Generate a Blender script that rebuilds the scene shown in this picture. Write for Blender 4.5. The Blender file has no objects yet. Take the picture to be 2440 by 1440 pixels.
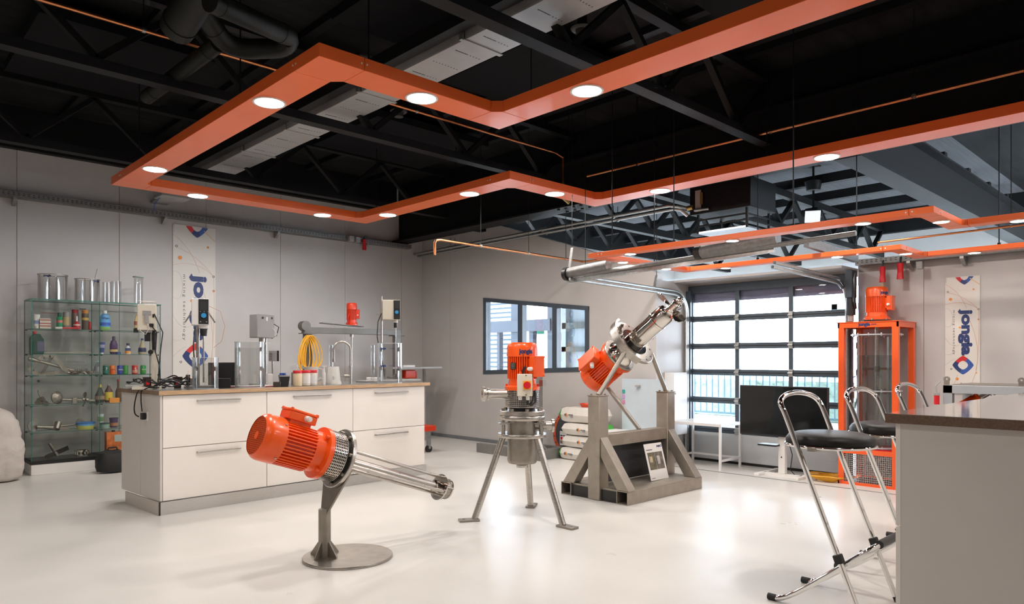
import bpy, math, random
from mathutils import Matrix, Vector, noise
random.seed(7)
PI = math.pi
R = math.radians
scene = bpy.context.scene
C = scene.collection

# ------------------------------------------------------------------ camera
EYE = 1.35                       # eye height
YAW = R(46.16)                   # the room's long axis is +X, the wall with the show case faces -Y
FOC = 1690.0                     # focal length in pixels of the 2440 x 1440 frame
FWD = Vector((math.cos(YAW), math.sin(YAW), 0)); RGT = Vector((math.sin(YAW), -math.cos(YAW), 0))
cam = bpy.data.cameras.new('camera'); camo = bpy.data.objects.new('camera', cam); C.objects.link(camo)
cam.sensor_fit = 'HORIZONTAL'; cam.sensor_width = 36.0; cam.lens = FOC / 2440 * 36
cam.shift_y = 135 / 2440
cam.clip_start = 0.05; cam.clip_end = 200
camo.location = (0, 0, EYE); camo.rotation_euler = (R(90), 0, YAW - R(90))
scene.camera = camo

# ------------------------------------------------------------------ world and exposure
w = bpy.data.worlds.new('world'); scene.world = w; w.use_nodes = True
bg = w.node_tree.nodes['Background']; bg.inputs[0].default_value = (0.80, 0.90, 1.0, 1); bg.inputs[1].default_value = 22.0
vs = scene.view_settings
vs.view_transform = 'Standard'; vs.look = 'None'; vs.gamma = 1.0; vs.use_curve_mapping = False; vs.exposure = 0.68
scene.cycles.transparent_max_bounces = 40
scene.cycles.max_bounces = 10; scene.cycles.diffuse_bounces = 5; scene.cycles.glossy_bounces = 5
scene.cycles.sample_clamp_indirect = 6.0
scene.cycles.caustics_reflective = False; scene.cycles.caustics_refractive = False
LAMP = 162.0                      # radiance of the ceiling downlights

def px(x, y, X=None, Y=None, Z=None):
    """the point of a room plane X=, Y= or Z= in the direction of a photograph pixel"""
    r = (x - 1220) / FOC; u = (855 - y) / FOC
    d = FWD + r * RGT + Vector((0, 0, u))
    t = X / d.x if X is not None else (Y / d.y if Y is not None else (Z - EYE) / d.z)
    return Vector((d.x * t, d.y * t, d.z * t + EYE))
def at_depth(x, y, dep):
    r = (x - 1220) / FOC; u = (855 - y) / FOC
    p = (FWD + r * RGT) * dep
    return Vector((p.x, p.y, EYE + u * dep))

# ------------------------------------------------------------------ materials
MATS = {}
def M(name, col=(.5, .5, .5), rough=.5, metal=0., noise=0., nscale=8., bump=0., bscale=60., emit=None, coat=0., stretch=None, spec=.5, rn=0.):
    if name in MATS: return MATS[name]
    m = bpy.data.materials.new(name); m.use_nodes = True; MATS[name] = m
    nt = m.node_tree; b = nt.nodes['Principled BSDF']
    b.inputs['Base Color'].default_value = (*col, 1); b.inputs['Roughness'].default_value = rough; b.inputs['Metallic'].default_value = metal
    b.inputs['Coat Weight'].default_value = coat; b.inputs['Coat Roughness'].default_value = .08
    b.inputs['Specular IOR Level'].default_value = spec
    if emit:
        b.inputs['Emission Color'].default_value = (*emit[:3], 1); b.inputs['Emission Strength'].default_value = emit[3]
    if noise or bump or rn:
        tc = nt.nodes.new('ShaderNodeTexCoord'); mp = nt.nodes.new('ShaderNodeMapping')
        nt.links.new(tc.outputs['Object'], mp.inputs[0])
        if stretch: mp.inputs['Scale'].default_value = stretch
        if noise or rn:
            n = nt.nodes.new('ShaderNodeTexNoise'); n.inputs['Scale'].default_value = nscale; n.inputs['Detail'].default_value = 5
            nt.links.new(mp.outputs[0], n.inputs[0])
        if noise:
            cr = nt.nodes.new('ShaderNodeValToRGB')
            cr.color_ramp.elements[0].position = .3; cr.color_ramp.elements[1].position = .7
            cr.color_ramp.elements[0].color = (*[max(0, c * (1 - noise)) for c in col], 1)
            cr.color_ramp.elements[1].color = (*[min(1, c * (1 + noise)) for c in col], 1)
            nt.links.new(n.outputs[0], cr.inputs[0]); nt.links.new(cr.outputs[0], b.inputs['Base Color'])
        if rn:
            mr = nt.nodes.new('ShaderNodeMapRange'); mr.inputs[3].default_value = max(0, rough - rn); mr.inputs[4].default_value = rough + rn
            nt.links.new(n.outputs[0], mr.inputs[0]); nt.links.new(mr.outputs[0], b.inputs['Roughness'])
        if bump:
            n2 = nt.nodes.new('ShaderNodeTexNoise'); n2.inputs['Scale'].default_value = bscale; n2.inputs['Detail'].default_value = 3
            bp = nt.nodes.new('ShaderNodeBump'); bp.inputs['Strength'].default_value = bump; bp.inputs['Distance'].default_value = .01
            nt.links.new(mp.outputs[0], n2.inputs[0]); nt.links.new(n2.outputs[0], bp.inputs['Height']); nt.links.new(bp.outputs[0], b.inputs['Normal'])
    return m
def thin_glass(name, tint=(1, 1, 1), refl=.08, rough=.0):
    """clear sheet: lets light straight through and mirrors a little of the room"""
    if name in MATS: return MATS[name]
    m = bpy.data.materials.new(name); m.use_nodes = True; MATS[name] = m
    nt = m.node_tree; nt.nodes.clear()
    out = nt.nodes.new('ShaderNodeOutputMaterial'); mix = nt.nodes.new('ShaderNodeMixShader')
    tr = nt.nodes.new('ShaderNodeBsdfTransparent'); gl = nt.nodes.new('ShaderNodeBsdfGlossy'); lw = nt.nodes.new('ShaderNodeLayerWeight')
    mr = nt.nodes.new('ShaderNodeMapRange')
    tr.inputs[0].default_value = (*tint, 1); gl.inputs['Roughness'].default_value = rough; lw.inputs[0].default_value = .35
    mr.inputs[3].default_value = refl * .5; mr.inputs[4].default_value = min(1, refl * 4)
    nt.links.new(lw.outputs['Fresnel'], mr.inputs[0]); nt.links.new(mr.outputs[0], mix.inputs[0])
    nt.links.new(tr.outputs[0], mix.inputs[1]); nt.links.new(gl.outputs[0], mix.inputs[2]); nt.links.new(mix.outputs[0], out.inputs[0])
    return m

WALL = M('wall paint', (.50, .48, .465), .55, noise=.03, nscale=3, bump=.02, bscale=200)
FLOOR = M('cast floor', (.66, .645, .61), .30, noise=.03, nscale=2.2, rn=.06, spec=.45)
BLACK = M('black steel paint', (.0055, .0055, .006), .55, noise=.2, spec=.2)
DECK = M('black deck', (.013, .013, .0135), .8, noise=.35, nscale=1.5, bump=.3, bscale=25, stretch=(1, 6, 1), spec=.1)
DECKF = M('grey deck boards', (.085, .085, .092), .8, noise=.2, nscale=3, bump=.5, bscale=9, stretch=(.3, 14, 1), spec=.2)
DUCTB = M('dark duct', (.010, .011, .009), .5, noise=.2, nscale=5, spec=.3)
ORANGE = M('orange lacquer', (.86, .15, .028), .36, coat=.12, noise=.04, nscale=2)
OMOTOR = M('orange motor enamel', (.86, .095, .005), .32, coat=.18, noise=.05, nscale=6, bump=.04, bscale=90)
ODARK = M('red orange enamel', (.62, .04, .008), .38, coat=.15, noise=.05)
LENS = M('lamp lens', (1, 1, 1), .3, emit=(1.0, .94, .885, LAMP))
LENS2 = M('small lamp lens', (1, 1, 1), .3, emit=(1.0, .94, .885, LAMP * .70))
RIMM = M('lamp rim', (.75, .74, .72), .4)
STEEL = M('brushed steel', (.50, .47, .43), .30, 1., noise=.12, nscale=20, bump=.05, bscale=90, stretch=(1, 1, 8), rn=.08)
STEELD = M('blasted steel', (.33, .30, .26), .45, 1., noise=.12, nscale=12, bump=.08, bscale=150)
POLISH = M('polished steel', (.64, .60, .55), .10, 1., noise=.06, nscale=10)
CHROME = M('chrome', (.78, .77, .76), .06, 1., noise=.02)
GALV = M('galvanised steel', (.42, .43, .42), .42, 1., noise=.15, nscale=30)
TRAYM = M('cable tray steel', (.22, .22, .215), .5, .6, noise=.15, nscale=30)
COPPER = M('copper pipe', (.62, .24, .10), .28, 1., noise=.15, nscale=15)
WHITE = M('white laminate', (.80, .755, .70), .38, noise=.012, nscale=4)
CREAM = M('cream plastic', (.68, .63, .52), .4, noise=.02)
PLWHITE = M('white plastic', (.78, .76, .73), .4, noise=.02)
GREYP = M('grey plastic', (.33, .32, .31), .45, noise=.05)
DARKP = M('black plastic', (.012, .012, .013), .38, noise=.2)
RUBBER = M('black rubber', (.015, .015, .015), .7, noise=.2)
LEATHER = M('black leather', (.010, .0095, .009), .42, bump=.12, bscale=220, noise=.2, spec=.2)
ALU = M('brushed aluminium', (.60, .58, .55), .35, 1., noise=.08, nscale=30, stretch=(1, 1, 20))
DOORG = M('slate grey frame', (.055, .075, .095), .4, noise=.08)
WOODE = M('oak edge', (.47, .30, .165), .5, noise=.25, nscale=9, stretch=(1, 14, 14))
WOODD = M('dark oak edge', (.13, .075, .045), .5, noise=.3, nscale=9, stretch=(1, 14, 14))
TOPDARK = M('grey worktop', (.16, .155, .15), .22, noise=.15, nscale=30)
TOPGLOSS = M('glossy stone top', (.30, .29, .275), .06, noise=.05, nscale=20, coat=.5)
GLASS = thin_glass('clear glass', (.972, .985, .978), .04)
ACRYL = thin_glass('clear acrylic', (.965, .97, .97), .065)
PANE = thin_glass('window pane', (.97, .98, 1.0), .05)
WATER = thin_glass('water in glass', (.93, .945, .935), .06)
EDGEG = M('green glass edge', (.03, .14, .11), .25)
NAVY = M('navy print', (.014, .032, .13), .5, noise=.03)
BLUEP = M('blue print', (.03, .085, .32), .5, noise=.03)
REDP = M('red print', (.55, .02, .02), .5, noise=.03)
AMBER = M('amber print', (.70, .24, .03), .5, noise=.03)
GREYPR = M('grey print', (.10, .10, .11), .5, noise=.03)
PINKPR = M('pale line print', (.62, .36, .26), .5, noise=.03)
YCABLE = M('yellow cable', (.72, .36, .02), .45, noise=.06)
SACK = M('woven sack', (.63, .60, .55), .7, noise=.05, nscale=9, bump=.2, bscale=60)
BAGM = M('big bag fabric', (.55, .50, .46), .75, noise=.05, nscale=9, bump=.3, bscale=60)
GREENP = M('green print', (.05, .33, .04), .5, noise=.05)
REDPL = M('red plastic', (.62, .012, .02), .35, noise=.05)

# ------------------------------------------------------------------ mesh builder
INV = {}
class MB:
    def __init__(s): s.v = []; s.f = []; s.mi = []; s.m = 0; s.X = None
    def add(s, vs_, fs):
        o = len(s.v)
        s.v += [tuple(s.X @ Vector(p)) if s.X is not None else tuple(p) for p in vs_]
        s.f += [tuple(i + o for i in q) for q in fs]; s.mi += [s.m] * len(fs); return s
    def box(s, x0, y0, z0, x1, y1, z1):
        return s.add([(x0, y0, z0), (x1, y0, z0), (x1, y1, z0), (x0, y1, z0), (x0, y0, z1), (x1, y0, z1), (x1, y1, z1), (x0, y1, z1)],
                     [(0, 3, 2, 1), (4, 5, 6, 7), (0, 1, 5, 4), (1, 2, 6, 5), (2, 3, 7, 6), (3, 0, 4, 7)])
    def cbox(s, c, sz):
        return s.box(*[c[i] - sz[i] / 2 for i in range(3)], *[c[i] + sz[i] / 2 for i in range(3)])
    def beam(s, p0, p1, w, h, up=(0, 0, 1)):
        p0 = Vector(p0); p1 = Vector(p1); d = (p1 - p0).normalized(); u = Vector(up)
        if abs(d.dot(u)) > .98: u = Vector((1, 0, 0))
        r = d.cross(u).normalized(); u = r.cross(d)
        q = []
        for p in (p0, p1):
            for a, b in ((-1, -1), (1, -1), (1, 1), (-1, 1)): q.append(p + r * a * w / 2 + u * b * h / 2)
        return s.add(q, [(0, 3, 2, 1), (4, 5, 6, 7), (0, 1, 5, 4), (1, 2, 6, 5), (2, 3, 7, 6), (3, 0, 4, 7)])
    def cyl(s, p0, p1, r0, r1=None, n=16, caps=True):
        r1 = r0 if r1 is None else r1
        p0 = Vector(p0); p1 = Vector(p1); d = (p1 - p0).normalized()
        a = d.orthogonal().normalized(); b = d.cross(a)
        q = [p0 + (a * math.cos(2 * PI * i / n) + b * math.sin(2 * PI * i / n)) * r0 for i in range(n)]
        q += [p1 + (a * math.cos(2 * PI * i / n) + b * math.sin(2 * PI * i / n)) * r1 for i in range(n)]
        f = [(i, (i + 1) % n, n + (i + 1) % n, n + i) for i in range(n)]
        if caps: f += [tuple(range(n - 1, -1, -1)), tuple(range(n, 2 * n))]
        return s.add(q, f)
    def tube(s, pts, r, n=8, closed=False, caps=True):
        P = [Vector(p) for p in pts]; k = len(P)
        T = []
        for i in range(k):
            a = P[(i - 1) % k] if (closed or i > 0) else P[i]
            b = P[(i + 1) % k] if (closed or i < k - 1) else P[i]
            T.append((b - a).normalized())
        nrm = T[0].orthogonal().normalized(); q = []
        for i in range(k):
            nrm = (nrm - T[i] * nrm.dot(T[i]))
            nrm = nrm.normalized() if nrm.length > 1e-6 else T[i].orthogonal().normalized()
            bn = T[i].cross(nrm)
            q += [P[i] + (nrm * math.cos(2 * PI * j / n) + bn * math.sin(2 * PI * j / n)) * r for j in range(n)]
        f = []
        for i in range(k if closed else k - 1):
            o = i * n; o2 = ((i + 1) % k) * n
            f += [(o + j, o + (j + 1) % n, o2 + (j + 1) % n, o2 + j) for j in range(n)]
        if caps and not closed: f += [tuple(range(n - 1, -1, -1)), tuple(range((k - 1) * n, k * n))]
        return s.add(q, f)
    def lathe(s, prof, n=24, o=(0, 0, 0), d=(0, 0, 1), closed=False, sx=1, sy=1, cap=True):
        o = Vector(o); d = Vector(d).normalized()
        a = Vector((1, 0, 0)) if abs(d.z) > .999 else d.orthogonal().normalized(); b = d.cross(a)
        q = []; k = len(prof)
        for r, z in prof:
            q += [o + d * z + (a * math.cos(2 * PI * j / n) * sx + b * math.sin(2 * PI * j / n) * sy) * r for j in range(n)]
        f = []
        for i in range(k if closed else k - 1):
            o1 = i * n; o2 = ((i + 1) % k) * n
            f += [(o1 + j, o1 + (j + 1) % n, o2 + (j + 1) % n, o2 + j) for j in range(n)]
        if cap and not closed:
            if prof[0][0] > 1e-4: f.append(tuple(range(n - 1, -1, -1)))
            if prof[-1][0] > 1e-4: f.append(tuple(range((k - 1) * n, k * n)))
        return s.add(q, f)
    def ring(s, p0, p1, ro, ri, n=32):
        d = Vector(p1) - Vector(p0); L = d.length
        return s.lathe([(ri, 0), (ro, 0), (ro, L), (ri, L)], n, p0, d, closed=True)
    def prism(s, poly, t, X=None):
        """polygon in local x,y extruded along local z by t; X places it"""
        k = len(poly); q = [Vector((x, y, 0)) for x, y in poly] + [Vector((x, y, t)) for x, y in poly]
        if X is not None: q = [X @ p for p in q]
        return s.add(q, [tuple(range(k - 1, -1, -1)), tuple(range(k, 2 * k))] + [(i, (i + 1) % k, k + (i + 1) % k, k + i) for i in range(k)])
    def ball(s, c, r, nu=16, nv=10, sc=(1, 1, 1)):
        c = Vector(c); q = []
        for i in range(nv + 1):
            t = PI * i / nv
            for j in range(nu):
                p = 2 * PI * j / nu
                q.append(c + Vector((math.sin(t) * math.cos(p) * sc[0], math.sin(t) * math.sin(p) * sc[1], math.cos(t) * sc[2])) * r)
        return s.add(q, [(i * nu + j, (i + 1) * nu + j, (i + 1) * nu + (j + 1) % nu, i * nu + (j + 1) % nu) for i in range(nv) for j in range(nu)])
    def mesh(s, name, mats):
        me = bpy.data.meshes.new(name); me.from_pydata(s.v, [], s.f)
        for m in (mats if isinstance(mats, (list, tuple)) else [mats]): me.materials.append(m)
        me.polygons.foreach_set('material_index', s.mi)
        me.polygons.foreach_set('use_smooth', [True] * len(s.f))
        me.update(); me.set_sharp_from_angle(angle=R(38)); return me
    def build(s, name, mats, parent=None, bevel=0., world=False, label=None):
        if name == 'lettering':                 # every letter is a piece of its own
            for isl in islands(s): o = isl.build('letter', mats, parent, 0., world)
            return o
        if parent is not None and world:
            iv = INV[parent.name]; s.v = [tuple(iv @ Vector(p)) for p in s.v]
        return put(name, s.mesh(name, mats), parent, bevel, label)
def islands(mb):
    par = list(range(len(mb.v)))
    def root(i):
        while par[i] != i: par[i] = par[par[i]]; i = par[i]
        return i
    for f in mb.f:
        for i in f[1:]: par[root(i)] = root(f[0])
    key = {}
    for i, p in enumerate(mb.v): key.setdefault((round(p[0], 5), round(p[1], 5), round(p[2], 5)), i); par[root(i)] = root(key[(round(p[0], 5), round(p[1], 5), round(p[2], 5))])
    out = {}
    for f in mb.f: out.setdefault(root(f[0]), []).append(f)
    res = []
    for fs in out.values():
        ids = sorted({i for f in fs for i in f}); mp = {i: k_ for k_, i in enumerate(ids)}
        m2_ = MB(); m2_.add([mb.v[i] for i in ids], [tuple(mp[i] for i in f) for f in fs]); res.append(m2_)
    return res
def put(name, me, parent=None, bevel=0., label=None):
    o = bpy.data.objects.new(name, me); C.objects.link(o)
    if parent is not None: o.parent = parent; INV[o.name] = INV.get(parent.name, Matrix())
    else: INV[o.name] = Matrix()
    if bevel:
        b = o.modifiers.new('bevel', 'BEVEL'); b.width = bevel; b.segments = 2; b.limit_method = 'ANGLE'; b.angle_limit = R(40)
    if label: o['label'] = label
    return o
def tag(o, label, cat, group=None):
    o['label'] = label; o['category'] = cat
    if group: o['group'] = group
    return o
def thing(name, label, cat, loc=(0, 0, 0), rz=0., group=None, mat=None):
    o = bpy.data.objects.new(name, None); C.objects.link(o); o.empty_display_size = .05
    o.location = loc; o.rotation_euler = (0, 0, rz)
    INV[o.name] = (Matrix.Translation(Vector(loc)) @ Matrix.Rotation(rz, 4, 'Z')).inverted()
    return tag(o, label, cat, group)
def struct(o): o['kind'] = 'structure'; return o
def frame_to(d, x=None, o=(0, 0, 0)):
    """matrix whose local z is d and whose local x is close to x"""
    z = Vector(d).normalized(); x = Vector(x) if x is not None else z.orthogonal()
    x = (x - z * x.dot(z)).normalized(); y = z.cross(x)
    m = Matrix((x, y, z)).transposed().to_4x4(); m.translation = Vector(o); return m

# ------------------------------------------------------------------ lettering meshes, made while the scene is still small
TXT = {}
def text(s_, bold=0., sp=1.):
    k = (s_, bold, sp)
    if k in TXT: return TXT[k]
    cu = bpy.data.curves.new('lettering', 'FONT'); cu.body = s_; cu.size = 1.; cu.offset = bold; cu.resolution_u = 3
    cu.space_character = sp; cu.fill_mode = 'BOTH'; cu.extrude = .02
    o = bpy.data.objects.new('lettering', cu); C.objects.link(o)
    dg = bpy.context.evaluated_depsgraph_get(); dg.update()
    me = bpy.data.meshes.new_from_object(o.evaluated_get(dg)); bpy.data.objects.remove(o)
    xs = [v.co.x for v in me.vertices]; ys = [v.co.y for v in me.vertices]
    TXT[k] = ([tuple(v.co) for v in me.vertices], [tuple(p.vertices) for p in me.polygons], (min(xs), min(ys), max(xs), max(ys)))
    bpy.data.meshes.remove(me); return TXT[k]
def letter(mb, s_, X, width=None, height=None, bold=0., sp=1., thick=.001):
    """writes s_ centred at the origin of X, in its x,y plane, facing +z, fitted to width and/or height"""
    v, f, (x0, y0, x1, y1) = text(s_, bold, sp)
    kx = width / (x1 - x0) if width else height / (y1 - y0); ky = height / (y1 - y0) if height else kx
    mb.add([X @ Vector(((p[0] - (x0 + x1) / 2) * kx, (p[1] - (y0 + y1) / 2) * ky, p[2] / .02 * thick)) for p in v], f)
for a_ in (('jongia', .05, 1.), ('mixing technology', .0, 1.35), ('.com', 0., 1.)): text(*a_)
# ================================================================== the room
YA = 10.24      # face of the show case wall
XB = 7.62       # face of the window wall
XD = 8.35       # plane of the overhead door
XR = 8.50       # face of the wall behind the tank
ZD = 4.35       # roof deck
fl = MB().add([(-5, -5, 0), (8.35, -5, 0), (8.35, 10.4, 0), (-5, 10.4, 0)], [(0, 1, 2, 3)]); struct(fl.build('floor', FLOOR))
o = MB().box(XB - .012, -.6, 0.0006, XB + .004, 5.27, .0035).build('floor_strip', TRAYM); o.name = 'trim_1'; struct(o)
struct(MB().box(-5, -5, ZD, 7.12, 10.6, ZD + .1).build('ceiling', DECK))
struct(MB().box(7.12, 2.8, ZD, 16, 10.6, ZD + .1).build('ceiling_far', DECKF))
struct(MB().box(7.12, -5, ZD, 16, 2.8, ZD + .1).build('ceiling_side', DECK))
# show case wall with its upright panels
wl = struct(MB().box(-5, YA + .03, 0, XB + .15, YA + .2, ZD).build('wall_left', WALL))
k = -5
sx = [-5] + [1.607 + 1.1115 * i for i in range(-5, 6)] + [XB]
for a_, b_ in zip(sx, sx[1:]):
    MB().box(a_ + .0025, YA, .0, b_ - .0025, YA + .035, 3.85).build('panel', WALL, wl)
struct(MB().box(-5, YA - .10, 3.85, 7.0, YA + .03, ZD).build('trim_2', BLACK))
struct(MB().box(3.3, YA - .012, 0, XB, YA, .06).build('baseboard_left', GREYP))
# walls behind the viewer
struct(MB().box(-2.75, -3.6, 0, -2.6, 10.4, ZD).build('wall_back', WALL))
struct(MB().box(-2.75, -3.75, 0, XR, -3.6, ZD).build('wall_right', WALL))
# window wall; its head follows the roof trusses behind it
tp = [px(*p, X=XB) for p in ((1003, 556), (1190, 538), (1480, 619), (1560, 650))]
tp[0].y = YA + .02; tp[-1].y = 5.27
def ztop(y):
    for a_, b_ in zip(tp, tp[1:]):
        if b_.y - 1e-6 <= y <= a_.y + 1e-6: return a_.z + (b_.z - a_.z) * (a_.y - y) / (a_.y - b_.y)
    return 2.4
WTL, WTR, WBR, WBL = [px(*p, X=XB) for p in ((1152.5, 710), (1404, 730), (1404, 885), (1153, 892))]
WBL.y = WTL.y; WBR.y = WTR.y
def along(a_, b_, y): return a_.z + (b_.z - a_.z) * (a_.y - y) / (a_.y - b_.y)
wf = struct(MB().box(XB + .14, 5.3, 0, XB + .2, WTR.y - .01, 2.2).build('wall_far', WALL))
def wpan(poly):
    MB().prism([(y, z) for y, z in poly], .14, Matrix(((0, 0, 1, XB), (1, 0, 0, 0), (0, 1, 0, 0), (0, 0, 0, 1)))).build('panel', WALL, wf)
g = .002
ys = [YA + .02, 9.454, WTL.y]
for a_, b_ in zip(ys, ys[1:]): wpan([(a_ - g, 0), (a_ - g, ztop(a_ - g)), (max(b_, 8.222) + g, ztop(b_ + g)), (b_ + g, 0)])
wpan([(WTR.y, 0), (WTR.y, ztop(WTR.y)), (5.829, ztop(5.829)), (5.27, ztop(5.27)), (5.27, 0)])
wpan([(WTL.y + g, 0), (WBL.y + g, WBL.z), (WBR.y, WBR.z), (WTR.y, 0)])
wpan([(WTL.y + g, WTL.z), (WTL.y + g, ztop(WTL.y)), (8.222, ztop(8.222)), (WTR.y, ztop(WTR.y)), (WTR.y, WTR.z)])
struct(MB().box(XB - .015, 5.27, 0, XB, YA, .055).build('baseboard_far', M('skirting', (.16, .17, .18), .5, noise=.1)))
# jamb, lintel and the wall behind the tank
struct(MB().box(XB + .14, 5.27, 0, 8.45, 5.42, 2.36).build('wall_jamb', WALL))
struct(MB().box(8.03, 3.12, 2.353, 8.5, 5.42, 2.38).build('trim_3', WALL))
struct(MB().box(8.38, 3.12, 2.29, 8.5, 5.27, 2.353).build('trim_4', WALL))
wr = struct(MB().box(XR + .02, -5, 0, XR + .15, 3.12, 2.44).build('wall_side', WALL))
for a_, b_ in ((3.12, 2.44), (2.44, 1.33), (1.33, .22), (.22, -.89), (-.89, -5)):
    MB().box(XR, b_ + g, 0, XR + .03, a_ - g, 2.44).build('panel', WALL, wr)
# the bay beyond, seen above these walls
struct(MB().box(15.6, -5, 2.9, 15.75, 10.4, 3.9).build('wall_end', WALL))
struct(MB().box(15.45, -5, 3.9, 15.75, 10.4, ZD).build('trim_5', BLACK))
mb = MB().prism([(XB + .15, 2.5), (15.6, 3.1), (15.6, ZD), (XB + .15, ZD)], .15, Matrix(((1, 0, 0, 0), (0, 0, 1, YA), (0, 1, 0, 0), (0, 0, 0, 1))))
struct(mb.build('wall_upper', WALL))
struct(MB().box(XB + .15, YA - .08, 3.9, 15.5, YA, ZD).build('trim_6', BLACK))
mb = MB().add([(8.5, -5, 2.46), (15.7, -5, 3.06), (15.7, 10.3, 3.06), (8.5, 10.3, 2.46)], [(0, 1, 2, 3)])
cm = bpy.data.materials.new('added uplight canopy sheet'); cm.use_nodes = True; nt_ = cm.node_tree; nt_.nodes.clear()  # made translucent so added light rises into the far bay
o1 = nt_.nodes.new('ShaderNodeOutputMaterial'); m1_ = nt_.nodes.new('ShaderNodeMixShader'); m1_.inputs[0].default_value = .45
tl = nt_.nodes.new('ShaderNodeBsdfTranslucent'); tl.inputs[0].default_value = (.75, .77, .80, 1); df = nt_.nodes.new('ShaderNodeBsdfDiffuse'); df.inputs[0].default_value = (.72, .74, .77, 1)
nt_.links.new(tl.outputs[0], m1_.inputs[1]); nt_.links.new(df.outputs[0], m1_.inputs[2]); nt_.links.new(m1_.outputs[0], o1.inputs[0])
struct(mb.build('canopy', cm))
gw = struct(MB().box(8.5, -5.1, 3.95, 15.7, -5, ZD).build('wall_gable', WALL))
struct(MB().box(8.5, -5.1, 2.4, 9.7, -5, 3.95).build('wall_gable', WALL))
wg = struct(thing('added_window', '', 'window', (12, -5.05, 2.9))); del wg['label']; del wg['category']  # out-of-view glazing added so sky light reaches the far bay
for i in range(6):
    x = 9.7 + i * 1.2; MB().box(x - .03, -5.09, 2.4, x + .03, -5.01, 3.95).build('frame_post', DOORG, wg, world=True)
    if i < 5: MB().box(x + .03, -5.055, 2.4, x + 1.17, -5.045, 3.95).build('pane', PANE, wg, world=True)

# ------------------------------------------------------------------ steel in the roof
def truss(y, x0, x1, zb, zt, n, label, group, up=False, t=.085, x_off=0.):
    tr = thing('roof_truss', label, 'truss', ((x0 + x1) / 2, y, zb), group=group)
    MB().box(x0, y - .06, zb, x1, y + .06, zb + t * .9).build('lower_chord', BLACK, tr, world=True)
    MB().box(x0, y - .05, zt - t, x1, y + .05, zt).build('upper_chord', BLACK, tr, world=True)
    p = (x1 - x0) / n
    for i in range(n):
        a_ = x0 + p * i
        for q0, q1 in (((a_, zt - t), (a_ + p / 2, zb + t)), ((a_ + p / 2, zb + t), (a_ + p, zt - t))):
            MB().beam((q0[0], y, q0[1]), (q1[0], y, q1[1]), .05, t * .75, up=(0, 1, 0)).build('diagonal', BLACK, tr, world=True)
    return tr
truss(8.75, -.38, 6.98, 3.55, 4.28, 6, 'black roof truss nearest the show case wall', 'roof trusses')
truss(6.10, -.38, 6.98, 3.55, 4.28, 6, 'black roof truss crossing above the middle of the orange light frame', 'roof trusses')
truss(3.47, -.38, 6.98, 3.55, 4.28, 6, 'black roof truss behind the upper right run of the big orange light frame', 'roof trusses')
truss(8.60, 7.4, 15.4, 3.40, 4.05, 8, 'leftmost black truss of the far bay above the window', 'far bay trusses', t=.11)
truss(6.90, 7.4, 15.4, 3.40, 4.05, 8, 'middle black truss of the far bay left of the ceiling heater', 'far bay trusses', t=.11)
truss(5.20, 7.4, 15.4, 3.40, 4.05, 8, 'rightmost black truss of the far bay behind the ceiling heater', 'far bay trusses', t=.11)
def ibeam(name, label, p0, p1, w, z0, z1, cat='beam'):
    t = thing(name, label, cat, (p0[0], p0[1], z0))
    d = Vector((p1[0] - p0[0], p1[1] - p0[1], 0))
    a_ = lambda z: (p0[0], p0[1], z); b_ = lambda z: (p1[0], p1[1], z)
    MB().beam(a_(z0 + .012), b_(z0 + .012), w, .024).build('lower_flange', BLACK, t, world=True)
    MB().beam(a_((z0 + z1) / 2), b_((z0 + z1) / 2), .03, z1 - z0 - .03).build('web', BLACK, t, world=True)
    MB().beam(a_(z1 - .012), b_(z1 - .012), w, .024).build('upper_flange', BLACK, t, world=True)
    return t
struct(MB().box(7.10, -5, 3.95, 7.14, YA, ZD).build('wall_light_stop', BLACK))  # black panel added to keep far-bay light off the near ceiling
b1 = ibeam('steel_beam', 'deep black steel beam landing on the wall left of the window', (7.12, YA - .01), (7.12, -4.9), .30, 3.35, 3.95)
for i in range(5):
    for j in (-1, 1):
        MB().cyl((7.12 + j * .09, 5.9 + i * .13, 3.335), (7.12 + j * .09, 5.9 + i * .13, 3.352), .022, n=6).build('bolt', BLACK, b1, world=True)
ibeam('steel_beam', 'black steel beam running off behind the far orange light frame', (7.3, 2.78), (15.4, 2.78), .26, 3.35, 3.9)
pl_lab = ['first', 'second', 'third', 'fourth', 'fifth', 'sixth', 'seventh', 'eighth', 'ninth']
for i, x in enumerate((.9, 2.0, 3.1, 4.2, 5.3, 6.4)):
    tag(MB().box(x, -4.8, 4.28, x + .09, YA - .1, ZD).build('roof_purlin', BLACK), pl_lab[i] + ' black purlin under the roof deck counted from the left', 'purlin', 'near purlins')
for i, x in enumerate((8.6, 9.8, 11.0, 12.2, 13.4, 14.6)):
    tag(MB().box(x, 2.9, 4.05, x + .12, YA - .1, 4.19).build('roof_purlin', BLACK), pl_lab[i] + ' black purlin of the far bay counted from the deep beam', 'purlin', 'far purlins')
# acoustic boards hung under the deck
for i, (x0, y0, x1, y1) in enumerate(((2.95, 3.7, 3.9, 5.2), (4.6, 1.6, 5.9, 3.0), (4.4, 4.2, 5.9, 5.6), (1.2, 6.7, 2.6, 8.3), (4.5, 6.9, 6.2, 8.4), (5.6, -.6, 6.7, .9))):
    tag(MB().box(x0, y0, 4.12, x1, y1, 4.2).build('ceiling_board', M('dark felt', (.008, .008, .009), .9, noise=.1, spec=.1)),
        ['dark felt board hung beside the perforated grey duct', 'dark felt board hung right of the truss at upper right', 'dark felt board hung above the middle of the light frame',
         'dark felt board hung below the black pipes at upper left', 'dark felt board hung near the long left run of lights', 'dark felt board hung in the upper right corner'][i], 'board', 'felt boards')

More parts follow.
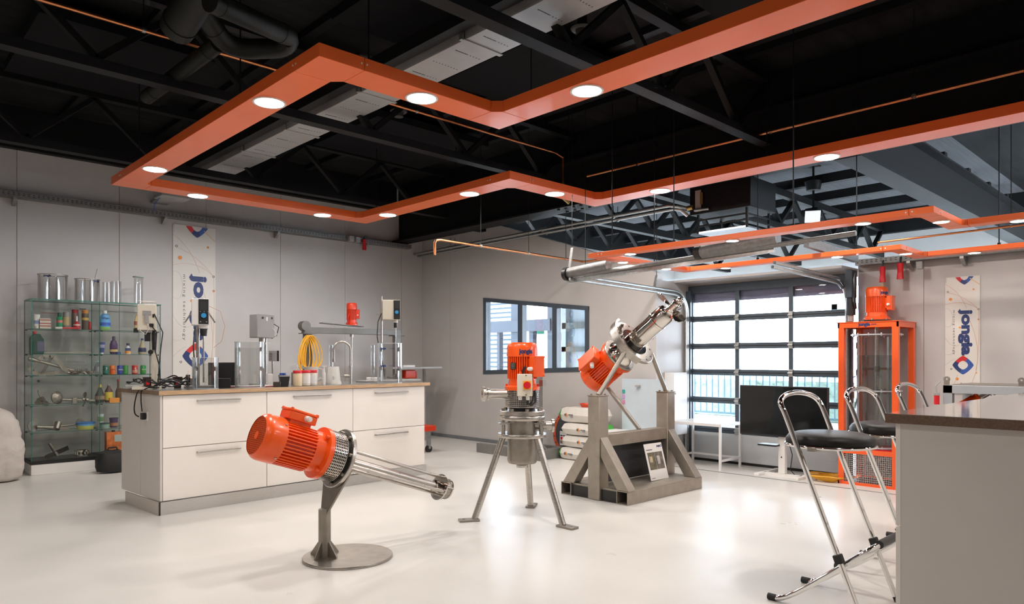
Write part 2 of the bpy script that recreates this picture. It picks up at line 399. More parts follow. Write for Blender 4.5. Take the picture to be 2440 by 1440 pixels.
# ------------------------------------------------------------------ window in the far wall
wn = struct(thing('window_1', '', 'window', (XB, 7.5, WBL.z))); del wn['label']; del wn['category']
def qbar(a_, b_, c_, d_, x0, x1, name, mat, par):
    return MB().add([(x0, *p) for p in (a_, b_, c_, d_)] + [(x1, *p) for p in (a_, b_, c_, d_)],
                    [(0, 1, 2, 3), (7, 6, 5, 4), (0, 4, 5, 1), (1, 5, 6, 2), (2, 6, 7, 3), (3, 7, 4, 0)]).build(name, mat, par, world=True)
def wz(y, top, off=0.): return (along(WTL, WTR, y) - off) if top else (along(WBL, WBR, y) + off)
L_, R_ = WTL.y, WTR.y; fw = .062
qbar((L_, wz(L_, 1)), (R_, wz(R_, 1)), (R_, wz(R_, 1, fw)), (L_, wz(L_, 1, fw)), XB - .015, XB + .1, 'frame_rail', DOORG, wn)
qbar((L_, wz(L_, 0)), (R_, wz(R_, 0)), (R_, wz(R_, 0, fw)), (L_, wz(L_, 0, fw)), XB - .015, XB + .1, 'frame_rail', DOORG, wn)
for yc, wd, x0 in ((L_ - .035, .07, -.013), (R_ + .035, .07, -.013), (px(1240, 800, X=XB).y, .10, -.008), (px(1322, 800, X=XB).y, .09, -.008)):
    qbar((yc + wd / 2, wz(yc + wd / 2, 1, .01)), (yc - wd / 2, wz(yc - wd / 2, 1, .01)), (yc - wd / 2, wz(yc - wd / 2, 0, .01)), (yc + wd / 2, wz(yc + wd / 2, 0, .01)), XB + x0, XB + .09, 'frame_post', DOORG, wn)
yy = [L_ - .07, px(1240, 800, X=XB).y, px(1322, 800, X=XB).y, R_ + .07]
for a_, b_ in zip(yy, yy[1:]):
    qbar((a_, wz(a_, 1, .05)), (b_, wz(b_, 1, .05)), (b_, wz(b_, 0, .05)), (a_, wz(a_, 0, .05)), XB + .045, XB + .051, 'pane', PANE, wn)

# ------------------------------------------------------------------ overhead door
dr = struct(thing('door_1', '', 'door', (XD, 4.2, 0))); del dr['label']; del dr['category']
DY0, DY1 = 3.13, 5.26
zr = [.421, .806, 1.174, 1.514, 1.877, 2.27]
dy = [DY1, 4.546, 3.842, DY0]
for i, z in enumerate(zr):
    h = .075 if i < 5 else .10
    MB().box(XD, DY0, z - h / 2, XD + .05, DY1, z + h / 2).build('rail', DOORG, dr, bevel=.006, world=True)
    if i < 5: MB().box(XD - .003, DY0, z - .004, XD + .001, DY1, z + .004).build('joint', DARKP, dr, world=True)
for j, y in enumerate(dy):
    wd = .07 if j in (0, 3) else .055
    yc = y - .035 if j == 0 else (y + .035 if j == 3 else y)
    for i in range(5):
        MB().box(XD + .004, yc - wd / 2, zr[i] + .0375, XD + .046, yc + wd / 2, zr[i + 1] - (.0375 if i < 4 else .05)).build('stile', DOORG, dr, world=True)
for i in range(5):
    for a_, b_ in zip(dy, dy[1:]):
        MB().box(XD + .02, b_ + .02, zr[i] + .03, XD + .026, a_ - .02, zr[i + 1] - .03).build('pane', PANE, dr, world=True)
MB().box(XD + .002, DY0, .03, XD + .045, DY1, zr[0] - .037).build('bottom_panel', M('door panel', (.62, .65, .67), .5, noise=.03, bump=.1, bscale=3, stretch=(1, 1, 30)), dr, bevel=.004, world=True)
MB().box(XD, DY0, .0, XD + .05, DY1, .03).build('rubber_seal', RUBBER, dr, world=True)
for i in range(5):
    for y in dy:
        yc = min(max(y, DY0 + .03), DY1 - .03)
        hg = MB().box(XD - .012, yc - .028, zr[i] - .045, XD, yc + .028, zr[i] + .045).build('hinge', GALV, dr, bevel=.004, world=True)
        MB().cyl((XD - .016, yc - .03, zr[i]), (XD - .016, yc + .03, zr[i]), .01, n=8).build('hinge_pin', GALV, dr, world=True)
# sheet of the awning blind just inside the top panes
MB().box(XD + .06, DY0 + .03, 2.10, XD + .075, DY1 - .03, 2.25).build('blind', M('blind cloth', (.22, .22, .30), .8, noise=.05), dr, world=True)
# tracks: upright beside the door, curving into the room under the roof
def track(y, label, x_end):
    t = thing('door_track', label, 'track', (XD - .05, y, 0), group='door tracks')
    z1 = 2.235
    cv = [(XD - .06 - .30 * (1 - math.cos(a)), y, z1 - .30 + .30 * math.sin(a)) for a in [PI / 2 * i / 8 for i in range(9)]]
    path = [(XD - .06, y, .02)] + cv + [(x_end, y, z1 + (XD - x_end) * .018)]
    for off, nm in ((0, 'rail'), (.045, 'rail')):
        pts = [(p[0] - off * .9, p[1], p[2] - (off if i > 5 else 0)) for i, p in enumerate(path)]
        MB().tube(pts, .018, 6).build(nm, GALV, t, world=True)
    MB().box(XD - .05, y - .035, 0, XD - .012, y + .035, 2.25).build('upright', DOORG, t, world=True)
    return t, z1
t, zz = track(5.23, 'galvanised door track left of the overhead door, curving under the roof', 5.95)
for x in (7.55, 6.15):
    MB().beam((x, 5.25, zz + .04), (x + .05, 5.25, zz + .18), .03, .012).build('hanger_strap', TRAYM, t, world=True)
    MB().cyl((x + .05, 5.25, zz + .18), (x + .05, 5.25, ZD), .004, n=6).build('hanger_rod', BLACK, t, world=True)
t2, zz = track(3.15, 'galvanised door track right of the overhead door', 6.5)
# drive and cables at the top right of the door
t = thing('door_drive', 'dark electric drive with hanging cable at the top right of the overhead door', 'motor', (8.24, 3.08, 1.9))
MB().box(8.06, 3.02, 2.02, 8.20, 3.10, 2.33).build('gear_housing', DOORG, t, bevel=.01, world=True)
MB().cyl((8.13, 3.06, 1.83), (8.13, 3.06, 2.02), .05, n=14).build('motor_body', DARKP, t, world=True)
MB().cyl((8.13, 3.06, 1.76), (8.13, 3.06, 1.83), .03, n=12).build('limit_switch', GREYP, t, world=True)
MB().tube([(8.10, 3.0, 2.30), (8.06, 3.0, 2.22), (8.05, 2.99, 2.1), (8.07, 3.0, 1.98), (8.12, 3.01, 1.9)], .016, 6).build('cable', DARKP, t, world=True)
MB().tube([(8.13, 3.06, 1.76), (8.12, 3.08, 1.70), (8.13, 3.06, 1.66), (8.14, 3.04, 1.71), (8.13, 3.06, 1.76)], .005, 5).build('pull_loop', DARKP, t, world=True)
# balance shaft between the tracks
t = thing('balance_shaft', 'dark balance shaft with fat spring tube across the track ends', 'shaft', (5.95, 5.2, 2.3))
MB().cyl((5.95, 5.30, 2.27), (5.95, 2.2, 2.36), .022, n=10).build('shaft', TRAYM, t, world=True)
MB().cyl((5.95, 5.29, 2.31), (5.95, 4.72, 2.345), .055, n=16).build('spring_tube', TRAYM, t, world=True)
MB().cyl((5.95, 3.6, 2.36), (5.95, 2.85, 2.405), .06, n=16).build('spring_tube', TRAYM, t, world=True)
MB().cyl((5.95, 5.33, 2.30), (5.95, 5.28, 2.30), .075, n=18).build('drum', DARKP, t, world=True)
MB().cyl((5.95, 3.66, 2.36), (5.95, 3.6, 2.36), .065, n=18).build('drum', DARKP, t, world=True)
MB().beam((5.98, 5.34, 2.22), (5.98, 2.9, 2.31), .02, .05).build('cross_rail', GALV, t, world=True)
MB().beam((5.96, 5.28, 2.36), (6.03, 5.30, 2.60), .03, .012).build('hanger_strap', TRAYM, t, world=True)
MB().cyl((6.03, 5.30, 2.58), (6.03, 5.30, ZD), .004, n=6).build('hanger_rod', BLACK, t, world=True)
# rail of the track seen as a long box on the right
tag(MB().beam((6.7, 2.93, 2.46), (8.12, 3.0, 2.45), .05, .09).build('drive_rail', TRAYM), 'grey drive rail running back to the top right of the overhead door', 'rail')
# ================================================================== orange light frames
def light_frame(label, group, corners, w, th, z, lamps, lr, rods, closed_to, mitre):
    """zig-zag tray of folded sheet: corners are the plan points of its centre line; each straight run is a part of its own"""
    f = thing('light_frame', label, 'light frame', (*corners[0], z), group=group)
    n = len(corners)
    for i in range(n - 1):
        a_ = Vector((*corners[i], 0)); b_ = Vector((*corners[i + 1], 0)); d = (b_ - a_).normalized(); s_ = Vector((-d.y, d.x, 0)) * w / 2
        ea = w / 2 if i > 0 else 0; eb = w / 2 if i < n - 2 else 0
        if i > 0: ea = -w * .75
        if i < n - 2: eb = -w * .75
        a2 = a_ - d * ea; b2 = b_ + d * eb
        mb = MB()
        mb.beam(a2 + Vector((0, 0, z + th / 2)), b2 + Vector((0, 0, z + th / 2)), w, th)
        mb.build('run', ORANGE, f, bevel=.0025, world=True)
    for i in range(1, n - 1):
        p = Vector((*corners[i], 0)); u = (Vector((*corners[i - 1], 0)) - p).normalized(); v = (Vector((*corners[i + 1], 0)) - p).normalized()
        h = w / 2; e = w * .75 - .003
        # L-shaped corner piece with a cut inner corner
        inn = p + u * h + v * h; out = p - u * h - v * h
        poly = [out, p + u * e - v * h, p + u * e + v * h, p + u * (h + mitre) + v * h, p + u * h + v * (h + mitre), p + v * e + u * h, p + v * e - u * h]
        poly = [out, p + u * e - v * h, p + u * e + v * h]
        if e > h + .01: poly += [p + u * max(h + .002, e - .004) + v * h, p + v * max(h + .002, e - .004) + u * h]
        poly += [p + v * e + u * h, p + v * e - u * h]
        if u.cross(v).z < 0: poly = poly[::-1]
        MB().prism([(q.x, q.y) for q in poly], th, Matrix.Translation((0, 0, z))).build('corner_piece', ORANGE, f, bevel=.0025, world=True)
        for s_, q in ((1, u), (1, v)):
            pp = p + q * (e + .0)
            for k in (-.02, .02):
                for nn in ((v if q is u else u),):
                    c0 = pp + nn * -h + q * k + Vector((0, 0, z + th * .5))
                    MB().cyl(c0, c0 - nn * .004, .006, n=6).build('screw', RIMM, f, world=True)
    for (x, y) in lamps:
        best = None
        for i in range(n - 1):                                   # sit on the centre line of the run
            a_ = Vector(corners[i]); b_ = Vector(corners[i + 1]); d = (b_ - a_); k = min(1, max(0, (Vector((x, y)) - a_).dot(d) / d.length_squared)); q = a_ + d * k
            if best is None or (q - Vector((x, y))).length < best[0]: best = ((q - Vector((x, y))).length, q)
        x, y = best[1]
        l = MB().ring((x, y, z - .008), (x, y, z + .002), lr * 1.13, lr * .98, 28).build('downlight', RIMM, f, world=True)
        MB().add([(x + lr * .97 * math.cos(-2 * PI * k / 28), y + lr * .97 * math.sin(-2 * PI * k / 28), z - .004) for k in range(28)], [tuple(range(28))]).build('lens', LENS if lr > .08 else LENS2, l, world=True)
    for (x, y) in rods:
        r_ = MB().cyl((x, y, z + th), (x, y, ZD), .0055, n=6).build('hanging_rod', BLACK, f, world=True)
        MB().cyl((x, y, z + th), (x, y, z + th + .02), .014, n=8).build('rod_clamp', BLACK, r_, world=True)
    return f
ZF1 = 3.2
c1 = [(3.76, -2.6), (3.76, 4.07), (2.28, 4.07), (2.28, 8.27), (5.16, 8.27), (5.16, 5.40), (6.58, 5.40), (6.58, -2.6)]
light_frame('large orange zigzag light frame in the foreground', 'orange light frames', c1, .258, .085, ZF1,
            [(2.26, 4.90), (2.26, 7.40), (3.02, 4.10), (3.78, 3.17), (3.0, 8.29), (4.56, 8.33), (5.16, 7.68), (5.14, 6.06), (5.85, 5.42), (6.57, 4.5), (6.55, 2.69),
             (3.86, .9), (3.86, -1.2), (6.6, .8), (6.6, -1.0)], .103,
            [(2.3, 5.45), (2.24, 7.75), (2.68, 4.22), (3.8, 3.75), (5.2, 8.0), (5.2, 6.35), (6.2, 5.5), (6.63, 4.85), (6.65, 3.3), (6.6, 1.2), (3.86, 1.2)], None, .03)
light_frame('orange light frame left of the viewer, outside the picture', 'orange light frames', [(.42, .6), (.42, 5.5), (-1.5, 5.5), (-1.5, .6)], .235, .085, ZF1,
            [(.42, 4.9), (.42, 3.2), (-.6, 5.5), (-1.5, 3.4), (.42, 1.4)], .081, [(.42, 2.2), (-1.5, 2.4), (-.2, 5.5)], None, .03)
ZF2 = 2.35
c2 = [(6.19, -1.2), (6.19, 1.56), (5.49, 1.56), (5.49, 4.50), (7.10, 4.50), (7.10, 2.27), (7.76, 2.27), (7.76, -1.2)]
light_frame('smaller orange zigzag light frame in front of the overhead door', 'orange light frames', c2, .125, .045, ZF2,
            [(5.52, 4.09), (5.91, 4.53), (6.70, 4.52), (5.49, 3.03), (7.05, 4.0), (7.02, 2.80), (5.46, 1.98), (5.83, 1.56), (6.2, 1.16), (7.37, 2.28), (7.72, 1.80), (6.22, .1), (7.8, .6)], .050,
            [(5.48, 4.3), (5.48, 3.6), (5.48, 2.5), (7.05, 3.6), (6.5, 4.52), (7.05, 2.6), (7.74, 1.6)], None, .02)

# ================================================================== grey perforated duct through the trusses
cd = thing('cable_duct', 'light grey perforated duct crossing the ceiling through the trusses', 'duct', (3.6, 6, 3.75))
PERF = M('grey duct sheet', (.42, .42, .415), .38, .3, noise=.05)
ye = [9.5, 8.05, 7.0, 5.55, 4.1, 2.65, 1.2]
for a_, b_ in zip(ye, ye[1:]):
    mb = MB().box(3.44, b_ + .006, 3.75, 3.80, a_ - .006, 3.758).box(3.44, b_ + .006, 3.758, 3.446, a_ - .006, 3.84).box(3.794, b_ + .006, 3.758, 3.80, a_ - .006, 3.84)
    tray = mb.build('tray_length', PERF, cd, bevel=.002, world=True)
    hb = MB()
    for i in range(5):
        yq = a_ - .15 - i * .28
        if yq < b_ + .1: break
        for j in range(9):
            lw = .026 if (i % 2 == 0 and j < 4) else .008
            hb.box(3.50 + j * .03, yq - .005, 3.7488, 3.50 + j * .03 + lw, yq + .005, 3.7502)
    if hb.f: hb.build('slots', DARKP, tray, world=True)
    MB().box(3.42, b_ - .02, 3.742, 3.82, b_ + .02, 3.75).build('cross_strap', PERF, cd, world=True)
for y in (8.05, 5.55, 4.1):
    MB().box(3.40, y - .015, 3.742, 3.425, y + .015, 4.1).build('hanger', GALV, cd, world=True)
    MB().box(3.40, y - .015, 4.08, 3.84, y + .015, 4.1).build('hanger', GALV, cd, world=True)
# side flange of the duct
tag(MB().box(3.30, 1.2, 3.79, 3.40, 9.5, 3.90).build('cable_ladder', BLACK), 'black cable ladder beside the perforated grey duct', 'cable ladder')

# ================================================================== cable trays on the walls
def wall_tray(label, p0, p1, n, z, brs, side):
    """p0,p1 plan points on the wall face; n = direction into the room"""
    t = thing('cable_tray', label, 'cable tray', (*p0, z), group='wall cable trays')
    nn = Vector((*n, 0)); a_ = Vector((*p0, 0)) + nn * .004; b_ = Vector((*p1, 0)) + nn * .004
    L = (b_ - a_).length; k = max(1, round(L / 1.5)); d = (b_ - a_).normalized()
    for i in range(k):
        s0 = a_ + d * (L * i / k + .003); s1 = a_ + d * (L * (i + 1) / k - .003)
        up = Vector((0, 0, z))
        mb = MB().beam(s0 + nn * .075 + up, s1 + nn * .075 + up, .13, .006)
        mb.beam(s0 + nn * .139 + up + Vector((0, 0, .03)), s1 + nn * .139 + up + Vector((0, 0, .03)), .005, .065)
        mb.beam(s0 + nn * .012 + up + Vector((0, 0, .03)), s1 + nn * .012 + up + Vector((0, 0, .03)), .005, .065)
        q = mb.build('tray_length', TRAYM, t, world=True)
        m2 = MB(); m_ = int(L / k / .05)
        for j in range(m_):
            c0 = s0 + d * (.025 + j * .05) + nn * .1422 + up
            m2.beam(c0 + Vector((0, 0, .02)), c0 + Vector((0, 0, .028)), .02, .001, up=nn)
            m2.beam(c0 + Vector((0, 0, .04)), c0 + Vector((0, 0, .048)), .02, .001, up=nn)
        m2.build('slots', DARKP, q, world=True)
    for s_ in brs:
        c0 = a_ + d * s_
        m2 = MB().prism([(0, 0), (.15, 0), (.15, -.02), (.03, -.09), (0, -.09)], .035, frame_to(d, nn, c0 + Vector((0, 0, z - .003)) - d * .0175) if nn.cross(d).z == 0 else None) if False else MB()
        e1, e2 = c0 - d * .018, c0 + d * .018
        pr = [(0, 0), (.145, 0), (.145, -.022), (.04, -.085), (0, -.085)]
        v_ = [e1 + nn * x + Vector((0, 0, z - .004 + y)) for x, y in pr] + [e2 + nn * x + Vector((0, 0, z - .004 + y)) for x, y in pr]
        m2.add(v_, [(4, 3, 2, 1, 0), (5, 6, 7, 8, 9)] + [(i, (i + 1) % 5, 5 + (i + 1) % 5, 5 + i) for i in range(5)])
        m2.build('bracket', GALV, t, world=True)
    return t
wt = wall_tray('long grey cable tray along the show case wall', (-.6, YA), (7.28, YA), (0, -1), 3.262, [2.17, 3.85, 5.45, 7.0], 1)
wt2 = wall_tray('grey cable tray along the wall above the right banner', (XR, 3.1), (XR, -2.0), (-1, 0), 2.405, [.55, 1.05, 2.2, 3.6], 1)
# sockets hanging at the trays
def hang_socket(label, p, parent_z, red=True, dirn=(0, -1)):
    t = thing('hanging_socket', label, 'socket', p, group='hanging sockets')
    x, y, z = p
    MB().cyl((x, y, z), (x, y, z - .10), .032, .028, n=12).build('socket_body', REDPL if red else GREYP, t, world=True)
    MB().cyl((x, y, z - .10), (x - dirn[1] * .0, y, z - .17), .030, .036, n=12).build('socket_lid', REDPL if red else GREYP, t, world=True)
    MB().tube([(x, y, z), (x, y, z + .05), (x + .03, y, z + .075), (x + .05, y, z + .04)], .009, 6).build('cable', DARKP, t, world=True)
sp = px(868, 590, Y=10.06)
hang_socket('red power socket hanging from the tray left of the black beam', (sp.x, sp.y, 3.30), 0)
for i, xx in enumerate((836, 851)):
    sp = px(xx, 575, Y=10.06)
    tag(MB().box(sp.x - .04, 10.02, 3.24, sp.x + .04, 10.10, 3.33).build('outlet_box', GREYP, bevel=.006), ['left grey outlet box', 'right grey outlet box'][i] + ' on the tray beside the red socket', 'outlet', 'outlet boxes')
hang_socket('red power socket directly above the tank motor on the right', (8.33, 2.80, 2.36), 0)
hang_socket('small red socket right of the one above the tank motor', (8.33, 2.62, 2.38), 0)
tag(MB().box(8.30, 2.40, 2.30, 8.36, 2.46, 2.38).build('outlet_box', GREYP, bevel=.006), 'grey outlet box under the right cable tray', 'outlet')
# lamp-like access point above the left tray
t = thing('wireless_box', 'flat grey box with blue cable above the left cable tray', 'box', (3.0, 9.6, 3.30))
q0 = px(400, 476, Z=3.36)
MB().box(3.02, 9.55, 3.42, 3.38, 9.85, 3.47).build('housing', GREYP, t, bevel=.01, world=True)
MB().tube([(3.05, 9.72, 3.42), (3.05, 9.9, 3.38), (3.06, 10.0, 3.30)], .006, 5).build('cable', BLUEP, t, world=True)
MB().box(3.1, 9.85, 3.44, 3.3, YA, 3.46).build('wall_arm', GREYP, t, world=True)

# ================================================================== pipes
def pipe(name, label, pts, r, mat, hang=(), z_top=ZD, cat='pipe', group=None):
    t = thing(name, label, cat, pts[0], group=group)
    MB().tube(pts, r, 10).build('pipe_run', mat, t, world=True)
    for p in hang:
        h_ = MB().cyl((p[0], p[1], p[2] + r), (p[0], p[1], z_top), .004, n=5).build('hanger_rod', BLACK, t, world=True)
        MB().ring((p[0] - .012, p[1], p[2]), (p[0] + .012, p[1], p[2]), r * 1.35, r * .98, 12).build('clip', GALV, h_, world=True)
    return t
pipe('copper_pipe', 'copper pipe running diagonally across the upper left ceiling', [(.2, 5.95, 3.9), (6.45, 5.95, 3.9), (6.6, 5.95, 3.86), (6.6, 5.95, 3.55)], .016, COPPER, [(1.75, 5.95, 3.9), (4.35, 5.95, 3.9)])
t = thing('pipe_valve', 'brass valve with blue handles at the end of the upper left copper pipe', 'valve', (6.6, 5.95, 3.4))
BRASS = M('brass', (.55, .36, .12), .3, 1., noise=.1)
MB().cyl((6.6, 5.95, 3.55), (6.6, 5.95, 3.36), .024, n=10).build('valve_body', BRASS, t, world=True)
MB().box(6.575, 5.99, 3.42, 6.6, 6.0, 3.54).build('lever', BLUEP, t, world=True)
MB().beam((6.6, 5.95, 3.36), (6.68, 5.92, 3.30), .03, .03).build('elbow', BRASS, t, world=True)
pipe('copper_pipe', 'copper pipe along the black beam at upper right', [(6.72, 5.66, 3.6), (6.70, -3.0, 3.6)], .015, COPPER, [(6.72, 4.9, 3.6), (6.72, 3.3, 3.6), (6.7, 2.0, 3.6)])
pipe('copper_pipe', 'copper pipe hung before the wall above the window', [(4.92, 6.38, 2.52), (4.92, 6.38, 2.66), (4.94, 6.38, 2.69), (5.0, 6.38, 2.70), (7.42, 6.34, 2.68), (7.46, 6.3, 2.68), (7.46, 5.9, 2.68)], .014, COPPER,
     [(5.6, 6.37, 2.70), (6.4, 6.36, 2.69), (7.1, 6.35, 2.68)])
pipe('copper_pipe', 'thin copper pipe behind the far orange light frame', [(7.6, 2.6, 2.52), (7.9, -2.0, 2.62)], .010, COPPER, [(7.7, 1.5, 2.55)])
for i, (dx, dz) in enumerate(((0, 0), (.09, -.03))):
    pipe('steel_pipe', ['upper', 'lower'][i] + ' of two parallel steel pipes leading to the ceiling heater',
         [(7.42 + dx, YA - .02, 3.19 + dz), (7.42 + dx, 4.95, 3.23 + dz), (7.44 + dx, 4.85, 3.21 + dz), (7.56 + dx * .5, 4.80, 3.20 + dz * 3)], .021, GALV,
         [(7.42 + dx, 9.2, 3.2 + dz), (7.42 + dx, 7.1, 3.21 + dz), (7.42 + dx, 5.8, 3.22 + dz)], z_top=3.36, group='heater pipes')
# black ventilation pipes at the upper left
def vent(label, pts, r):
    t = thing('ventilation_pipe', label, 'pipe', pts[0], group='black ventilation pipes')
    MB().tube(pts, r, 18).build('pipe_run', DUCTB, t, world=True)
    for a_, b_ in zip(pts, pts[1:]):
        a_ = Vector(a_); b_ = Vector(b_); d = (b_ - a_).normalized()
        if (b_ - a_).length > .25:
            for s_ in (.12, .88):
                c0 = a_.lerp(b_, s_); MB().ring(c0 - d * .01, c0 + d * .01, r * 1.05, r * .9, 18).build('joint_band', DUCTB, t, world=True)
def bend(a_, c_, b_, k=6, rad=.25):
    a_, c_, b_ = Vector(a_), Vector(c_), Vector(b_); p = c_ + (a_ - c_).normalized() * rad; q = c_ + (b_ - c_).normalized() * rad
    return [tuple(p * (1 - t) ** 2 + c_ * 2 * t * (1 - t) + q * t * t) for t in [i / k for i in range(k + 1)]]
P0, P1 = at_depth(505, -60, 4.6), at_depth(420, 70, 5.0)
vent('thick black ventilation pipe at the top left, cut by the frame', [tuple(P0), tuple(P1)], .115)
P2, P3, P4, P5 = at_depth(470, 10, 4.9), at_depth(545, 118, 5.3), at_depth(690, 115, 5.4), at_depth(690, 62, 5.2)
vent('black ventilation pipe looping beside the light frame corner', [tuple(P2)] + bend(P2, P3, P4, rad=.16) + bend(P3, P4, P5, rad=.12) + [tuple(at_depth(500, 2, 4.6))], .072)
vent('thin black ventilation pipe running down to the first truss', [tuple(at_depth(520, 105, 5.3)), tuple(at_depth(350, 232, 6.2))], .06)

# ================================================================== ceiling heater
t = thing('ceiling_heater', 'black box heater with white diffuser hanging under the roof', 'heater', (7.9, 4.35, 2.9))
MB().box(7.62, 3.98, 3.11, 8.25, 4.78, 3.46).build('casing', BLACK, t, bevel=.008, world=True)
MB().box(7.615, 4.62, 3.14, 7.622, 4.70, 3.40).build('rating_label', GREYP, t, world=True)
MB().box(7.66, 4.04, 2.88, 8.22, 4.70, 2.90).build('diffuser', M('heater diffuser', (.55, .58, .60), .25, .8), t, world=True)
for (x, y) in ((7.67, 4.05), (7.67, 4.69), (8.21, 4.05), (8.21, 4.69)):
    MB().box(x - .012, y - .012, 2.88, x + .012, y + .012, 3.12).build('corner_post', BLACK, t, world=True)
for z in (2.96, 3.03):
    MB().box(7.665, 4.05, z, 7.675, 4.69, z + .02).build('louvre', BLACK, t, world=True)
    MB().box(7.66, 4.04, z, 8.22, 4.05, z + .02).build('louvre', BLACK, t, world=True)
for y in (4.1, 4.66): MB().box(7.8, y - .02, 3.46, 7.9, y + .02, ZD).build('bracket', BLACK, t, world=True)
MB().cyl((7.60, 4.80, 3.20), (7.60, 4.72, 3.20), .03, n=10).build('valve', BRASS, t, world=True)
MB().cyl((7.60, 4.60, 3.22), (7.60, 4.60, 3.36), .02, n=10).build('valve', BRASS, t, world=True)
MB().cyl((7.60, 4.50, 3.15), (7.60, 4.70, 3.16), .017, n=10).build('pipe_stub', GALV, t, world=True)
# pendant floodlight
t = thing('pendant_floodlight', 'black pendant floodlight on a rod beside the ceiling heater', 'lamp', (11.0, 4.7, 3.5))
MB().lathe([(.10, 3.96), (.13, 4.10)], 16, (11, 4.7, 0)).build('canopy_cup', BLACK, t, world=True)
MB().cyl((11, 4.7, 3.65), (11, 4.7, 4.34), .018, n=8).build('rod', BLACK, t, world=True)
MB().box(10.9, 4.6, 3.54, 11.1, 4.8, 3.68).build('housing', BLACK, t, bevel=.02, world=True)
mb = MB(); mb.X = frame_to((-.75, -.45, -.45), (.5, -.85, 0), (10.88, 4.66, 3.53)); mb.box(-.11, -.09, -.02, .11, .09, .0); mb.build('light_panel', M('flood panel', (.8, .8, .8), .4, emit=(.92, .95, 1, .35)), t, world=True)
MB().box(10.92, 4.62, 4.335, 11.08, 4.78, 4.35).build('ceiling_plate', BLACK, t, world=True)
# smoke detectors
for i, p in enumerate(((1387, 72), (950, 268))):
    c0 = px(*p, Z=4.05)
    t = thing('smoke_detector', ['round dark detector beside the grey duct at top centre', 'round dark detector inside the light frame corner'][i], 'detector', c0, group='detectors')
    DG = M('detector grey', (.035, .034, .032), .6, noise=.1)
    MB().lathe([(.085, .0), (.095, .012), (.05, .02)], 20, c0).build('base_plate', DG, t, world=True)
    MB().lathe([(.05, -.05), (.055, 0)], 16, c0).build('sensor_head', DG, t, world=True)
    MB().cyl(c0 + Vector((0, 0, .02)), (c0.x, c0.y, ZD), .04, n=12).build('stem', BLACK, t, world=True)

# ================================================================== outside
struct(MB().add([(8.35, -40, -.01), (70, -40, -.01), (70, 60, -.01), (8.35, 60, -.01)], [(0, 1, 2, 3)]).build('ground', M('pale paving', (.60, .60, .58), .8, noise=.08, nscale=3)))
FAC = M('pale facade', (.80, .82, .84), .7, noise=.02); FACG = M('facade trim', (.06, .105, .12), .7, noise=.05, spec=.1)
t = thing('white_building', 'bright white building seen through the overhead door', 'building', (26, 13, 0))
MB().box(26, -12, 0, 30, 34, 9).build('wall', FAC, t, world=True)
MB().box(25.9, 6.5, 0, 26.0, 10.2, 3.1).build('roller_gate', M('gate pale', (.72, .78, .80), .6, noise=.02), t, world=True)
MB().box(25.85, 10.2, 0, 26.0, 10.4, 3.3).build('gate_frame', FACG, t, world=True)
MB().box(25.85, 6.3, 0, 26.0, 6.5, 3.3).build('gate_frame', FACG, t, world=True)
MB().box(25.85, 6.3, 3.1, 26.0, 10.4, 3.3).build('gate_frame', FACG, t, world=True)
q = px(1908, 772, X=25.9)
sg = MB().box(25.86, q.y - .22, q.z - .28, 25.9, q.y + .22, q.z + .28).build('number_sign', FACG, t, world=True)
mb = MB(); letter(mb, '2', Matrix(((0, 0, -1, 25.855), (-1, 0, 0, q.y), (0, 1, 0, q.z), (0, 0, 0, 1))), height=.38, thick=.004); mb.build('digit', FAC, sg, world=True)
MB().box(25.9, 16.9, 0, 26, 17.1, 9).build('downpipe', FACG, t, world=True)
MB().beam((25.9, 16.5, 5.0), (25.9, 11.2, 6.4), .1, .12).build('roof_edge', FACG, t, world=True)
f = thing('railing', 'grey bar railing outside the overhead door, right of the screen', 'fence', (14, 5.5, 0))
MB().box(14.0, 4.2, .98, 14.04, 9.5, 1.02).build('top_rail', FACG, f, world=True)
MB().box(14.0, 4.2, .15, 14.04, 9.5, .19).build('bottom_rail', FACG, f, world=True)
for y in (4.2, 6.8, 9.46): MB().box(14.0, y, -.01, 14.04, y + .04, .15).build('post_foot', FACG, f, world=True)
bm_ = MB().box(-.01, -.01, .19, .01, .01, .98).mesh('bar', FACG)
for i in range(36):
    o = put('bar', bm_, f); o.location = INV[f.name] @ Vector((14.02, 4.25 + i * .147, 0))
h = MB()
for i in range(900):
    c0 = Vector((15.2 + random.random() * .8, 4 + random.random() * 7, random.random() * .95)); d = Vector((random.random() - .5, random.random() - .5, random.random() - .3)).normalized() * .06; e = d.orthogonal().normalized() * .035
    h.add([c0 - d, c0 + e, c0 + d, c0 - e], [(0, 1, 2, 3)])
hg = thing('hedge', 'pale clipped hedge behind the railing outside the overhead door', 'hedge', (15.5, 7, 0))
lv = h.build('leaves', M('hedge leaf', (.20, .30, .22), .7, noise=.3, nscale=4), hg, world=True); lv['kind'] = 'stuff'
MB().box(15.3, 4, 0, 15.9, 11, .85).build('twigs', M('hedge core', (.16, .22, .18), .9, noise=.3), hg, world=True)

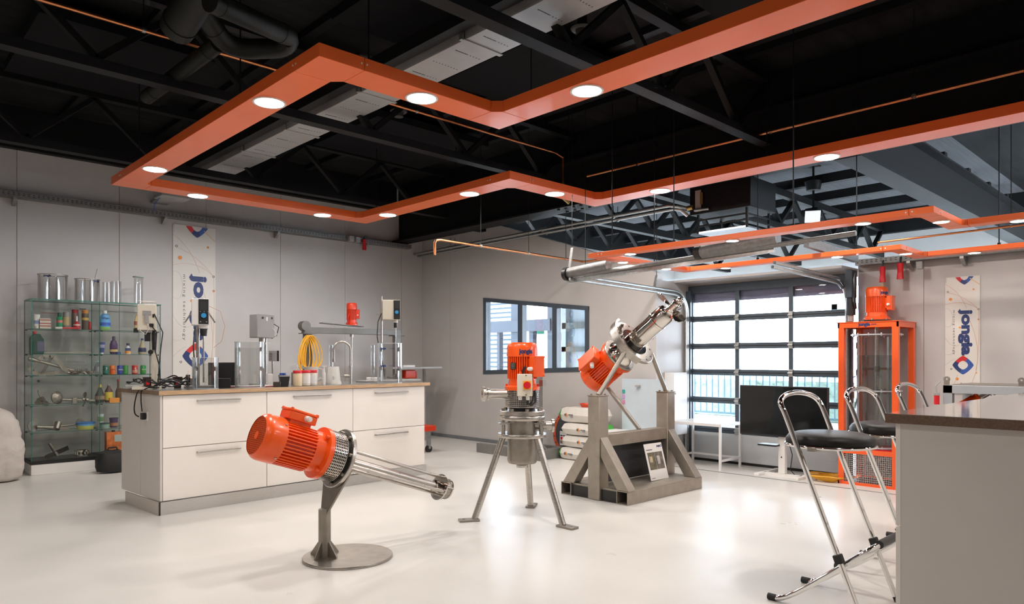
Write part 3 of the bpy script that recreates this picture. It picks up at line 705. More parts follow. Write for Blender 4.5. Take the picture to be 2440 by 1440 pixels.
# entrance porch seen through the window
SHUT = M('shutter sheet', (.13, .16, .18), .7, noise=.04, spec=.1); PORCH = M('porch frame', (.018, .023, .030), .7, noise=.05, spec=.08)
def wq(x, y, X): return px(x, y, X=X)
t = thing('corrugated_wall', 'pale corrugated metal wall seen through the left window pane', 'wall', (13.5, 14, 0))
a_, b_ = wq(1150, 800, 13.5).y, wq(1216, 800, 13.5).y
rib = MB().beam((13.5, b_, 0), (13.5, a_ + .5, 0), .05, .075).mesh('rib', SHUT)
for i in range(26):
    o = put('rib', rib, t); o.location = INV[t.name] @ Vector((0, 0, .06 + i * .125))
MB().box(13.53, b_, 0, 13.6, a_ + .5, 3.3).build('sheet', M('sheet shade', (.05, .07, .085), .8, spec=.1), t, world=True)
t = thing('entrance_porch', 'grey framed glazed entrance porch seen through the window', 'porch', (11.2, 10.5, 0))
def pbar(x0, y0, x1, y1, nm='post', m=PORCH, X=11.2, dx=.12):
    p, q = wq(x0, y0, X), wq(x1, y1, X)
    MB().box(X, min(p.y, q.y), max(0, min(p.z, q.z)), X + dx, max(p.y, q.y), max(p.z, q.z)).build(nm, m, t, world=True)
pbar(1158, 768, 1310, 788, 'fascia', X=11.16, dx=.03)
pbar(1184, 786, 1190, 1010); pbar(1218, 700, 1240, 1010); pbar(1260, 786, 1270, 1010); pbar(1304, 715, 1318, 1010, 'post')
t = thing('exit_door', 'white exit door with small green sign seen through the middle pane', 'door', (11.5, 9.2, 0))
p, q = wq(1270, 780, 11.5), wq(1304, 780, 11.5)
MB().box(11.5, q.y, 0, 11.56, p.y, 2.2).build('leaf', FAC, t, world=True)
p, q = wq(1277, 789, 11.49), wq(1296, 796, 11.49)
MB().box(11.48, q.y, q.z, 11.5, p.y, p.z).build('sign', M('exit sign', (.01, .09, .06), .7, spec=.1), t, world=True)
t = thing('glazed_frame', 'grey glazed screen with two cross bars seen through the right pane', 'screen', (10.2, 7.6, 0))
for (x0, y0, x1, y1) in ((1338, 770, 1396, 782), (1338, 827, 1396, 838)):
    p, q = wq(x0, y0, 10.2), wq(x1, y1, 10.2); MB().box(10.2, q.y, q.z, 10.26, p.y, p.z).build('cross_bar', M('screen bar', (.03, .04, .04), .7, noise=.04, spec=.1), t, world=True)
p, q = wq(1338, 735, 10.2), wq(1348, 880, 10.2); MB().box(10.2, q.y, 0, 10.26, p.y, p.z).build('post', SHUT, t, world=True)
p, q = wq(1348, 735, 10.3), wq(1398, 880, 10.3); MB().box(10.3, q.y, 0, 10.33, p.y, p.z).build('panel', SHUT, t, world=True)
t = thing('flag_sign', 'red and yellow upright sign seen between the window panes', 'sign', (10.8, 8.2, 0))
for (y0, y1, m) in ((792, 812, REDPL), (812, 836, M('sign pink', (.75, .25, .22), .6)), (836, 850, REDPL), (850, 862, GREENP), (862, 880, FAC)):
    p, q = wq(1329, y0, 10.8), wq(1337, y1, 10.8); MB().box(10.8, q.y, q.z, 10.83, p.y, p.z).build('field', m, t, world=True)
p, q = wq(1331, 880, 10.8), wq(1335, 890, 10.8); MB().box(10.8, q.y, 0, 10.83, p.y, p.z).build('post', FAC, t, world=True)
# ================================================================== electric motors
def grid_guard(mb, r, z0, z1, na, nr, bw=.35, t=.004):
    """perforated sheet rolled to a drum: upright and round bars with square holes between them"""
    n = na
    for i in range(nr + 1):
        zc = z0 + (z1 - z0) * i / nr; h = (z1 - z0) / nr * bw / 2 * (1.6 if i in (0, nr) else 1)
        mb.lathe([(r, zc - h), (r + t, zc - h), (r + t, zc + h), (r, zc + h)], n, closed=True)
    for j in range(na):
        a0 = 2 * PI * (j - bw / 2) / na; a1 = 2 * PI * (j + bw / 2) / na
        q = [(rr * math.cos(a), rr * math.sin(a), z) for z in (z0, z1) for a in (a0, a1) for rr in (r, r + t * .9)]
        mb.add(q, [(0, 1, 5, 4), (1, 3, 7, 5), (3, 2, 6, 7), (2, 0, 4, 6)])
def motor(root, X, r, L, phi=0., plate=None, mat=None, eye=None, word=None, box_len=.42, grille=True, cable=False):
    """axis = local z of X, z=0 at the mounting flange, fan at z=L; terminal box towards angle phi"""
    mat = mat or OMOTOR
    iv = INV[root.name]; XX = iv @ X
    def B(): mb = MB(); mb.X = XX; return mb
    mb = B(); mb.lathe([(r * .95, 0), (r * 1.18, 0), (r * 1.18, .07 * L), (r * .93, .10 * L), (r * .90, .22 * L), (r * .90, .24 * L)], 40)
    fl_ = mb.build('flange', mat, root)
    for i in range(4):
        a = PI / 4 + i * PI / 2
        mb = B(); mb.cyl((r * 1.06 * math.cos(a), r * 1.06 * math.sin(a), .07 * L), (r * 1.06 * math.cos(a), r * 1.06 * math.sin(a), .13 * L), r * .09, n=6); mb.build('bolt', mat, fl_)
    mb = B(); mb.cyl((0, 0, .2 * L), (0, 0, .76 * L), r * .84, n=40); mb.build('body', mat, root)
    mb = B(); nf = 40
    for i in range(nf):
        a = 2 * PI * i / nf; d = (a - phi + PI) % (2 * PI) - PI
        if abs(d) < .45: continue
        c0, s0 = math.cos(a), math.sin(a)
        mb.beam((c0 * r * .9, s0 * r * .9, .24 * L), (c0 * r * .9, s0 * r * .9, .73 * L), r * .055, r * .22, up=(c0, s0, 0))
    mb.build('cooling_fins', mat, root)
    mb = B(); mb.lathe([(r * .90, .70 * L), (r * 1.03, .705 * L), (r * 1.03, .90 * L), (r * .99, .95 * L), (r * .90, .985 * L), (r * .85, L)], 44, cap=False)
    fc = mb.build('fan_cover', mat, root)
    if grille:
        mb = B(); mb.cyl((0, 0, .955 * L), (0, 0, .972 * L), r * .88, n=32); mb.build('fan_shadow_plate', M('dark red shade', (.03, .004, .002), .8), fc)  # dark disc paints the shade behind the fan grille
        mb = B(); nb = 19
        for i in range(nb):
            y = (i - nb // 2) * r * .088; hw = math.sqrt(max(0, (r * .86) ** 2 - y * y))
            if hw > .01:
                mb.cbox((0, y, L * .992), (2 * hw, r * .028, .0015)); mb.cbox((y, 0, L * .992), (r * .014, 2 * hw, .0013))
        mb.cyl((0, 0, L * .985), (0, 0, L * 1.0), r * .17, n=20); mb.build('grille', mat, fc)
    for i in range(4):
        a = phi + PI / 4 + i * PI / 2
        mb = B(); p = (r * 1.03 * math.cos(a), r * 1.03 * math.sin(a), .74 * L); mb.cyl(p, (p[0] * 1.03, p[1] * 1.03, p[2]), r * .05, n=6); mb.build('screw', STEEL, fc)
    # terminal box
    T = XX @ Matrix.Rotation(phi, 4, 'Z')
    def BT(): mb = MB(); mb.X = T; return mb
    bl = box_len * L; zc = .50 * L; hw = r * .50
    mb = BT(); mb.box(r * .8, -hw * .75, zc - bl * .38, r * 1.08, hw * .75, zc + bl * .38); mb.build('box_neck', mat, root)
    mb = BT(); mb.box(r * 1.05, -hw, zc - bl / 2, r * 1.42, hw, zc + bl / 2); tb = mb.build('terminal_box', mat, root, bevel=r * .05)
    mb = BT(); mb.box(r * 1.42, -hw * 1.04, zc - bl * .52, r * 1.53, hw * 1.04, zc + bl * .52); mb.build('lid', mat, tb, bevel=r * .04)
    for sy in (-1, 1):
        for sz in (-1, 1):
            mb = BT(); mb.cyl((r * 1.42, sy * hw * .92, zc + sz * bl * .46), (r * 1.56, sy * hw * .92, zc + sz * bl * .46), r * .07, n=8); mb.build('lid_screw', mat, tb)
    mb = BT(); gs = 1 if cable is not None else -1
    mb.cyl((r * 1.25, -hw, zc - bl * .12), (r * 1.25, -hw - r * .30, zc - bl * .12), r * .14, r * .12, n=12); mb.cyl((r * 1.25, -hw - r * .30, zc - bl * .12), (r * 1.25, -hw - r * .34, zc - bl * .12), r * .07, n=10)
    mb.build('cable_gland', PLWHITE, tb)
    if plate is not None:
        P_ = XX @ Matrix.Rotation(plate, 4, 'Z')
        mb = MB(); mb.X = P_; mb.box(r * 1.0, -r * .21, .44 * L, r * 1.04, r * .21, .58 * L); pl = mb.build('nameplate', M('nameplate', (.05, .05, .04), .35, .5, noise=.5, nscale=40), root)
        for k_ in range(4):
            mb = MB(); mb.X = P_; mb.box(r * 1.04, -r * .15, (.46 + k_ * .03) * L, r * 1.045, r * .12, (.467 + k_ * .03) * L); mb.build('plate_line', GREYP, pl)
    if eye is not None:
        E_ = XX @ Matrix.Rotation(eye, 4, 'Z')
        mb = MB(); mb.X = E_; mb.cyl((r * .9, 0, .36 * L), (r * 1.08, 0, .36 * L), r * .11, n=12)
        mb.tube([(r * 1.17 + r * .11 * math.cos(a), 0, .36 * L + r * .11 * math.sin(a)) for a in [2 * PI * i / 14 for i in range(14)]], r * .035, 8, closed=True); mb.build('lifting_eye', mat, root)
    if word is not None:
        # lettering bent round the fan cover: word centre at angle word
        mb = MB(); v, f, (x0, y0, x1, y1) = text('jongia', .05, 1.)
        k_ = r * .95 / (x1 - x0); rad = r * 1.032
        vv = []
        for p in v:
            a = word + (p[0] - (x0 + x1) / 2) * k_ / rad; z = .80 * L + (p[1] - (y0 + y1) / 2) * k_ * 1.1
            rr = rad + .0015 * (1 if p[2] > 0 else 0); vv.append(XX @ Vector((rr * math.cos(a), rr * math.sin(a), z)))
        mb.add(vv, f); mb.build('lettering', NAVY, fc)
    return fc
def wpart(root, name, mats=STEEL, X=None):
    """a builder in world space whose result becomes a part of root"""
    mb = MB(); mb.X = INV[root.name] @ X if X is not None else INV[root.name].copy()
    return mb

# ------------------------------------------------------------------ slanted mixer on the round foot plate
b0 = px(757, 1330, Z=0)
m1 = thing('slanted_mixer', 'orange motor mixer tilted on a round steel foot plate in the foreground', 'mixer', (b0.x, b0.y, 0))
dc = px(829, 1329, Z=0)
mb = wpart(m1, ''); mb.lathe([(0, .0), (.298, .0), (.30, .004), (.30, .014), (.297, .018), (0, .018)], 72, (dc.x, dc.y, 0)); mb.build('foot_plate', M('turned plate', (.42, .39, .35), .34, 1., noise=.15, nscale=14, rn=.08), m1)
dep0 = b0.x * FWD.x + b0.y * FWD.y
ax = (RGT * .70 + FWD * .62 + Vector((0, 0, -.33))).normalized()
fc0 = at_depth(804, 1092, dep0 + .05)                                  # centre of the steel flange
dn = -(Vector((0, 0, 1)) - ax * ax.z).normalized()
b0 = fc0 + dn * .37 + ax * .03; b0.z = 0
mb = wpart(m1, ''); mb.cyl((b0.x, b0.y, .018), (b0.x, b0.y, .335), .041, n=28); mb.build('post', STEELD, m1)
for a in (0.15, PI * .62, -PI * .42, PI * 1.15):
    d = Vector((math.cos(a), math.sin(a), 0)); X = Matrix.Identity(4)
    sdv = Vector((-d.y, d.x, 0)) * .005
    q = [(.035, .018), (.115, .018), (.115, .026), (.042, .12), (.035, .12)]
    v = [Vector((b0.x, b0.y, 0)) + d * x + Vector((0, 0, z)) - sdv for x, z in q] + [Vector((b0.x, b0.y, 0)) + d * x + Vector((0, 0, z)) + sdv for x, z in q]
    mb = wpart(m1, ''); mb.add(v, [(0, 1, 2, 3, 4), (9, 8, 7, 6, 5)] + [(i, 5 + i, 5 + (i + 1) % 5, (i + 1) % 5) for i in range(5)]); mb.build('gusset', STEELD, m1)
X1 = frame_to(-ax, (0, 0, 1), fc0)                                      # z runs from the flange towards the fan, x up
S = dep0 / FOC                                                          # metres per pixel here
mb = wpart(m1, '', X=X1); mb.lathe([(.06, -.022), (.20, -.022), (.204, -.018), (.204, .0), (.20, .004), (.06, .004)], 60, closed=True); fl1 = mb.build('steel_flange', STEEL, m1)
for i in range(8):
    a = 2 * PI * i / 8 + .2; mb = wpart(m1, '', X=X1); mb.cyl((.178 * math.cos(a), .178 * math.sin(a), .004), (.178 * math.cos(a), .178 * math.sin(a), .018), .013, n=6); mb.build('bolt', STEELD, fl1)
mb = wpart(m1, '', X=X1); mb.lathe([(.10, .004), (.168, .004), (.165, .03), (.10, .03)], 40, closed=True); mb.build('spacer_ring', DUCTB, m1)
mb = wpart(m1, '', X=X1); mb.cyl((0, 0, .0), (0, 0, .12), .10, n=24); mb.build('bearing_housing', DARKP, m1)
mb = wpart(m1, '', X=X1); grid_guard(mb, .166, .026, .128, 52, 8); mb.build('perforated_guard', STEEL, m1)
motor(m1, X1 @ Matrix.Translation((0, 0, .126)), .148, .47, phi=0., plate=PI * .565, eye=PI * .60)
# cheek plate from post to flange, in the plane of the flange
pl = [(-.05, -.19), (-.12, -.165), (-.37, -.045), (-.405, -.03), (-.415, 0), (-.405, .03), (-.37, .045), (-.12, .165), (-.05, .19)]
mb = wpart(m1, '', X=X1 @ Matrix.Translation((0, 0, -.036))); mb.prism(pl, .013); mb.build('cheek_plate', STEELD, m1, bevel=.002)
LT = .90
def tubep(nm, o, r, mat=STEEL, z0=-.02, z1=-LT):
    mb = wpart(m1, '', X=X1); mb.cyl((o[0], o[1], z0), (o[0], o[1], z1), r, n=20); return mb.build(nm, mat, m1)
tubep('shaft_tube', (0, 0), .031)
tubep('inner_shaft', (0, 0), .013, POLISH, -.7, -LT - .06)
for a in (PI * .06, PI * .73, PI * 1.4): tubep('stay_rod', (.078 * math.cos(a), .078 * math.sin(a)), .0125)
mb = wpart(m1, '', X=X1); mb.lathe([(.02, -LT - .012), (.098, -LT - .012), (.10, -LT - .008), (.10, -LT), (.02, -LT)], 40, closed=True); hd = mb.build('head_plate', POLISH, m1)
mb = wpart(m1, '', X=X1); mb.lathe([(.036, -LT), (.036, -LT + .02), (.045, -LT + .02), (.045, -LT + .05), (.03, -LT + .055), (.026, -LT + .07)], 24); mb.build('bearing', POLISH, m1)
mb = wpart(m1, '', X=X1); grid_guard(mb, .068, -LT - .075, -LT - .012, 40, 5, .45, .004); mb.build('rotor_stator', STEEL, m1)
mb = wpart(m1, '', X=X1); mb.lathe([(.02, -LT - .085), (.078, -LT - .085), (.078, -LT - .074), (.02, -LT - .074)], 32, closed=True); mb.build('end_ring', POLISH, m1)
for i in range(3):
    a = PI * .06 + i * 2 * PI / 3 + .5; mb = wpart(m1, '', X=X1); mb.cyl((.083 * math.cos(a), .083 * math.sin(a), -LT - .08), (.083 * math.cos(a), .083 * math.sin(a), -LT + .004), .007, n=8); mb.build('bolt', STEEL, hd)

# ------------------------------------------------------------------ upright mixer on the tripod
tx, ty = 4.225, 4.275
m2 = thing('tripod_mixer', 'upright orange motor mixer with steel vessel on a three-legged stand', 'mixer', (tx, ty, 0))
X2 = Matrix.Translation((tx, ty, 0))
cang = math.atan2(-ty, -tx)                                             # towards the viewer
def m2p(): return wpart(m2, '', X=X2)
mb = m2p(); mb.lathe([(0, .465), (.115, .467), (.124, .48), (.126, .50), (.126, .84)], 48); mb.build('vessel', STEELD, m2)
mb = m2p(); mb.lathe([(0, .43), (.048, .43), (.05, .435), (.05, .452), (.03, .455), (.03, .47)], 24); mb.build('drain_cap', STEEL, m2)
mb = m2p(); mb.lathe([(.126, .835), (.19, .835), (.193, .839), (.193, .868), (.19, .872), (.126, .872)], 60, closed=True); fa = mb.build('vessel_flange', STEEL, m2)
mb = m2p(); mb.lathe([(.0, .874), (.188, .874), (.193, .878), (.193, .908), (.188, .912), (0, .912)], 60); fb = mb.build('cover_flange', STEEL, m2)
for i in range(8):
    a = 2 * PI * i / 8 + .25; c_, s_ = math.cos(a) * .165, math.sin(a) * .165
    mb = m2p(); mb.cyl((c_, s_, .912), (c_, s_, .932), .017, n=6); mb.build('bolt', STEELD, fb)
    mb = m2p(); mb.cyl((c_, s_, .815), (c_, s_, .835), .017, n=6); mb.build('nut', STEELD, fa)
mb = m2p(); mb.lathe([(.126, .69), (.205, .69), (.207, .693), (.207, .717), (.205, .72), (.126, .72)], 60, closed=True); mb.build('support_ring', STEEL, m2)
mb = m2p(); mb.lathe([(.11, .91), (.11, 1.10)], 32); mb.build('lantern', DARKP, m2)
mb = m2p(); grid_guard(mb, .138, .945, 1.085, 56, 9); mb.build('perforated_guard', STEEL, m2)
mb = m2p(); mb.cyl((0, 0, .90), (0, 0, 1.1), .03, n=16); mb.build('shaft', POLISH, m2)
motor(m2, X2 @ Matrix.Translation((0, 0, 1.085)), .125, .40, phi=cang + .85, plate=cang - .62, word=cang + .25, eye=cang - .1, grille=False)
mb = m2p(); mb.lathe([(0, 1.482), (.10, 1.482), (.098, 1.486), (0, 1.487)], 32); mb.build('fan_cover_top', OMOTOR, m2)
for (lx, ly) in ((3.845, 4.485), (4.235, 3.80), (4.595, 4.535)):
    d = Vector((lx - tx, ly - ty, 0)).normalized()
    mb = wpart(m2, ''); mb.cyl(Vector((tx, ty, .70)) + d * .165, Vector((lx, ly, .012)) - d * .02, .027, n=20); lg = mb.build('leg', STEEL, m2)
    s_ = Vector((-d.y, d.x, 0))
    mb = wpart(m2, ''); mb.beam(Vector((lx, ly, .009)) - d * .06, Vector((lx, ly, .009)) + d * .11, .085, .018); mb.build('foot', STEELD, lg, bevel=.003)
    mb = wpart(m2, ''); mb.cyl(Vector((lx, ly, .018)) + d * .07, Vector((lx, ly, .0185)) + d * .07, .012, n=12); mb.build('bolt_hole', DARKP, lg)
for a in (cang - 1.15, cang + 1.15, cang + PI):
    c_, s_ = math.cos(a), math.sin(a)
    mb = m2p(); mb.cyl((c_ * .175, s_ * .175, .72), (c_ * .175, s_ * .175, .80), .018, n=14); sp_ = mb.build('spacer', STEEL, m2)
    mb = m2p(); mb.beam((c_ * .10, s_ * .10, .806), (c_ * .215, s_ * .215, .806), .05, .012); mb.cyl((c_ * .175, s_ * .175, .812), (c_ * .175, s_ * .175, .826), .014, n=6); mb.build('lug', STEEL, sp_)
# side outlets
lft = -(RGT * .95) - FWD * .28; lft.normalize()
p0 = Vector((tx, ty, 1.055)) + lft * .10; p1 = Vector((tx, ty, 1.055)) + lft * .34
mb = wpart(m2, ''); mb.cyl(p0, p1, .041, n=24); mb.build('inlet_pipe', STEEL, m2)
mb = wpart(m2, ''); mb.ring(p1 - lft * .012, p1 + lft * .008, .062, .03, 32); mb.build('inlet_ferrule', STEEL, m2)
mb = wpart(m2, ''); mb.ring(p1 - lft * .05, p1 - lft * .03, .052, .035, 28); mb.build('inlet_collar', STEEL, m2)
rgt = (RGT * .96 - FWD * .25).normalized()
p0 = Vector((tx, ty, .79)) + rgt * .11; p1 = Vector((tx, ty, .79)) + rgt * .265
mb = wpart(m2, ''); mb.cyl(p0, p1, .036, n=24); mb.build('outlet_pipe', STEEL, m2)
mb = wpart(m2, ''); mb.ring(p1 - lft * -.012, p1 + rgt * .008, .056, .03, 32); mb.build('outlet_ferrule', STEEL, m2)
# switch box in front
tv = (Vector((-tx, -ty, 0)).normalized() + RGT * .05).normalized(); sw = at_depth(1250, 918, 5.86)
XS = frame_to(tv, RGT, sw)
mb = wpart(m2, '', X=XS); mb.box(-.062, -.092, -.04, .062, .092, .03); sb = mb.build('switch_box', CREAM, m2, bevel=.006)
mb = wpart(m2, '', X=XS); mb.box(-.014, -.035, .03, .05, .035, .036); mb.build('switch_plate', M('yellow plate', (.85, .45, .02), .4), sb)
mb = wpart(m2, '', X=XS); mb.cyl((.018, 0, .036), (.018, 0, .055), .030, n=24); mb.build('switch_knob', REDPL, sb)
for y in (-.08, .08): mb = wpart(m2, '', X=XS); mb.cyl((.01, y, .03), (.01, y, .032), .005, n=8); mb.build('screw', DARKP, sb)
for x in (-.035, .025): mb = wpart(m2, '', X=XS); mb.cyl((x, -.092, -.005), (x, -.125, -.005), .018, .015, n=10); mb.build('gland', PLWHITE, sb)
mb = wpart(m2, '', X=XS); mb.tube([(.025, -.125, -.005), (.03, -.155, -.005), (.06, -.165, -.005), (.09, -.14, -.02), (.095, -.08, -.04), (.085, -.03, -.06)], .011, 8); mb.build('cable', DARKP, m2)
mb = wpart(m2, '', X=XS); mb.tube([(-.015, .09, -.02), (-.012, .115, -.02), (-.002, .14, -.01), (.015, .15, -.01)], .011, 8); mb.build('cable', DARKP, m2)
mb = wpart(m2, '', X=XS); mb.box(-.05, -.07, -.10, .05, .07, -.04); mb.build('bracket', STEEL, m2)
mb = wpart(m2, ''); q = at_depth(1293, 913, 6.0); mb.cbox(q, (.04, .04, .055)); mb.build('label_tag', GREYP, m2)

# ------------------------------------------------------------------ upside-down mixer on the heavy stand
BRN = M('brown blasted steel', (.40, .36, .305), .50, .85, noise=.1, nscale=10, bump=.08, bscale=150)
m3 = thing('tilted_mixer', 'polished propeller mixer with orange motor pointing upward on rods', 'mixer', (5.9, 4.37, 1.0))
st = thing('mixer_stand', 'heavy brown steel stand with two box posts and fork pockets', 'stand', (5.9, 4.35, 0))
SX0, SX1, SY0, SY1 = 5.26, 6.53, 3.95, 4.77
def hollow(x0, y0, z0, x1, y1, z1, t, axis):
    mb = MB(); mb.X = INV[st.name].copy()
    if axis == 'x':
        mb.box(x0, y0, z0, x1, y1, z0 + t).box(x0, y0, z1 - t, x1, y1, z1).box(x0, y0, z0 + t, x1, y0 + t, z1 - t).box(x0, y1 - t, z0 + t, x1, y1, z1 - t)
    return mb
for y0, y1 in ((SY0, SY0 + .13), (SY1 - .13, SY1)):
    hollow(SX0, y0, 0, SX1, y1, .125, .008, 'x').build('skid', BRN, st, bevel=.002)
wpart(st, '').box(SX0 + .03, SY0 + .13, .105, SX1, SY1 - .13, .123).build('deck_plate', BRN, st)
wpart(st, '').box(SX0 + .02, SY0 + .13, .0, SX0 + .028, SY1 - .13, .105).build('end_plate', DARKP, st)
PW = .142
for px0 in (SX0 - .01, SX1 - .145):
    cx = px0 + PW / 2; cy = 4.345
    p = wpart(st, '').box(px0, cy - PW / 2, 0.001, px0 + PW, cy + PW / 2, .99).build('post', BRN, st, bevel=.008)
    wpart(st, '').box(px0 - .004, cy - PW / 2 - .004, .99, px0 + PW + .004, cy + PW / 2 + .004, 1.0).build('cap_plate', BRN, p)
    for sx_ in (.03, PW - .03):
        for sy_ in (-.05, .05): wpart(st, '').cyl((px0 + sx_, cy + sy_, 1.0), (px0 + sx_, cy + sy_, 1.012), .011, n=6).build('bolt', STEELD, p)
    for sgn in (-1, 1):
        q = [(PW / 2 + .001, .60), (PW / 2 + .001, .42), (.265, .126), (.405, .126)]
        v = [(cx - .055, cy + sgn * y, z) for y, z in q] + [(cx + .055, cy + sgn * y, z) for y, z in q]
        wpart(st, '').add(v, [(0, 1, 2, 3), (7, 6, 5, 4), (0, 4, 5, 1), (1, 5, 6, 2), (2, 6, 7, 3), (3, 7, 4, 0)] if sgn > 0 else [(3, 2, 1, 0), (4, 5, 6, 7), (1, 5, 4, 0), (2, 6, 5, 1), (3, 7, 6, 2), (0, 4, 7, 3)]).build('brace', BRN, st, bevel=.004)
wpart(st, '').box(SX0 + .14, 4.29, .50, SX1 - .14, 4.40, .62).build('cross_beam', BRN, st, bevel=.005)
wpart(st, '').box(SX0 + .14, 4.40, .13, SX1 - .14, 4.41, .50).build('back_panel', M('dark panel', (.05, .05, .055), .5, noise=.1), st)
# mixer: axis towards -Y and up
FCE = at_depth(1509, 817, 7.2)
a3 = Vector((.05, -.80, .60)).normalized()
X3 = frame_to(a3, (1, 0, 0), FCE)          # z along the shaft, x to the right along the stand
def m3p(): return wpart(m3, '', X=X3)
mb = m3p(); mb.lathe([(.12, -.02), (.255, -.02), (.26, -.015), (.26, .008), (.255, .012), (.12, .012)], 64, closed=True); f3 = mb.build('mounting_flange', STEEL, m3)
for i in range(12):
    a = 2 * PI * i / 12 + .13; mb = m3p(); mb.cyl((.225 * math.cos(a), .225 * math.sin(a), .012), (.225 * math.cos(a), .225 * math.sin(a), .013), .011, n=10); mb.build('bolt_hole', DARKP, f3)
for i in range(4):
    a = PI * .62 + i * .34; mb = m3p(); mb.cyl((.205 * math.cos(a), .205 * math.sin(a), .012), (.205 * math.cos(a), .205 * math.sin(a), .035), .02, n=6).cyl((.205 * math.cos(a), .205 * math.sin(a), .035), (.205 * math.cos(a), .205 * math.sin(a), .05), .011, n=8); mb.build('bolt', POLISH, f3)
mb = m3p(); mb.lathe([(.0, .012), (.155, .012), (.155, .02), (.0, .02)], 48); mb.build('seal_plate', M('dark polished', (.06, .058, .055), .12, 1.), m3)
mb = m3p(); mb.lathe([(.25, -.03), (.285, -.03), (.288, -.02), (.288, .03), (.275, .03), (.272, -.01), (.25, -.01)], 48, closed=True); mb.X = mb.X; mb.build('yoke_ring', BRN, m3) if False else None
# half yoke round the left of the flange
mb = m3p(); q = []
for i in range(17):
    a = PI * .60 + i * PI * .75 / 16
    q += [(.262 * math.cos(a), .262 * math.sin(a), -.03), (.285 * math.cos(a), .285 * math.sin(a), -.03), (.285 * math.cos(a), .285 * math.sin(a), .05), (.262 * math.cos(a), .262 * math.sin(a), .05)]
f = []
for i in range(16):
    o_ = i * 4; f += [(o_ + j, o_ + 4 + j, o_ + 4 + (j + 1) % 4, o_ + (j + 1) % 4) for j in range(4)]
f += [(0, 1, 2, 3), (67, 66, 65, 64)]
mb.add(q, f); mb.build('yoke', CREAM if False else STEEL, m3)
mb = m3p(); mb.lathe([(.105, .0), (.105, .06), (.10, .065), (.098, .33), (.104, .335), (.104, .355), (.098, .36), (.096, .47), (.085, .49), (.05, .495)], 40); mb.build('shaft_housing', POLISH, m3)
mb = m3p(); mb.lathe([(.05, .49), (.05, .53), (.045, .535), (.045, .60), (.05, .605), (.05, .625), (.03, .64)], 28); hb_ = mb.build('hub', POLISH, m3)
mb = m3p(); mb.ball((0, 0, .655), .038, 16, 10); mb.build('hub_nut', POLISH, m3)
for i in range(3):
    a = .35 + i * 2 * PI / 3
    Bm = X3 @ Matrix.Translation((0, 0, .565)) @ Matrix.Rotation(a, 4, 'Z') @ Matrix.Translation((.04, 0, 0)) @ Matrix.Rotation(R(38), 4, 'X')
    mb = wpart(m3, '', X=Bm); q = []; nn_ = 14
    for s_ in (0, 1):
        for k_ in range(nn_):
            t_ = 2 * PI * k_ / nn_; x = .085 + .085 * math.cos(t_); y = .058 * math.sin(t_) * (1 + .35 * math.cos(t_))
            q.append((x, y, (.004 if s_ else -.004) + .12 * (x / .17) ** 2 * .2))
    mb.add(q, [tuple(range(nn_ - 1, -1, -1)), tuple(range(nn_, 2 * nn_))] + [(k_, (k_ + 1) % nn_, nn_ + (k_ + 1) % nn_, nn_ + k_) for k_ in range(nn_)])
    mb.build('propeller_blade', POLISH, m3)
mb = m3p(); mb.lathe([(.09, -.02), (.12, -.04), (.125, -.10), (.11, -.12), (.145, -.17), (.15, -.21)], 36, cap=False); mb.build('lantern', POLISH, m3)
mb = m3p(); mb.cyl((0, 0, -.2), (0, 0, 0), .05, n=16); mb.build('drive_shaft', STEELD, m3)
mb = m3p(); mb.lathe([(.0, -.225), (.19, -.225), (.19, -.205), (.0, -.205)], 40); mb.build('motor_plate', STEEL, m3)
XM = X3 @ Matrix.Rotation(PI, 4, 'X') @ Matrix.Translation((0, 0, .225))
motor(m3, XM, .165, .44, phi=PI * 1.17, plate=None, eye=None, box_len=.55)
for p0, p1 in (((px(1433, 940, X=5.34)), at_depth(1467, 838, 7.02)), (at_depth(1570, 931, 7.72), at_depth(1538, 858, 7.33)), (at_depth(1504, 1050, 7.25), at_depth(1470, 922, 7.45))):
    pass
la, lb = Vector((5.33, 4.345, 1.0)), FCE + X3.to_3x3() @ Vector((-.235, -.12, -.01))
wpart(m3, '').cyl(la, lb, .0225, n=16).build('stay_tube', STEELD, m3)
la, lb = Vector((6.46, 4.345, 1.0)), FCE + X3.to_3x3() @ Vector((.235, -.12, -.01))
wpart(m3, '').cyl(la, lb, .0225, n=16).build('stay_tube', STEELD, m3)
la, lb = Vector((6.02, 4.345, .62)), FCE + X3.to_3x3() @ Vector((0, .02, -.62)) + Vector((0, .0, -.17))
wpart(m3, '').cyl((6.02, 4.37, .62), (5.93, 4.72, 1.05), .0225, n=16).build('stay_tube', STEELD, m3)
# info board leaning on the cross beam
XP = frame_to((0.05, -.97, .26), (1, 0, 0), (6.06, 4.19, .305))
ib = thing('info_board', 'white info board with two photos leaning in the heavy stand', 'sign', (6.06, 4.15, .125))
wpart(ib, '', X=XP).box(-.165, -.185, -.004, .165, .185, 0).build('sheet', PLWHITE, ib)
for (x0, x1, c) in ((-.135, -.005, (.16, .14, .09)), (.0, .135, (.19, .16, .14))):
    ph = wpart(ib, '', X=XP).box(x0, -.08, 0, x1, .095, .001).build('photo', M('photo %s' % x0, c, .5, noise=.7, nscale=9), ib)
    wpart(ib, '', X=XP).box(x0 + .02, -.005 if x0 < 0 else -.03, .001, x0 + .075, .055, .0016).build('photo_vessel', M('photo light %s' % x0, (.50, .42, .28) if x0 < 0 else (.42, .38, .35), .5, noise=.5, nscale=15), ph)
mb = wpart(ib, '', X=XP); letter(mb, 'jongia', Matrix.Translation((.095, .15, .0)), width=.07, bold=.05); mb.build('lettering', NAVY, ib)
mb = wpart(ib, '', X=XP); mb.ring((.147, .152, 0), (.147, .152, .001), .014, .008, 16); mb.build('logo_ring', NAVY, ib)
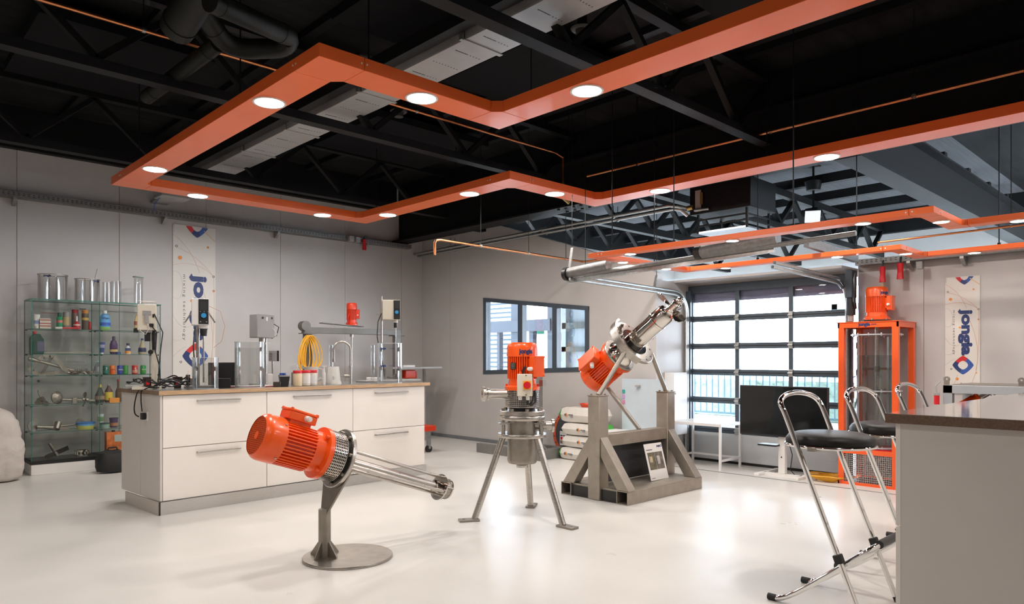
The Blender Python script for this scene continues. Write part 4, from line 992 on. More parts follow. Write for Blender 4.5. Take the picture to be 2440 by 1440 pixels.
wpart(ib, '', X=XP).box(-.14, .118, 0, -.03, .126, .001).build('heading_line', GREYPR, ib)
wpart(ib, '', X=XP).box(-.14, -.165, 0, -.08, -.160, .001).build('footer_line', GREYPR, ib)
# ================================================================== glass show case
SC0, SC1, SF, SB, STOP = 1.66, 3.06, 9.71, 10.12, 2.045
sc = thing('glass_show_case', 'tall glass show case full of products and impellers against the left wall', 'show case', ((SC0 + SC1) / 2, 9.9, 0))
def W(): return wpart(sc, '')
W().box(SC0, SF, 0, SC1, SB, .125).build('plinth', PLWHITE, sc, bevel=.004)
W().box(SC0 - .004, SF - .004, .125, SC1 + .004, SB, .165).build('base_plate', DARKP, sc)
def sheet(name, x0, y0, z0, x1, y1, z1):
    """glass sheet with dark green edges"""
    mb = W(); d = [x1 - x0, y1 - y0, z1 - z0]; k = d.index(min(d)); mb.box(x0, y0, z0, x1, y1, z1)
    order = {0: (3, 5), 1: (2, 4), 2: (0, 1)}[k]
    mb.mi = [0 if i in order else 1 for i in range(6)]
    return mb.build(name, [GLASS, EDGEG], sc)
sheet('side_glass', SC0, SF, .165, SC0 + .008, SB, STOP - .012); sheet('side_glass', SC1 - .008, SF, .165, SC1, SB, STOP - .012)
XDV = 2.365
sheet('divider_glass', XDV - .004, SF + .02, .165, XDV + .004, SB - .02, STOP - .012)
sheet('front_glass', SC0 + .012, SF, .17, XDV - .003, SF + .006, STOP - .016); sheet('front_glass', XDV + .003, SF, .17, SC1 - .012, SF + .006, STOP - .016)
sheet('back_glass', SC0 + .01, SB - .008, .165, SC1 - .01, SB, STOP - .012)
sheet('top_glass', SC0 - .004, SF - .004, STOP - .012, SC1 + .004, SB, STOP)
SHZ = [.487, .803, 1.15, 1.405, 1.70]
for z in SHZ:
    for a_, b_ in ((SC0 + .01, XDV - .006), (XDV + .006, SC1 - .01)):
        sheet('shelf', a_, SF + .03, z - .006, b_, SB - .012, z)
    for x in (SC0 + .004, XDV - .03, XDV + .02, SC1 - .03):
        for y in (SF + .05, SB - .06): W().cbox((x + .008, y, z - .012), (.022, .014, .012)).build('shelf_clip', DARKP, sc)
W().cyl((SC0 + .07, SF - .006, 1.09), (SC0 + .07, SF, 1.09), .014, n=14).build('lock', DARKP, sc)
W().cbox((2.18, SF + .0, 1.945), (.07, .01, .012)).build('door_clip', DARKP, sc)

# ------------------------------------------------------------------ goods
COL = {}
def colr(c, rough=.4):
    k = 'pack %.2f %.2f %.2f' % c
    return M(k, c, rough, noise=.04)
YS = 9.89
def sx_(p, y=YS): return px(p, 900, Y=y).x
def bottle(name, label, cat, x, z, prof, col, cap=None, band=None, word=None, y=YS, flat=1., group='goods in the show case', glass=False, wc=PLWHITE):
    """prof: (radius, height) of the body; cap: (r, z0, z1, colour); band: (z0, z1, colour)"""
    t = thing(name, label, cat, (x, y, z), group=group)
    MB().lathe(prof, 20, sx=1, sy=flat).build('body', col if not isinstance(col, tuple) else colr(col), t)
    if cap: MB().lathe([(cap[0], cap[1]), (cap[0], cap[2] - .003), (cap[0] * .9, cap[2])], 16).build('cap', colr(cap[3]), t)
    if band:
        def rad(h):
            for (r0, h0), (r1, h1) in zip(prof, prof[1:]):
                if h0 <= h <= h1 and h1 > h0: return r0 + (r1 - r0) * (h - h0) / (h1 - h0)
            return prof[-1][0]
        for b_ in (band if isinstance(band, list) else [band]):
            hs = [b_[0] + (b_[1] - b_[0]) * i / 4 for i in range(5)]
            lb = MB().lathe([(rad(h) + .001, h) for h in hs], 20, sx=1, sy=flat, cap=False).build('label_band', colr(b_[2]), t)
    if word:
        mb = MB(); letter(mb, word[0], Matrix(((1, 0, 0, 0), (0, 0, -1, -word[3] * flat - .002), (0, 1, 0, word[2]), (0, 0, 0, 1))), width=word[1]); mb.build('lettering', wc, t)
    return t
def can(label, p, cols, z, word=None, y=YS, wc=PLWHITE):
    return bottle('drink_can', label, 'can', sx_(p, y), z, [(.026, 0), (.033, .008), (.033, .105), (.027, .115), (.026, .113), (0, .112)], cols[0], band=[(.02, .055, cols[1])] if len(cols) > 1 else None, word=word, y=y, group='drink cans', wc=wc)
s5, s4, s3, s2, s1 = SHZ[4], SHZ[3], SHZ[2], SHZ[1], SHZ[0]; s0 = .165
GRN = (.02, .22, .08); RED = (.45, .02, .03); BLU = (.03, .10, .45); DRK = (.03, .025, .025)
bottle('white_tube', 'white tube standing at the left end of the top shelf', 'tube', sx_(88), s5, [(.018, 0), (.02, .02), (.03, .04), (.032, .16), (.032, .17)], (.72, .72, .70), cap=(.018, -.0, .03, (.75, .70, .60)), band=(.06, .10, (.25, .30, .5)), flat=.5)
t = thing('striped_jar', 'striped red and cream carton beside the white tube', 'carton', (sx_(107), YS, s5), group='goods in the show case')
MB().box(-.055, -.03, 0, .055, .03, .125).build('body', colr((.62, .55, .48)), t)
for z in (.03, .06, .10): MB().box(-.056, -.031, z, .056, .031, z + .012).build('stripe', colr((.40, .10, .07)), t)
t = bottle('spray_can', 'green spray can with thin nozzle on the top shelf', 'can', sx_(142), s5, [(.03, 0), (.033, .006), (.033, .14), (.02, .155)], (.02, .30, .14), cap=(.022, .155, .20, (.01, .10, .06)), band=(.08, .11, (.55, .12, .12)))
MB().tube([(0, 0, .19), (-.19, 0, .192)], .003, 5).build('nozzle', colr((.35, .04, .03)), t)
bottle('spray_can', 'grey and gold spray can on the top shelf', 'can', sx_(158), s5, [(.036, 0), (.038, .006), (.038, .20), (.034, .21)], (.24, .23, .22), band=(.05, .15, (.45, .34, .16)))
bottle('spray_can', 'tall dark red spray can on the top shelf', 'can', sx_(179, 9.95), s5, [(.036, 0), (.038, .006), (.038, .20), (.032, .215)], (.16, .10, .09), cap=(.036, .20, .25, (.33, .02, .02)), y=9.95)
bottle('pump_bottle', 'small red bottle with white pump in front of the dark red spray can', 'bottle', sx_(183, 9.82), s5, [(.036, 0), (.038, .06), (.02, .09), (.012, .10)], RED, cap=(.011, .10, .165, (.75, .73, .70)), y=9.82, band=(.05, .062, (.7, .68, .66)))
bottle('spray_can', 'brown spray can with orange cap on the top shelf', 'can', sx_(203), s5, [(.036, 0), (.038, .006), (.038, .20), (.034, .21)], (.10, .075, .06), cap=(.037, .20, .245, (.55, .22, .03)), band=(.12, .15, (.55, .36, .10)))
bottle('small_tube', 'small red tube right of the brown spray can', 'tube', sx_(214), s5, [(.014, 0), (.016, .005), (.016, .10), (.012, .105)], (.50, .03, .03), cap=(.0155, .0, .02, DRK))
for i, (p, ln) in enumerate(((140, .07), (165, .16))):
    t = thing('lying_tube', ['short white tube lying at the front of the top shelf', 'long red tube lying at the front of the top shelf'][i], 'tube', (sx_(p, 9.78), 9.78, s5), group='goods in the show case')
    MB().cyl((-ln / 2, 0, .013), (ln / 2, 0, .015), .013, .015, n=12).build('body', colr(RED if i else (.70, .68, .64)), t)
    MB().cyl((ln / 2, 0, .015), (ln / 2 + .02, 0, .015), .011, n=12).build('cap', colr(RED), t)
bottle('softener_bottle', 'large blue softener bottle with white cap on the top shelf', 'bottle', sx_(250), s5, [(.05, 0), (.062, .02), (.062, .13), (.045, .19), (.022, .21)], (.10, .32, .62), cap=(.022, .21, .25, (.72, .75, .74)), band=[(.0, .045, (.25, .42, .10)), (.06, .10, BLU)], word=('Silan', .075, .155, .055), flat=.55, wc=NAVY)
bottle('shampoo_bottle', 'yellow shampoo bottle at the right end of the top shelf', 'bottle', sx_(328), s5, [(.03, 0), (.038, .02), (.042, .12), (.03, .19), (.02, .215)], (.68, .50, .22), cap=(.02, .205, .225, (.7, .6, .4)), band=(.08, .13, (.35, .10, .06)), flat=.55)
t = thing('oil_can', 'dark green oil canister with red cap on the second shelf', 'canister', (sx_(87), YS, s4), group='goods in the show case')
MB().prism([(-.07, 0), (.07, 0), (.07, .17), (.03, .235), (-.03, .235), (-.07, .19)], .07, Matrix(((1, 0, 0, 0), (0, 0, 1, -.035), (0, 1, 0, 0), (0, 0, 0, 1)))).build('body', colr((.01, .06, .045)), t, bevel=.008)
MB().cyl((-.02, 0, .235), (-.02, 0, .265), .022, n=14).build('cap', colr((.45, .02, .03)), t)
MB().box(-.0, -.038, .03, .065, -.036, .15).build('label_band', colr((.10, .10, .16)), t)
mb = MB().beam((-.26, 0, .018), (.30, 0, .022), .03, .012)
tag(mb.build('flat_agitator', STEELD), 'long flat steel agitator lying on the second shelf', 'agitator', 'impellers'); bpy.data.objects['flat_agitator'].location = (sx_(150), 9.9, s4)
bottle('lotion_tube', 'blue lotion tube standing on its cap on the second shelf', 'tube', sx_(243), s4, [(.02, 0), (.022, .03), (.034, .10), (.037, .15)], (.05, .07, .22), cap=(.02, 0, .02, (.6, .6, .62)), flat=.45, band=(.08, .12, (.30, .30, .42)))
bottle('shampoo_bottle', 'tall purple shampoo bottle on the second shelf', 'bottle', sx_(271), s4, [(.038, 0), (.046, .02), (.046, .12), (.032, .165), (.016, .18)], (.07, .03, .10), cap=(.017, .175, .225, (.06, .03, .08)), band=(.03, .06, (.55, .40, .15)), flat=.6)
bottle('small_jar', 'small blue jar in front of the purple bottle', 'jar', sx_(282, 9.80), s4, [(.028, 0), (.03, .004), (.03, .026), (.026, .03)], (.05, .10, .26), y=9.80)
bottle('pump_bottle', 'white and orange pump bottle on the second shelf', 'bottle', sx_(305), s4, [(.028, 0), (.031, .01), (.031, .08), (.012, .10), (.012, .115)], (.70, .68, .66), cap=(.018, .115, .14, (.03, .03, .10)), band=[(.012, .045, (.68, .30, .06)), (.045, .08, (.06, .08, .22))], flat=.7)
bottle('dressing_bottle', 'salad dressing bottle with dark label on the second shelf', 'bottle', sx_(339), s4, [(.04, 0), (.047, .02), (.045, .07), (.02, .14), (.014, .18)], (.48, .40, .26), cap=(.016, .18, .205, (.05, .08, .25)), band=(.03, .085, (.03, .04, .11)))
can('dark green drink can, leftmost of the row', 252, ((.01, .12, .08), (.02, .16, .12)), s3, ('7', .02, .07, .033))
can('orange drink can beside the dark green one', 268, ((.72, .16, .02), (.75, .12, .02)), s3, ('FANTA', .05, .065, .033), wc=NAVY)
can('blue drink can in the middle of the row', 286, ((.02, .05, .30),), s3, ('PEPSI', .048, .06, .033))
can('bright green drink can right behind the blue one', 299, ((.03, .30, .06),), s3, y=9.95)
can('red drink can, second from the right', 321, ((.50, .03, .02), (.55, .25, .18)), s3, ('S', .02, .065, .033))
can('green lime drink can, rightmost of the row', 341, ((.03, .26, .06), (.06, .32, .05)), s3, ('Sprite', .05, .06, .033))
bottle('water_bottle', 'small clear water bottle with faded label left of the cans', 'bottle', sx_(232), s3, [(.03, 0), (.033, .01), (.033, .11), (.014, .14), (.014, .16)], ACRYL, cap=(.015, .155, .175, (.25, .40, .45)), band=(.04, .10, (.35, .33, .38)))
bottle('sauce_bottle', 'round brown sauce bottle with yellow cap', 'bottle', sx_(238), s2, [(.04, 0), (.058, .03), (.056, .09), (.028, .15), (.018, .19)], (.05, .04, .035), cap=(.02, .19, .225, (.65, .45, .05)), band=(.04, .085, (.28, .20, .13)), flat=.7)
bottle('drink_bottle', 'dark cola bottle with yellow lemon label', 'bottle', sx_(259), s2, [(.038, 0), (.046, .02), (.044, .14), (.018, .19), (.014, .215)], (.10, .05, .045), cap=(.015, .21, .23, (.35, .30, .28)), band=(.03, .13, (.68, .52, .06)))
bottle('sauce_bottle', 'dark slim sauce bottle with red cap, partly behind the worktop', 'bottle', sx_(282), s2, [(.03, 0), (.035, .01), (.034, .13), (.012, .19), (.012, .27)], (.10, .06, .03), cap=(.015, .26, .285, (.30, .03, .03)))
tag(MB().box(-.055, -.02, 0, .055, .02, .06).build('orange_packet', colr((.72, .26, .04))), 'flat orange packet in front of the dark bottles', 'packet', 'goods in the show case'); bpy.data.objects['orange_packet'].location = (sx_(272, 9.78), 9.78, s2)
t = thing('spread_tub', 'blue and yellow margarine tub on the fourth shelf', 'tub', (sx_(204, 9.82), 9.82, s1), group='goods in the show case')
MB().lathe([(.08, 0), (.085, .004), (.098, .07)], 24, sx=1, sy=.65).build('body', colr((.55, .55, .12)), t)
MB().lathe([(.09, .035), (.099, .074)], 24, sx=1.005, sy=.655, cap=False).build('label_band', colr((.12, .35, .62)), t)
MB().lathe([(.102, .072), (.104, .076), (.104, .088), (.098, .092)], 24, sx=1, sy=.65).build('lid', colr((.03, .14, .42)), t)
bottle('yoghurt_tube', 'white and green tube standing behind the small tub', 'tube', sx_(240, 9.98), s1, [(.03, 0), (.034, .02), (.036, .17)], (.55, .58, .60), band=(.08, .14, (.20, .36, .18)), y=9.98, flat=.5)
t = bottle('small_tub', 'small green lidded tub right of the margarine', 'tub', sx_(249, 9.82), s1, [(.045, 0), (.055, .055)], (.28, .42, .36), cap=(.058, .055, .068, (.02, .07, .05)), y=9.82)
t = bottle('drink_cup', 'dark purple cup with fruit print beside the worktop edge', 'cup', sx_(271), s1, [(.04, 0), (.05, .11)], (.08, .04, .12), cap=(.053, .11, .122, (.05, .03, .09)), band=(.02, .06, (.45, .20, .10)))
t = thing('juice_box', 'large orange juice carton at the bottom of the show case', 'carton', (sx_(272, 9.85), 9.85, s0), group='goods in the show case')
MB().box(-.095, -.05, 0, .095, .05, .27).build('body', M('juice print', (.66, .17, .04), .45, noise=.5, nscale=14), t)
MB().box(-.01, -.052, .15, .085, -.05, .235).build('label_band', colr((.45, .50, .48)), t)
MB().cyl((-.01, 0, .27), (-.01, 0, .29), .018, n=12).build('cap', DARKP, t)

# ------------------------------------------------------------------ impellers on the shelves
def imp(name, label, p, z, y=YS): return thing(name, label, 'impeller', (sx_(p, y), y, z), group='impellers')
t = imp('anchor_agitator', 'large curved ribbon agitator lying on the third shelf', 130, s3)
MB().cyl((-.24, 0, .195), (.20, 0, .055), .016, n=14).build('shaft', STEELD, t)
MB().cyl((-.26, 0, .20), (-.19, 0, .178), .024, n=14).build('hub', STEELD, t)
def ribbon(pts, w, h):
    mb = MB()
    for a_, b_ in zip(pts, pts[1:]): mb.beam(a_, b_, w, h, up=(0, 1, 0))
    return mb
arc = [(-.17 + .34 * s_ / 12, -.02, .20 + .075 * math.sin(PI * s_ / 8.5) - .011 * s_ * (s_ > 8.5)) for s_ in range(13)]
ribbon([(-.16, -.02, .19), (-.12, -.02, .225), (-.05, -.02, .243), (-.01, -.02, .22), (.03, -.02, .17), (.08, -.02, .10), (.13, -.02, .045), (.19, -.02, .018), (.25, -.02, .02)], .05, .008).build('blade_ribbon', STEELD, t)
ribbon([(-.25, .02, .10), (-.22, .02, .05), (-.16, .02, .02), (-.08, .02, .012), (.0, .02, .022), (.07, .02, .045)], .05, .008).build('blade_ribbon', STEELD, t)
for dx in (0, .02): MB().cyl((-.04 + dx, 0, .21), (-.13 + dx, 0, .03), .007, n=8).build('stay', STEELD, t)
t = imp('toothed_impeller', 'toothed impellers on a shaft right of the curved agitator', 197, s3, 9.82)
for k_, x in enumerate((-.09, .0, .09)):
    MB().cyl((x, 0, .03), (x, 0, .045), .045, n=20).build('disc', STEELD, t)
    for i in range(6):
        a = i * PI / 3 + k_; MB().beam((x + .045 * math.cos(a), .045 * math.sin(a), .028), (x + .05 * math.cos(a), .05 * math.sin(a), .075 if i % 2 else .01), .02, .003).build('tooth', STEELD, t)
MB().cyl((-.16, 0, .03), (.12, 0, .036), .012, n=10).build('shaft', STEELD, t)
def prop(t, c, r, tilt=(0, 0, 1), nb=3, w=.5, a0=0., hub=.03):
    X = frame_to(tilt, None, c)
    mb = MB(); mb.X = X; mb.cyl((0, 0, -.03), (0, 0, .035), hub, n=16); mb.build('hub', STEELD, t)
    for i in range(nb):
        Bm = X @ Matrix.Rotation(a0 + i * 2 * PI / nb, 4, 'Z') @ Matrix.Translation((hub * .8, 0, 0)) @ Matrix.Rotation(R(35), 4, 'X')
        mb = MB(); mb.X = Bm; q = []
        for s_ in (-.003, .003):
            for k_ in range(12):
                u = 2 * PI * k_ / 12; q.append((r * .5 + r * .5 * math.cos(u), r * w * .5 * math.sin(u) * (1.1 + .3 * math.cos(u)), s_))
        mb.add(q, [tuple(range(11, -1, -1)), tuple(range(12, 24))] + [(k_, (k_ + 1) % 12, 12 + (k_ + 1) % 12, 12 + k_) for k_ in range(12)]); mb.build('blade', STEELD, t)
t = imp('propeller', 'small three-bladed propeller at the left of the lower shelf', 97, s2); prop(t, (0, 0, .06), .10, (.6, -.5, .3), 3, .55, .6)
t = imp('turbine_shaft', 'slotted turbine and propeller joined by a long shaft', 160, s2)
MB().lathe([(.0, -.03), (.07, -.025), (.078, 0), (.05, .03), (.03, .04)], 24, (-.10, 0, .078), (.55, -.8, .1)).build('turbine_disc', STEELD, t)
for i in range(12):
    a = 2 * PI * i / 12; X = frame_to((.55, -.8, .1), (0, 0, 1), (-.10, 0, .078)); p = X @ Vector((.062 * math.cos(a), .062 * math.sin(a), .012)); q = X @ Vector((.02 * math.cos(a), .02 * math.sin(a), .04))
    MB().beam(p, q, .012, .01).build('vane', STEELD, t)
MB().cyl((-.08, 0, .055), (.30, 0, .028), .014, n=12).build('shaft', STEELD, t)
MB().cbox((.075, 0, .035), (.05, .06, .07)).build('collar', STEEL, t, bevel=.006)
prop(t, (.19, 0, .045), .085, (.9, 0, -.1), 3, .5, .3, .022)
t = imp('paddle_impeller', 'two round paddles on a crossed shaft on the fourth shelf', 140, s1)
for x, yv in ((-.26, -.35), (.23, .3)):
    MB().ring((x, -.004, .075), (x + .012, .004, .078), .068, .0, 28).build('paddle', STEELD, t) if False else MB().lathe([(0, -.004), (.066, -.004), (.066, .004), (0, .004)], 28, (x, 0, .07), (.5, -.85, .1)).build('paddle', STEELD, t)
MB().cyl((-.22, 0, .06), (-.03, 0, .035), .018, .028, n=12).build('arm', STEELD, t)
MB().cyl((0, 0, .05), (.2, 0, .068), .009, n=10).build('arm', STEELD, t)
MB().cyl((-.03, -.02, .02), (.0, .02, .095), .036, n=18).build('hub', STEELD, t)
MB().beam((.0, 0, .03), (.10, 0, .022), .05, .03).build('arm', STEELD, t)
t = imp('pitched_turbine', 'pitched blade turbine leaning on the show case floor', 130, s0)
MB().cyl((-.05, 0, .18), (.03, 0, .02), .02, n=16).build('hub', STEELD, t)
for a, l in ((.5, .14), (PI + .5, .13)):
    MB().beam((.02, 0, .06), (.02 + l * math.cos(a), 0, .06 + l * math.sin(a) * .75), .07, .006, up=(0, .8, .6)).build('blade', STEELD, t)
t = imp('stator_ring', 'small slotted stator ring at the right of the bottom shelf', 195, s0)
MB().ring((0, 0, .0), (0, 0, .02), .085, .05, 32).build('ring', POLISH, t); MB().ring((0, 0, .055), (0, 0, .07), .08, .05, 32).build('ring', POLISH, t)
for i in range(10):
    a = 2 * PI * i / 10; MB().cyl((.068 * math.cos(a), .068 * math.sin(a), .02), (.068 * math.cos(a), .068 * math.sin(a), .055), .014, n=10).build('column', POLISH, t)

# ------------------------------------------------------------------ vessels on top of the show case
def vessel_top(label, p, r, h, bars, word, cap=False, rod=False):
    t = thing('glass_cylinder', label, 'vessel', (sx_(p, 9.9), 9.9, STOP), group='vessels on the show case')
    MB().lathe([(r - .004, .004), (r - .004, h), (r, h), (r, 0), (0, 0)], 36, cap=False).build('glass_wall', ACRYL, t)
    if bars:
        for i in range(4):
            a = PI / 4 + i * PI / 2 + .35; c_, s_ = math.cos(a), math.sin(a)
            MB().beam((c_ * (r - .016), s_ * (r - .016), .002), (c_ * (r - .016), s_ * (r - .016), h), .024, .003, up=(-s_, c_, 0)).build('baffle', STEELD, t)
        MB().ring((0, 0, h - .006), (0, 0, h), r + .003, r - .003, 36).build('rim', STEELD, t)
    if word:
        mb = MB(); v, f, (x0, y0, x1, y1) = text('jongia', .05, 1.); k_ = .085 / (x1 - x0); a0 = word
        mb.add([((r + .002) * math.cos(a0 + (q[0] - (x0 + x1) / 2) * k_ / r), (r + .002) * math.sin(a0 + (q[0] - (x0 + x1) / 2) * k_ / r), h - .045 + (q[1] - y0) * k_) for q in v], f); mb.build('lettering', NAVY, t)
    if cap: MB().ring((0, 0, h - .012), (0, 0, h), r + .012, r - .004, 28).build('collar', M('frosted rim', (.30, .36, .33), .4), t)
    if rod:
        MB().cyl((.03, 0, .006), (.11, 0, h + .14), .005, n=8).build('stirring_rod', STEELD, t)
        MB().box(-.03, -.02, .006, .07, .02, .012).build('stirrer_blade', STEELD, t)
    return t
vessel_top('left glass cylinder with steel baffles and blue lettering on the show case', 126, .155, .305, True, -PI * .68)
vessel_top('glass cylinder with a steel rod standing in it on the show case', 208, .135, .28, True, -PI * .30, rod=True)
vessel_top('plain clear tube, left of two, beside the rod cylinder', 255, .055, .26, False, None)
vessel_top('plain clear tube, right of two, beside the rod cylinder', 277, .06, .28, False, None)
vessel_top('tall narrow glass tube with collar on the right of the show case', 330, .055, .36, False, None, cap=True)

# ------------------------------------------------------------------ sacks on the floor beside it
def blob(prof, n, seed, amp, sx=1, sy=1):
    rnd = random.Random(seed); mb = MB(); q = []; ph = [rnd.random() * 6 for _ in range(8)]
    for r, z in prof:
        for j in range(n):
            a = 2 * PI * j / n
            k_ = 1 + amp * (math.sin(3 * a + ph[0] + z * 9) * .5 + math.sin(5 * a + ph[1] - z * 13) * .35 + math.sin(9 * a + ph[2] + z * 23) * .25 + (rnd.random() - .5) * .35)
            # squarish section
            ca, sa = math.cos(a), math.sin(a); e = 1 / max(.001, (abs(ca) ** 3.2 + abs(sa) ** 3.2) ** (1 / 3.2))
            q.append((r * k_ * e * ca * sx, r * k_ * e * sa * sy, z + amp * .12 * math.sin(4 * a + ph[3])))
    m_ = len(prof)
    mb.add(q, [(i * n + j, i * n + (j + 1) % n, (i + 1) * n + (j + 1) % n, (i + 1) * n + j) for i in range(m_ - 1) for j in range(n)] + [tuple(range(n - 1, -1, -1)), tuple(range((m_ - 1) * n, m_ * n))]); return mb
pr_ = [(.30, .02), (.335, .03), (.345, .12), (.34, .25), (.345, .38), (.32, .52), (.285, .64), (.23, .73), (.16, .79), (.10, .81)]
t = thing('bulk_bag', 'crumpled white bulk bag at the left edge', 'bag', (1.24, 9.6, 0))
mb = MB(); n_, q = 84, []; rows = 54
for i in range(rows + 1):
    z = .012 + .80 * (i / rows); k0 = next(k for k in range(len(pr_) - 1) if pr_[k + 1][1] >= min(z, pr_[-1][1])); (r0, z0), (r1, z1) = pr_[k0], pr_[k0 + 1]
    rad = .92 * (r0 + (r1 - r0) * min(1, max(0, (z - z0) / max(1e-6, z1 - z0))))
    for j in range(n_):
        a = 2 * PI * j / n_; ca, sa = math.cos(a), math.sin(a); e = 1 / (abs(ca) ** 3.2 + abs(sa) ** 3.2) ** (1 / 3.2)
        v = Vector((rad * e * ca, rad * e * sa * .85, z)); f1 = noise.turbulence(Vector((v.x * 3.2, v.y * 3.2, v.z * 2.1)), 4, True); f2 = noise.noise(Vector((v.x * 9, v.y * 9, v.z * 22)))
        k_ = 1 + .16 * (f1 - .55) + .02 * f2 * (1 - z)
        q.append((v.x * k_ + .02 * z, v.y * k_, max(.004, z + .03 * (f1 - .5) * (z > .05))))
mb.add(q, [(i * n_ + j, i * n_ + (j + 1) % n_, (i + 1) * n_ + (j + 1) % n_, (i + 1) * n_ + j) for i in range(rows) for j in range(n_)] + [tuple(range(n_ - 1, -1, -1)), tuple(range(rows * n_, (rows + 1) * n_))])
mb.build('fabric', BAGM, t)
MB().tube([(-.1, -.1, .80), (-.05, -.16, .86), (.05, -.14, .84), (.1, -.08, .78)], .02, 6).build('lifting_loop', BAGM, t)
t = thing('black_bag', 'black soft bag on the floor between show case and worktop', 'bag', (*px(268, 1125, Z=0)[:2], 0))
blob([(.10, .01), (.16, .02), (.175, .08), (.17, .16), (.14, .23), (.08, .255), (.03, .26)], 28, 5, .04, 1, .9).build('fabric', RUBBER, t)
MB().tube([(-.06, 0, .25), (-.04, 0, .29), (.04, 0, .29), (.06, 0, .25)], .01, 6).build('handle', RUBBER, t)

# ================================================================== banners
def ringpoly(X, cx, cy, r, w, a0, a1, n=28, e=2.6, t=.0012):
    """piece of a rounded-diamond ring"""
    mb = MB(); q = []
    def P(a, rr):
        ca, sa = math.cos(a), math.sin(a); k_ = rr / (abs(ca) ** 1.25 + abs(sa) ** 1.25) ** (1 / 1.25)
        return cx + k_ * ca * .98, cy + k_ * sa
    for i in range(n + 1):
        a = a0 + (a1 - a0) * i / n
        for rr in (r, r - w):
            if rr == r - w:
                ca, sa = math.cos(a), math.sin(a); k_ = rr / (abs(ca) ** 1.6 + abs(sa) ** 1.6) ** (1 / 1.6); x, y = cx + k_ * ca, cy + k_ * sa
            else: x, y = P(a, rr * 1.07)
            q += [(x, y, 0), (x, y, t)]
    f = []
    for i in range(n): o_ = i * 4; f += [(o_ + 1, o_ + 5, o_ + 7, o_ + 3), (o_, o_ + 2, o_ + 6, o_ + 4), (o_, o_ + 4, o_ + 5, o_ + 1), (o_ + 2, o_ + 3, o_ + 7, o_ + 6)]
    mb.add(q, f); mb.v = [tuple(X @ Vector(p)) for p in mb.v]; return mb
def banner(label, X, w, h):
    """X: origin at the top left corner, x to the right, y up, z out of the wall"""
    t = thing('wall_banner', label, 'banner', X @ Vector((w / 2, -h, 0)), group='wall banners')
    iv = INV[t.name]; XX = iv @ X
    def part(mb, nm, m): mb.v = [tuple(XX @ Vector(p)) for p in mb.v]; return mb.build(nm, m, t)
    part(MB().box(0, -h, 0, w, 0, .012), 'board', M('banner board', (.66, .63, .58), .5, noise=.01))
    D = Matrix.Translation((0, 0, .0122))
    # main logo and the cut one at the top
    cx, cy, r = w * .52, -h * .756, w * .29
    for a0, a1, m in ((R(60), R(150), REDP), (R(150), R(250), NAVY), (R(250), R(330), BLUEP), (R(330), R(420), BLUEP)):
        part(ringpoly(D, cx, cy, r, r * .50, a0, a1), 'logo_segment', m)
    for a0, a1, m in ((R(182), R(232), REDP), (R(232), R(290), NAVY), (R(290), R(358), BLUEP)):
        part(ringpoly(D, w * .56, -.002, w * .25, w * .13, a0, a1), 'logo_segment', m)
    # lettering reads downwards
    rot = Matrix.Rotation(-PI / 2, 4, 'Z')
    mb = MB(); letter(mb, 'jongia', D @ Matrix.Translation((w * .58, -h * .475, 0)) @ rot, width=h * .40, height=w * .42, bold=.05, thick=.0012); part(mb, 'lettering', NAVY)
    mb = MB(); letter(mb, 'mixing technology', D @ Matrix.Translation((w * .255, -h * .475, 0)) @ rot, width=h * .38, height=w * .085, sp=1.35, thick=.0012); part(mb, 'lettering', GREYPR)
    def line(pts, m, rr=.0022):
        part(MB().tube([(x * w, -y * h, .0128) for x, y in pts], rr, 4), 'thin_line', m)
    def cur(a, b, c, n=14): return [((1 - s) ** 2 * a[0] + 2 * s * (1 - s) * b[0] + s * s * c[0], (1 - s) ** 2 * a[1] + 2 * s * (1 - s) * b[1] + s * s * c[1]) for s in [i / n for i in range(n + 1)]]
    for c_ in (((0, .06), (.42, .12), (.62, .27)), ((.05, .13), (.55, .16), (.96, .285)), ((0, .235), (.55, .19), (.96, .285)), ((.96, .285), (1.0, .55), (.9, .80)), ((.9, .80), (.8, .9), (.6, 1.0)), ((.36, .84), (.28, .92), (.12, 1.0)),
               ((.7, .37), (1.05, .6), (.88, .8))): line(cur(*c_), PINKPR)
    line([(.72, .02), (.99, .075)], M('sand print', (.66, .46, .26), .5), .006)
    for c_ in (((0, .27), (.22, .26), (.22, .37)), ((0, .42), (.2, .45), (.22, .36)), ((0, .52), (.2, .62), (.42, .58)), ((0, .66), (.12, .68), (.3, .64)), ((0, .76), (.15, .72), (.3, .70))): line(cur(*c_), M('grey line print', (.40, .38, .37), .5), .0016)
    for x, y, rr, m in ((.16, .19, .05, AMBER), (.82, .115, .03, AMBER), (.96, .37, .03, M('rust print', (.5, .16, .05), .5)), (.35, .875, .05, AMBER), (.9, .82, .025, AMBER), (.43, .435, .035, AMBER)):
        part(MB().cyl((x * w, -y * h, .0122), (x * w, -y * h, .0135), rr * w, n=8), 'dot', m)
    for x, y in ((.08, .125), (.955, .285), (.18, .79), (.47, .915)):
        part(MB().ring((x * w, -y * h, .0122), (x * w, -y * h, .0135), .03 * w, .016 * w, 12), 'ring_dot', GREYPR)
    part(MB().tube([(.02 * w, -.01 * h, .014), (.03 * w, .01 * h, .02), (.02 * w, -.05 * h, .016)], .0015, 4), 'hook', GALV)
    return t
p = px(411, 533, Y=YA)
banner('long white banner with blue lettering on the left wall', Matrix(((1, 0, 0, 3.38), (0, 0, -1, YA - .001), (0, 1, 0, 3.20), (0, 0, 0, 1))), .575, 2.40)
banner('white banner with blue lettering on the right wall beside the tank', Matrix(((0, 0, -1, XR - .001), (-1, 0, 0, 2.234), (0, 1, 0, 2.205), (0, 0, 0, 1))), .315, 1.22)
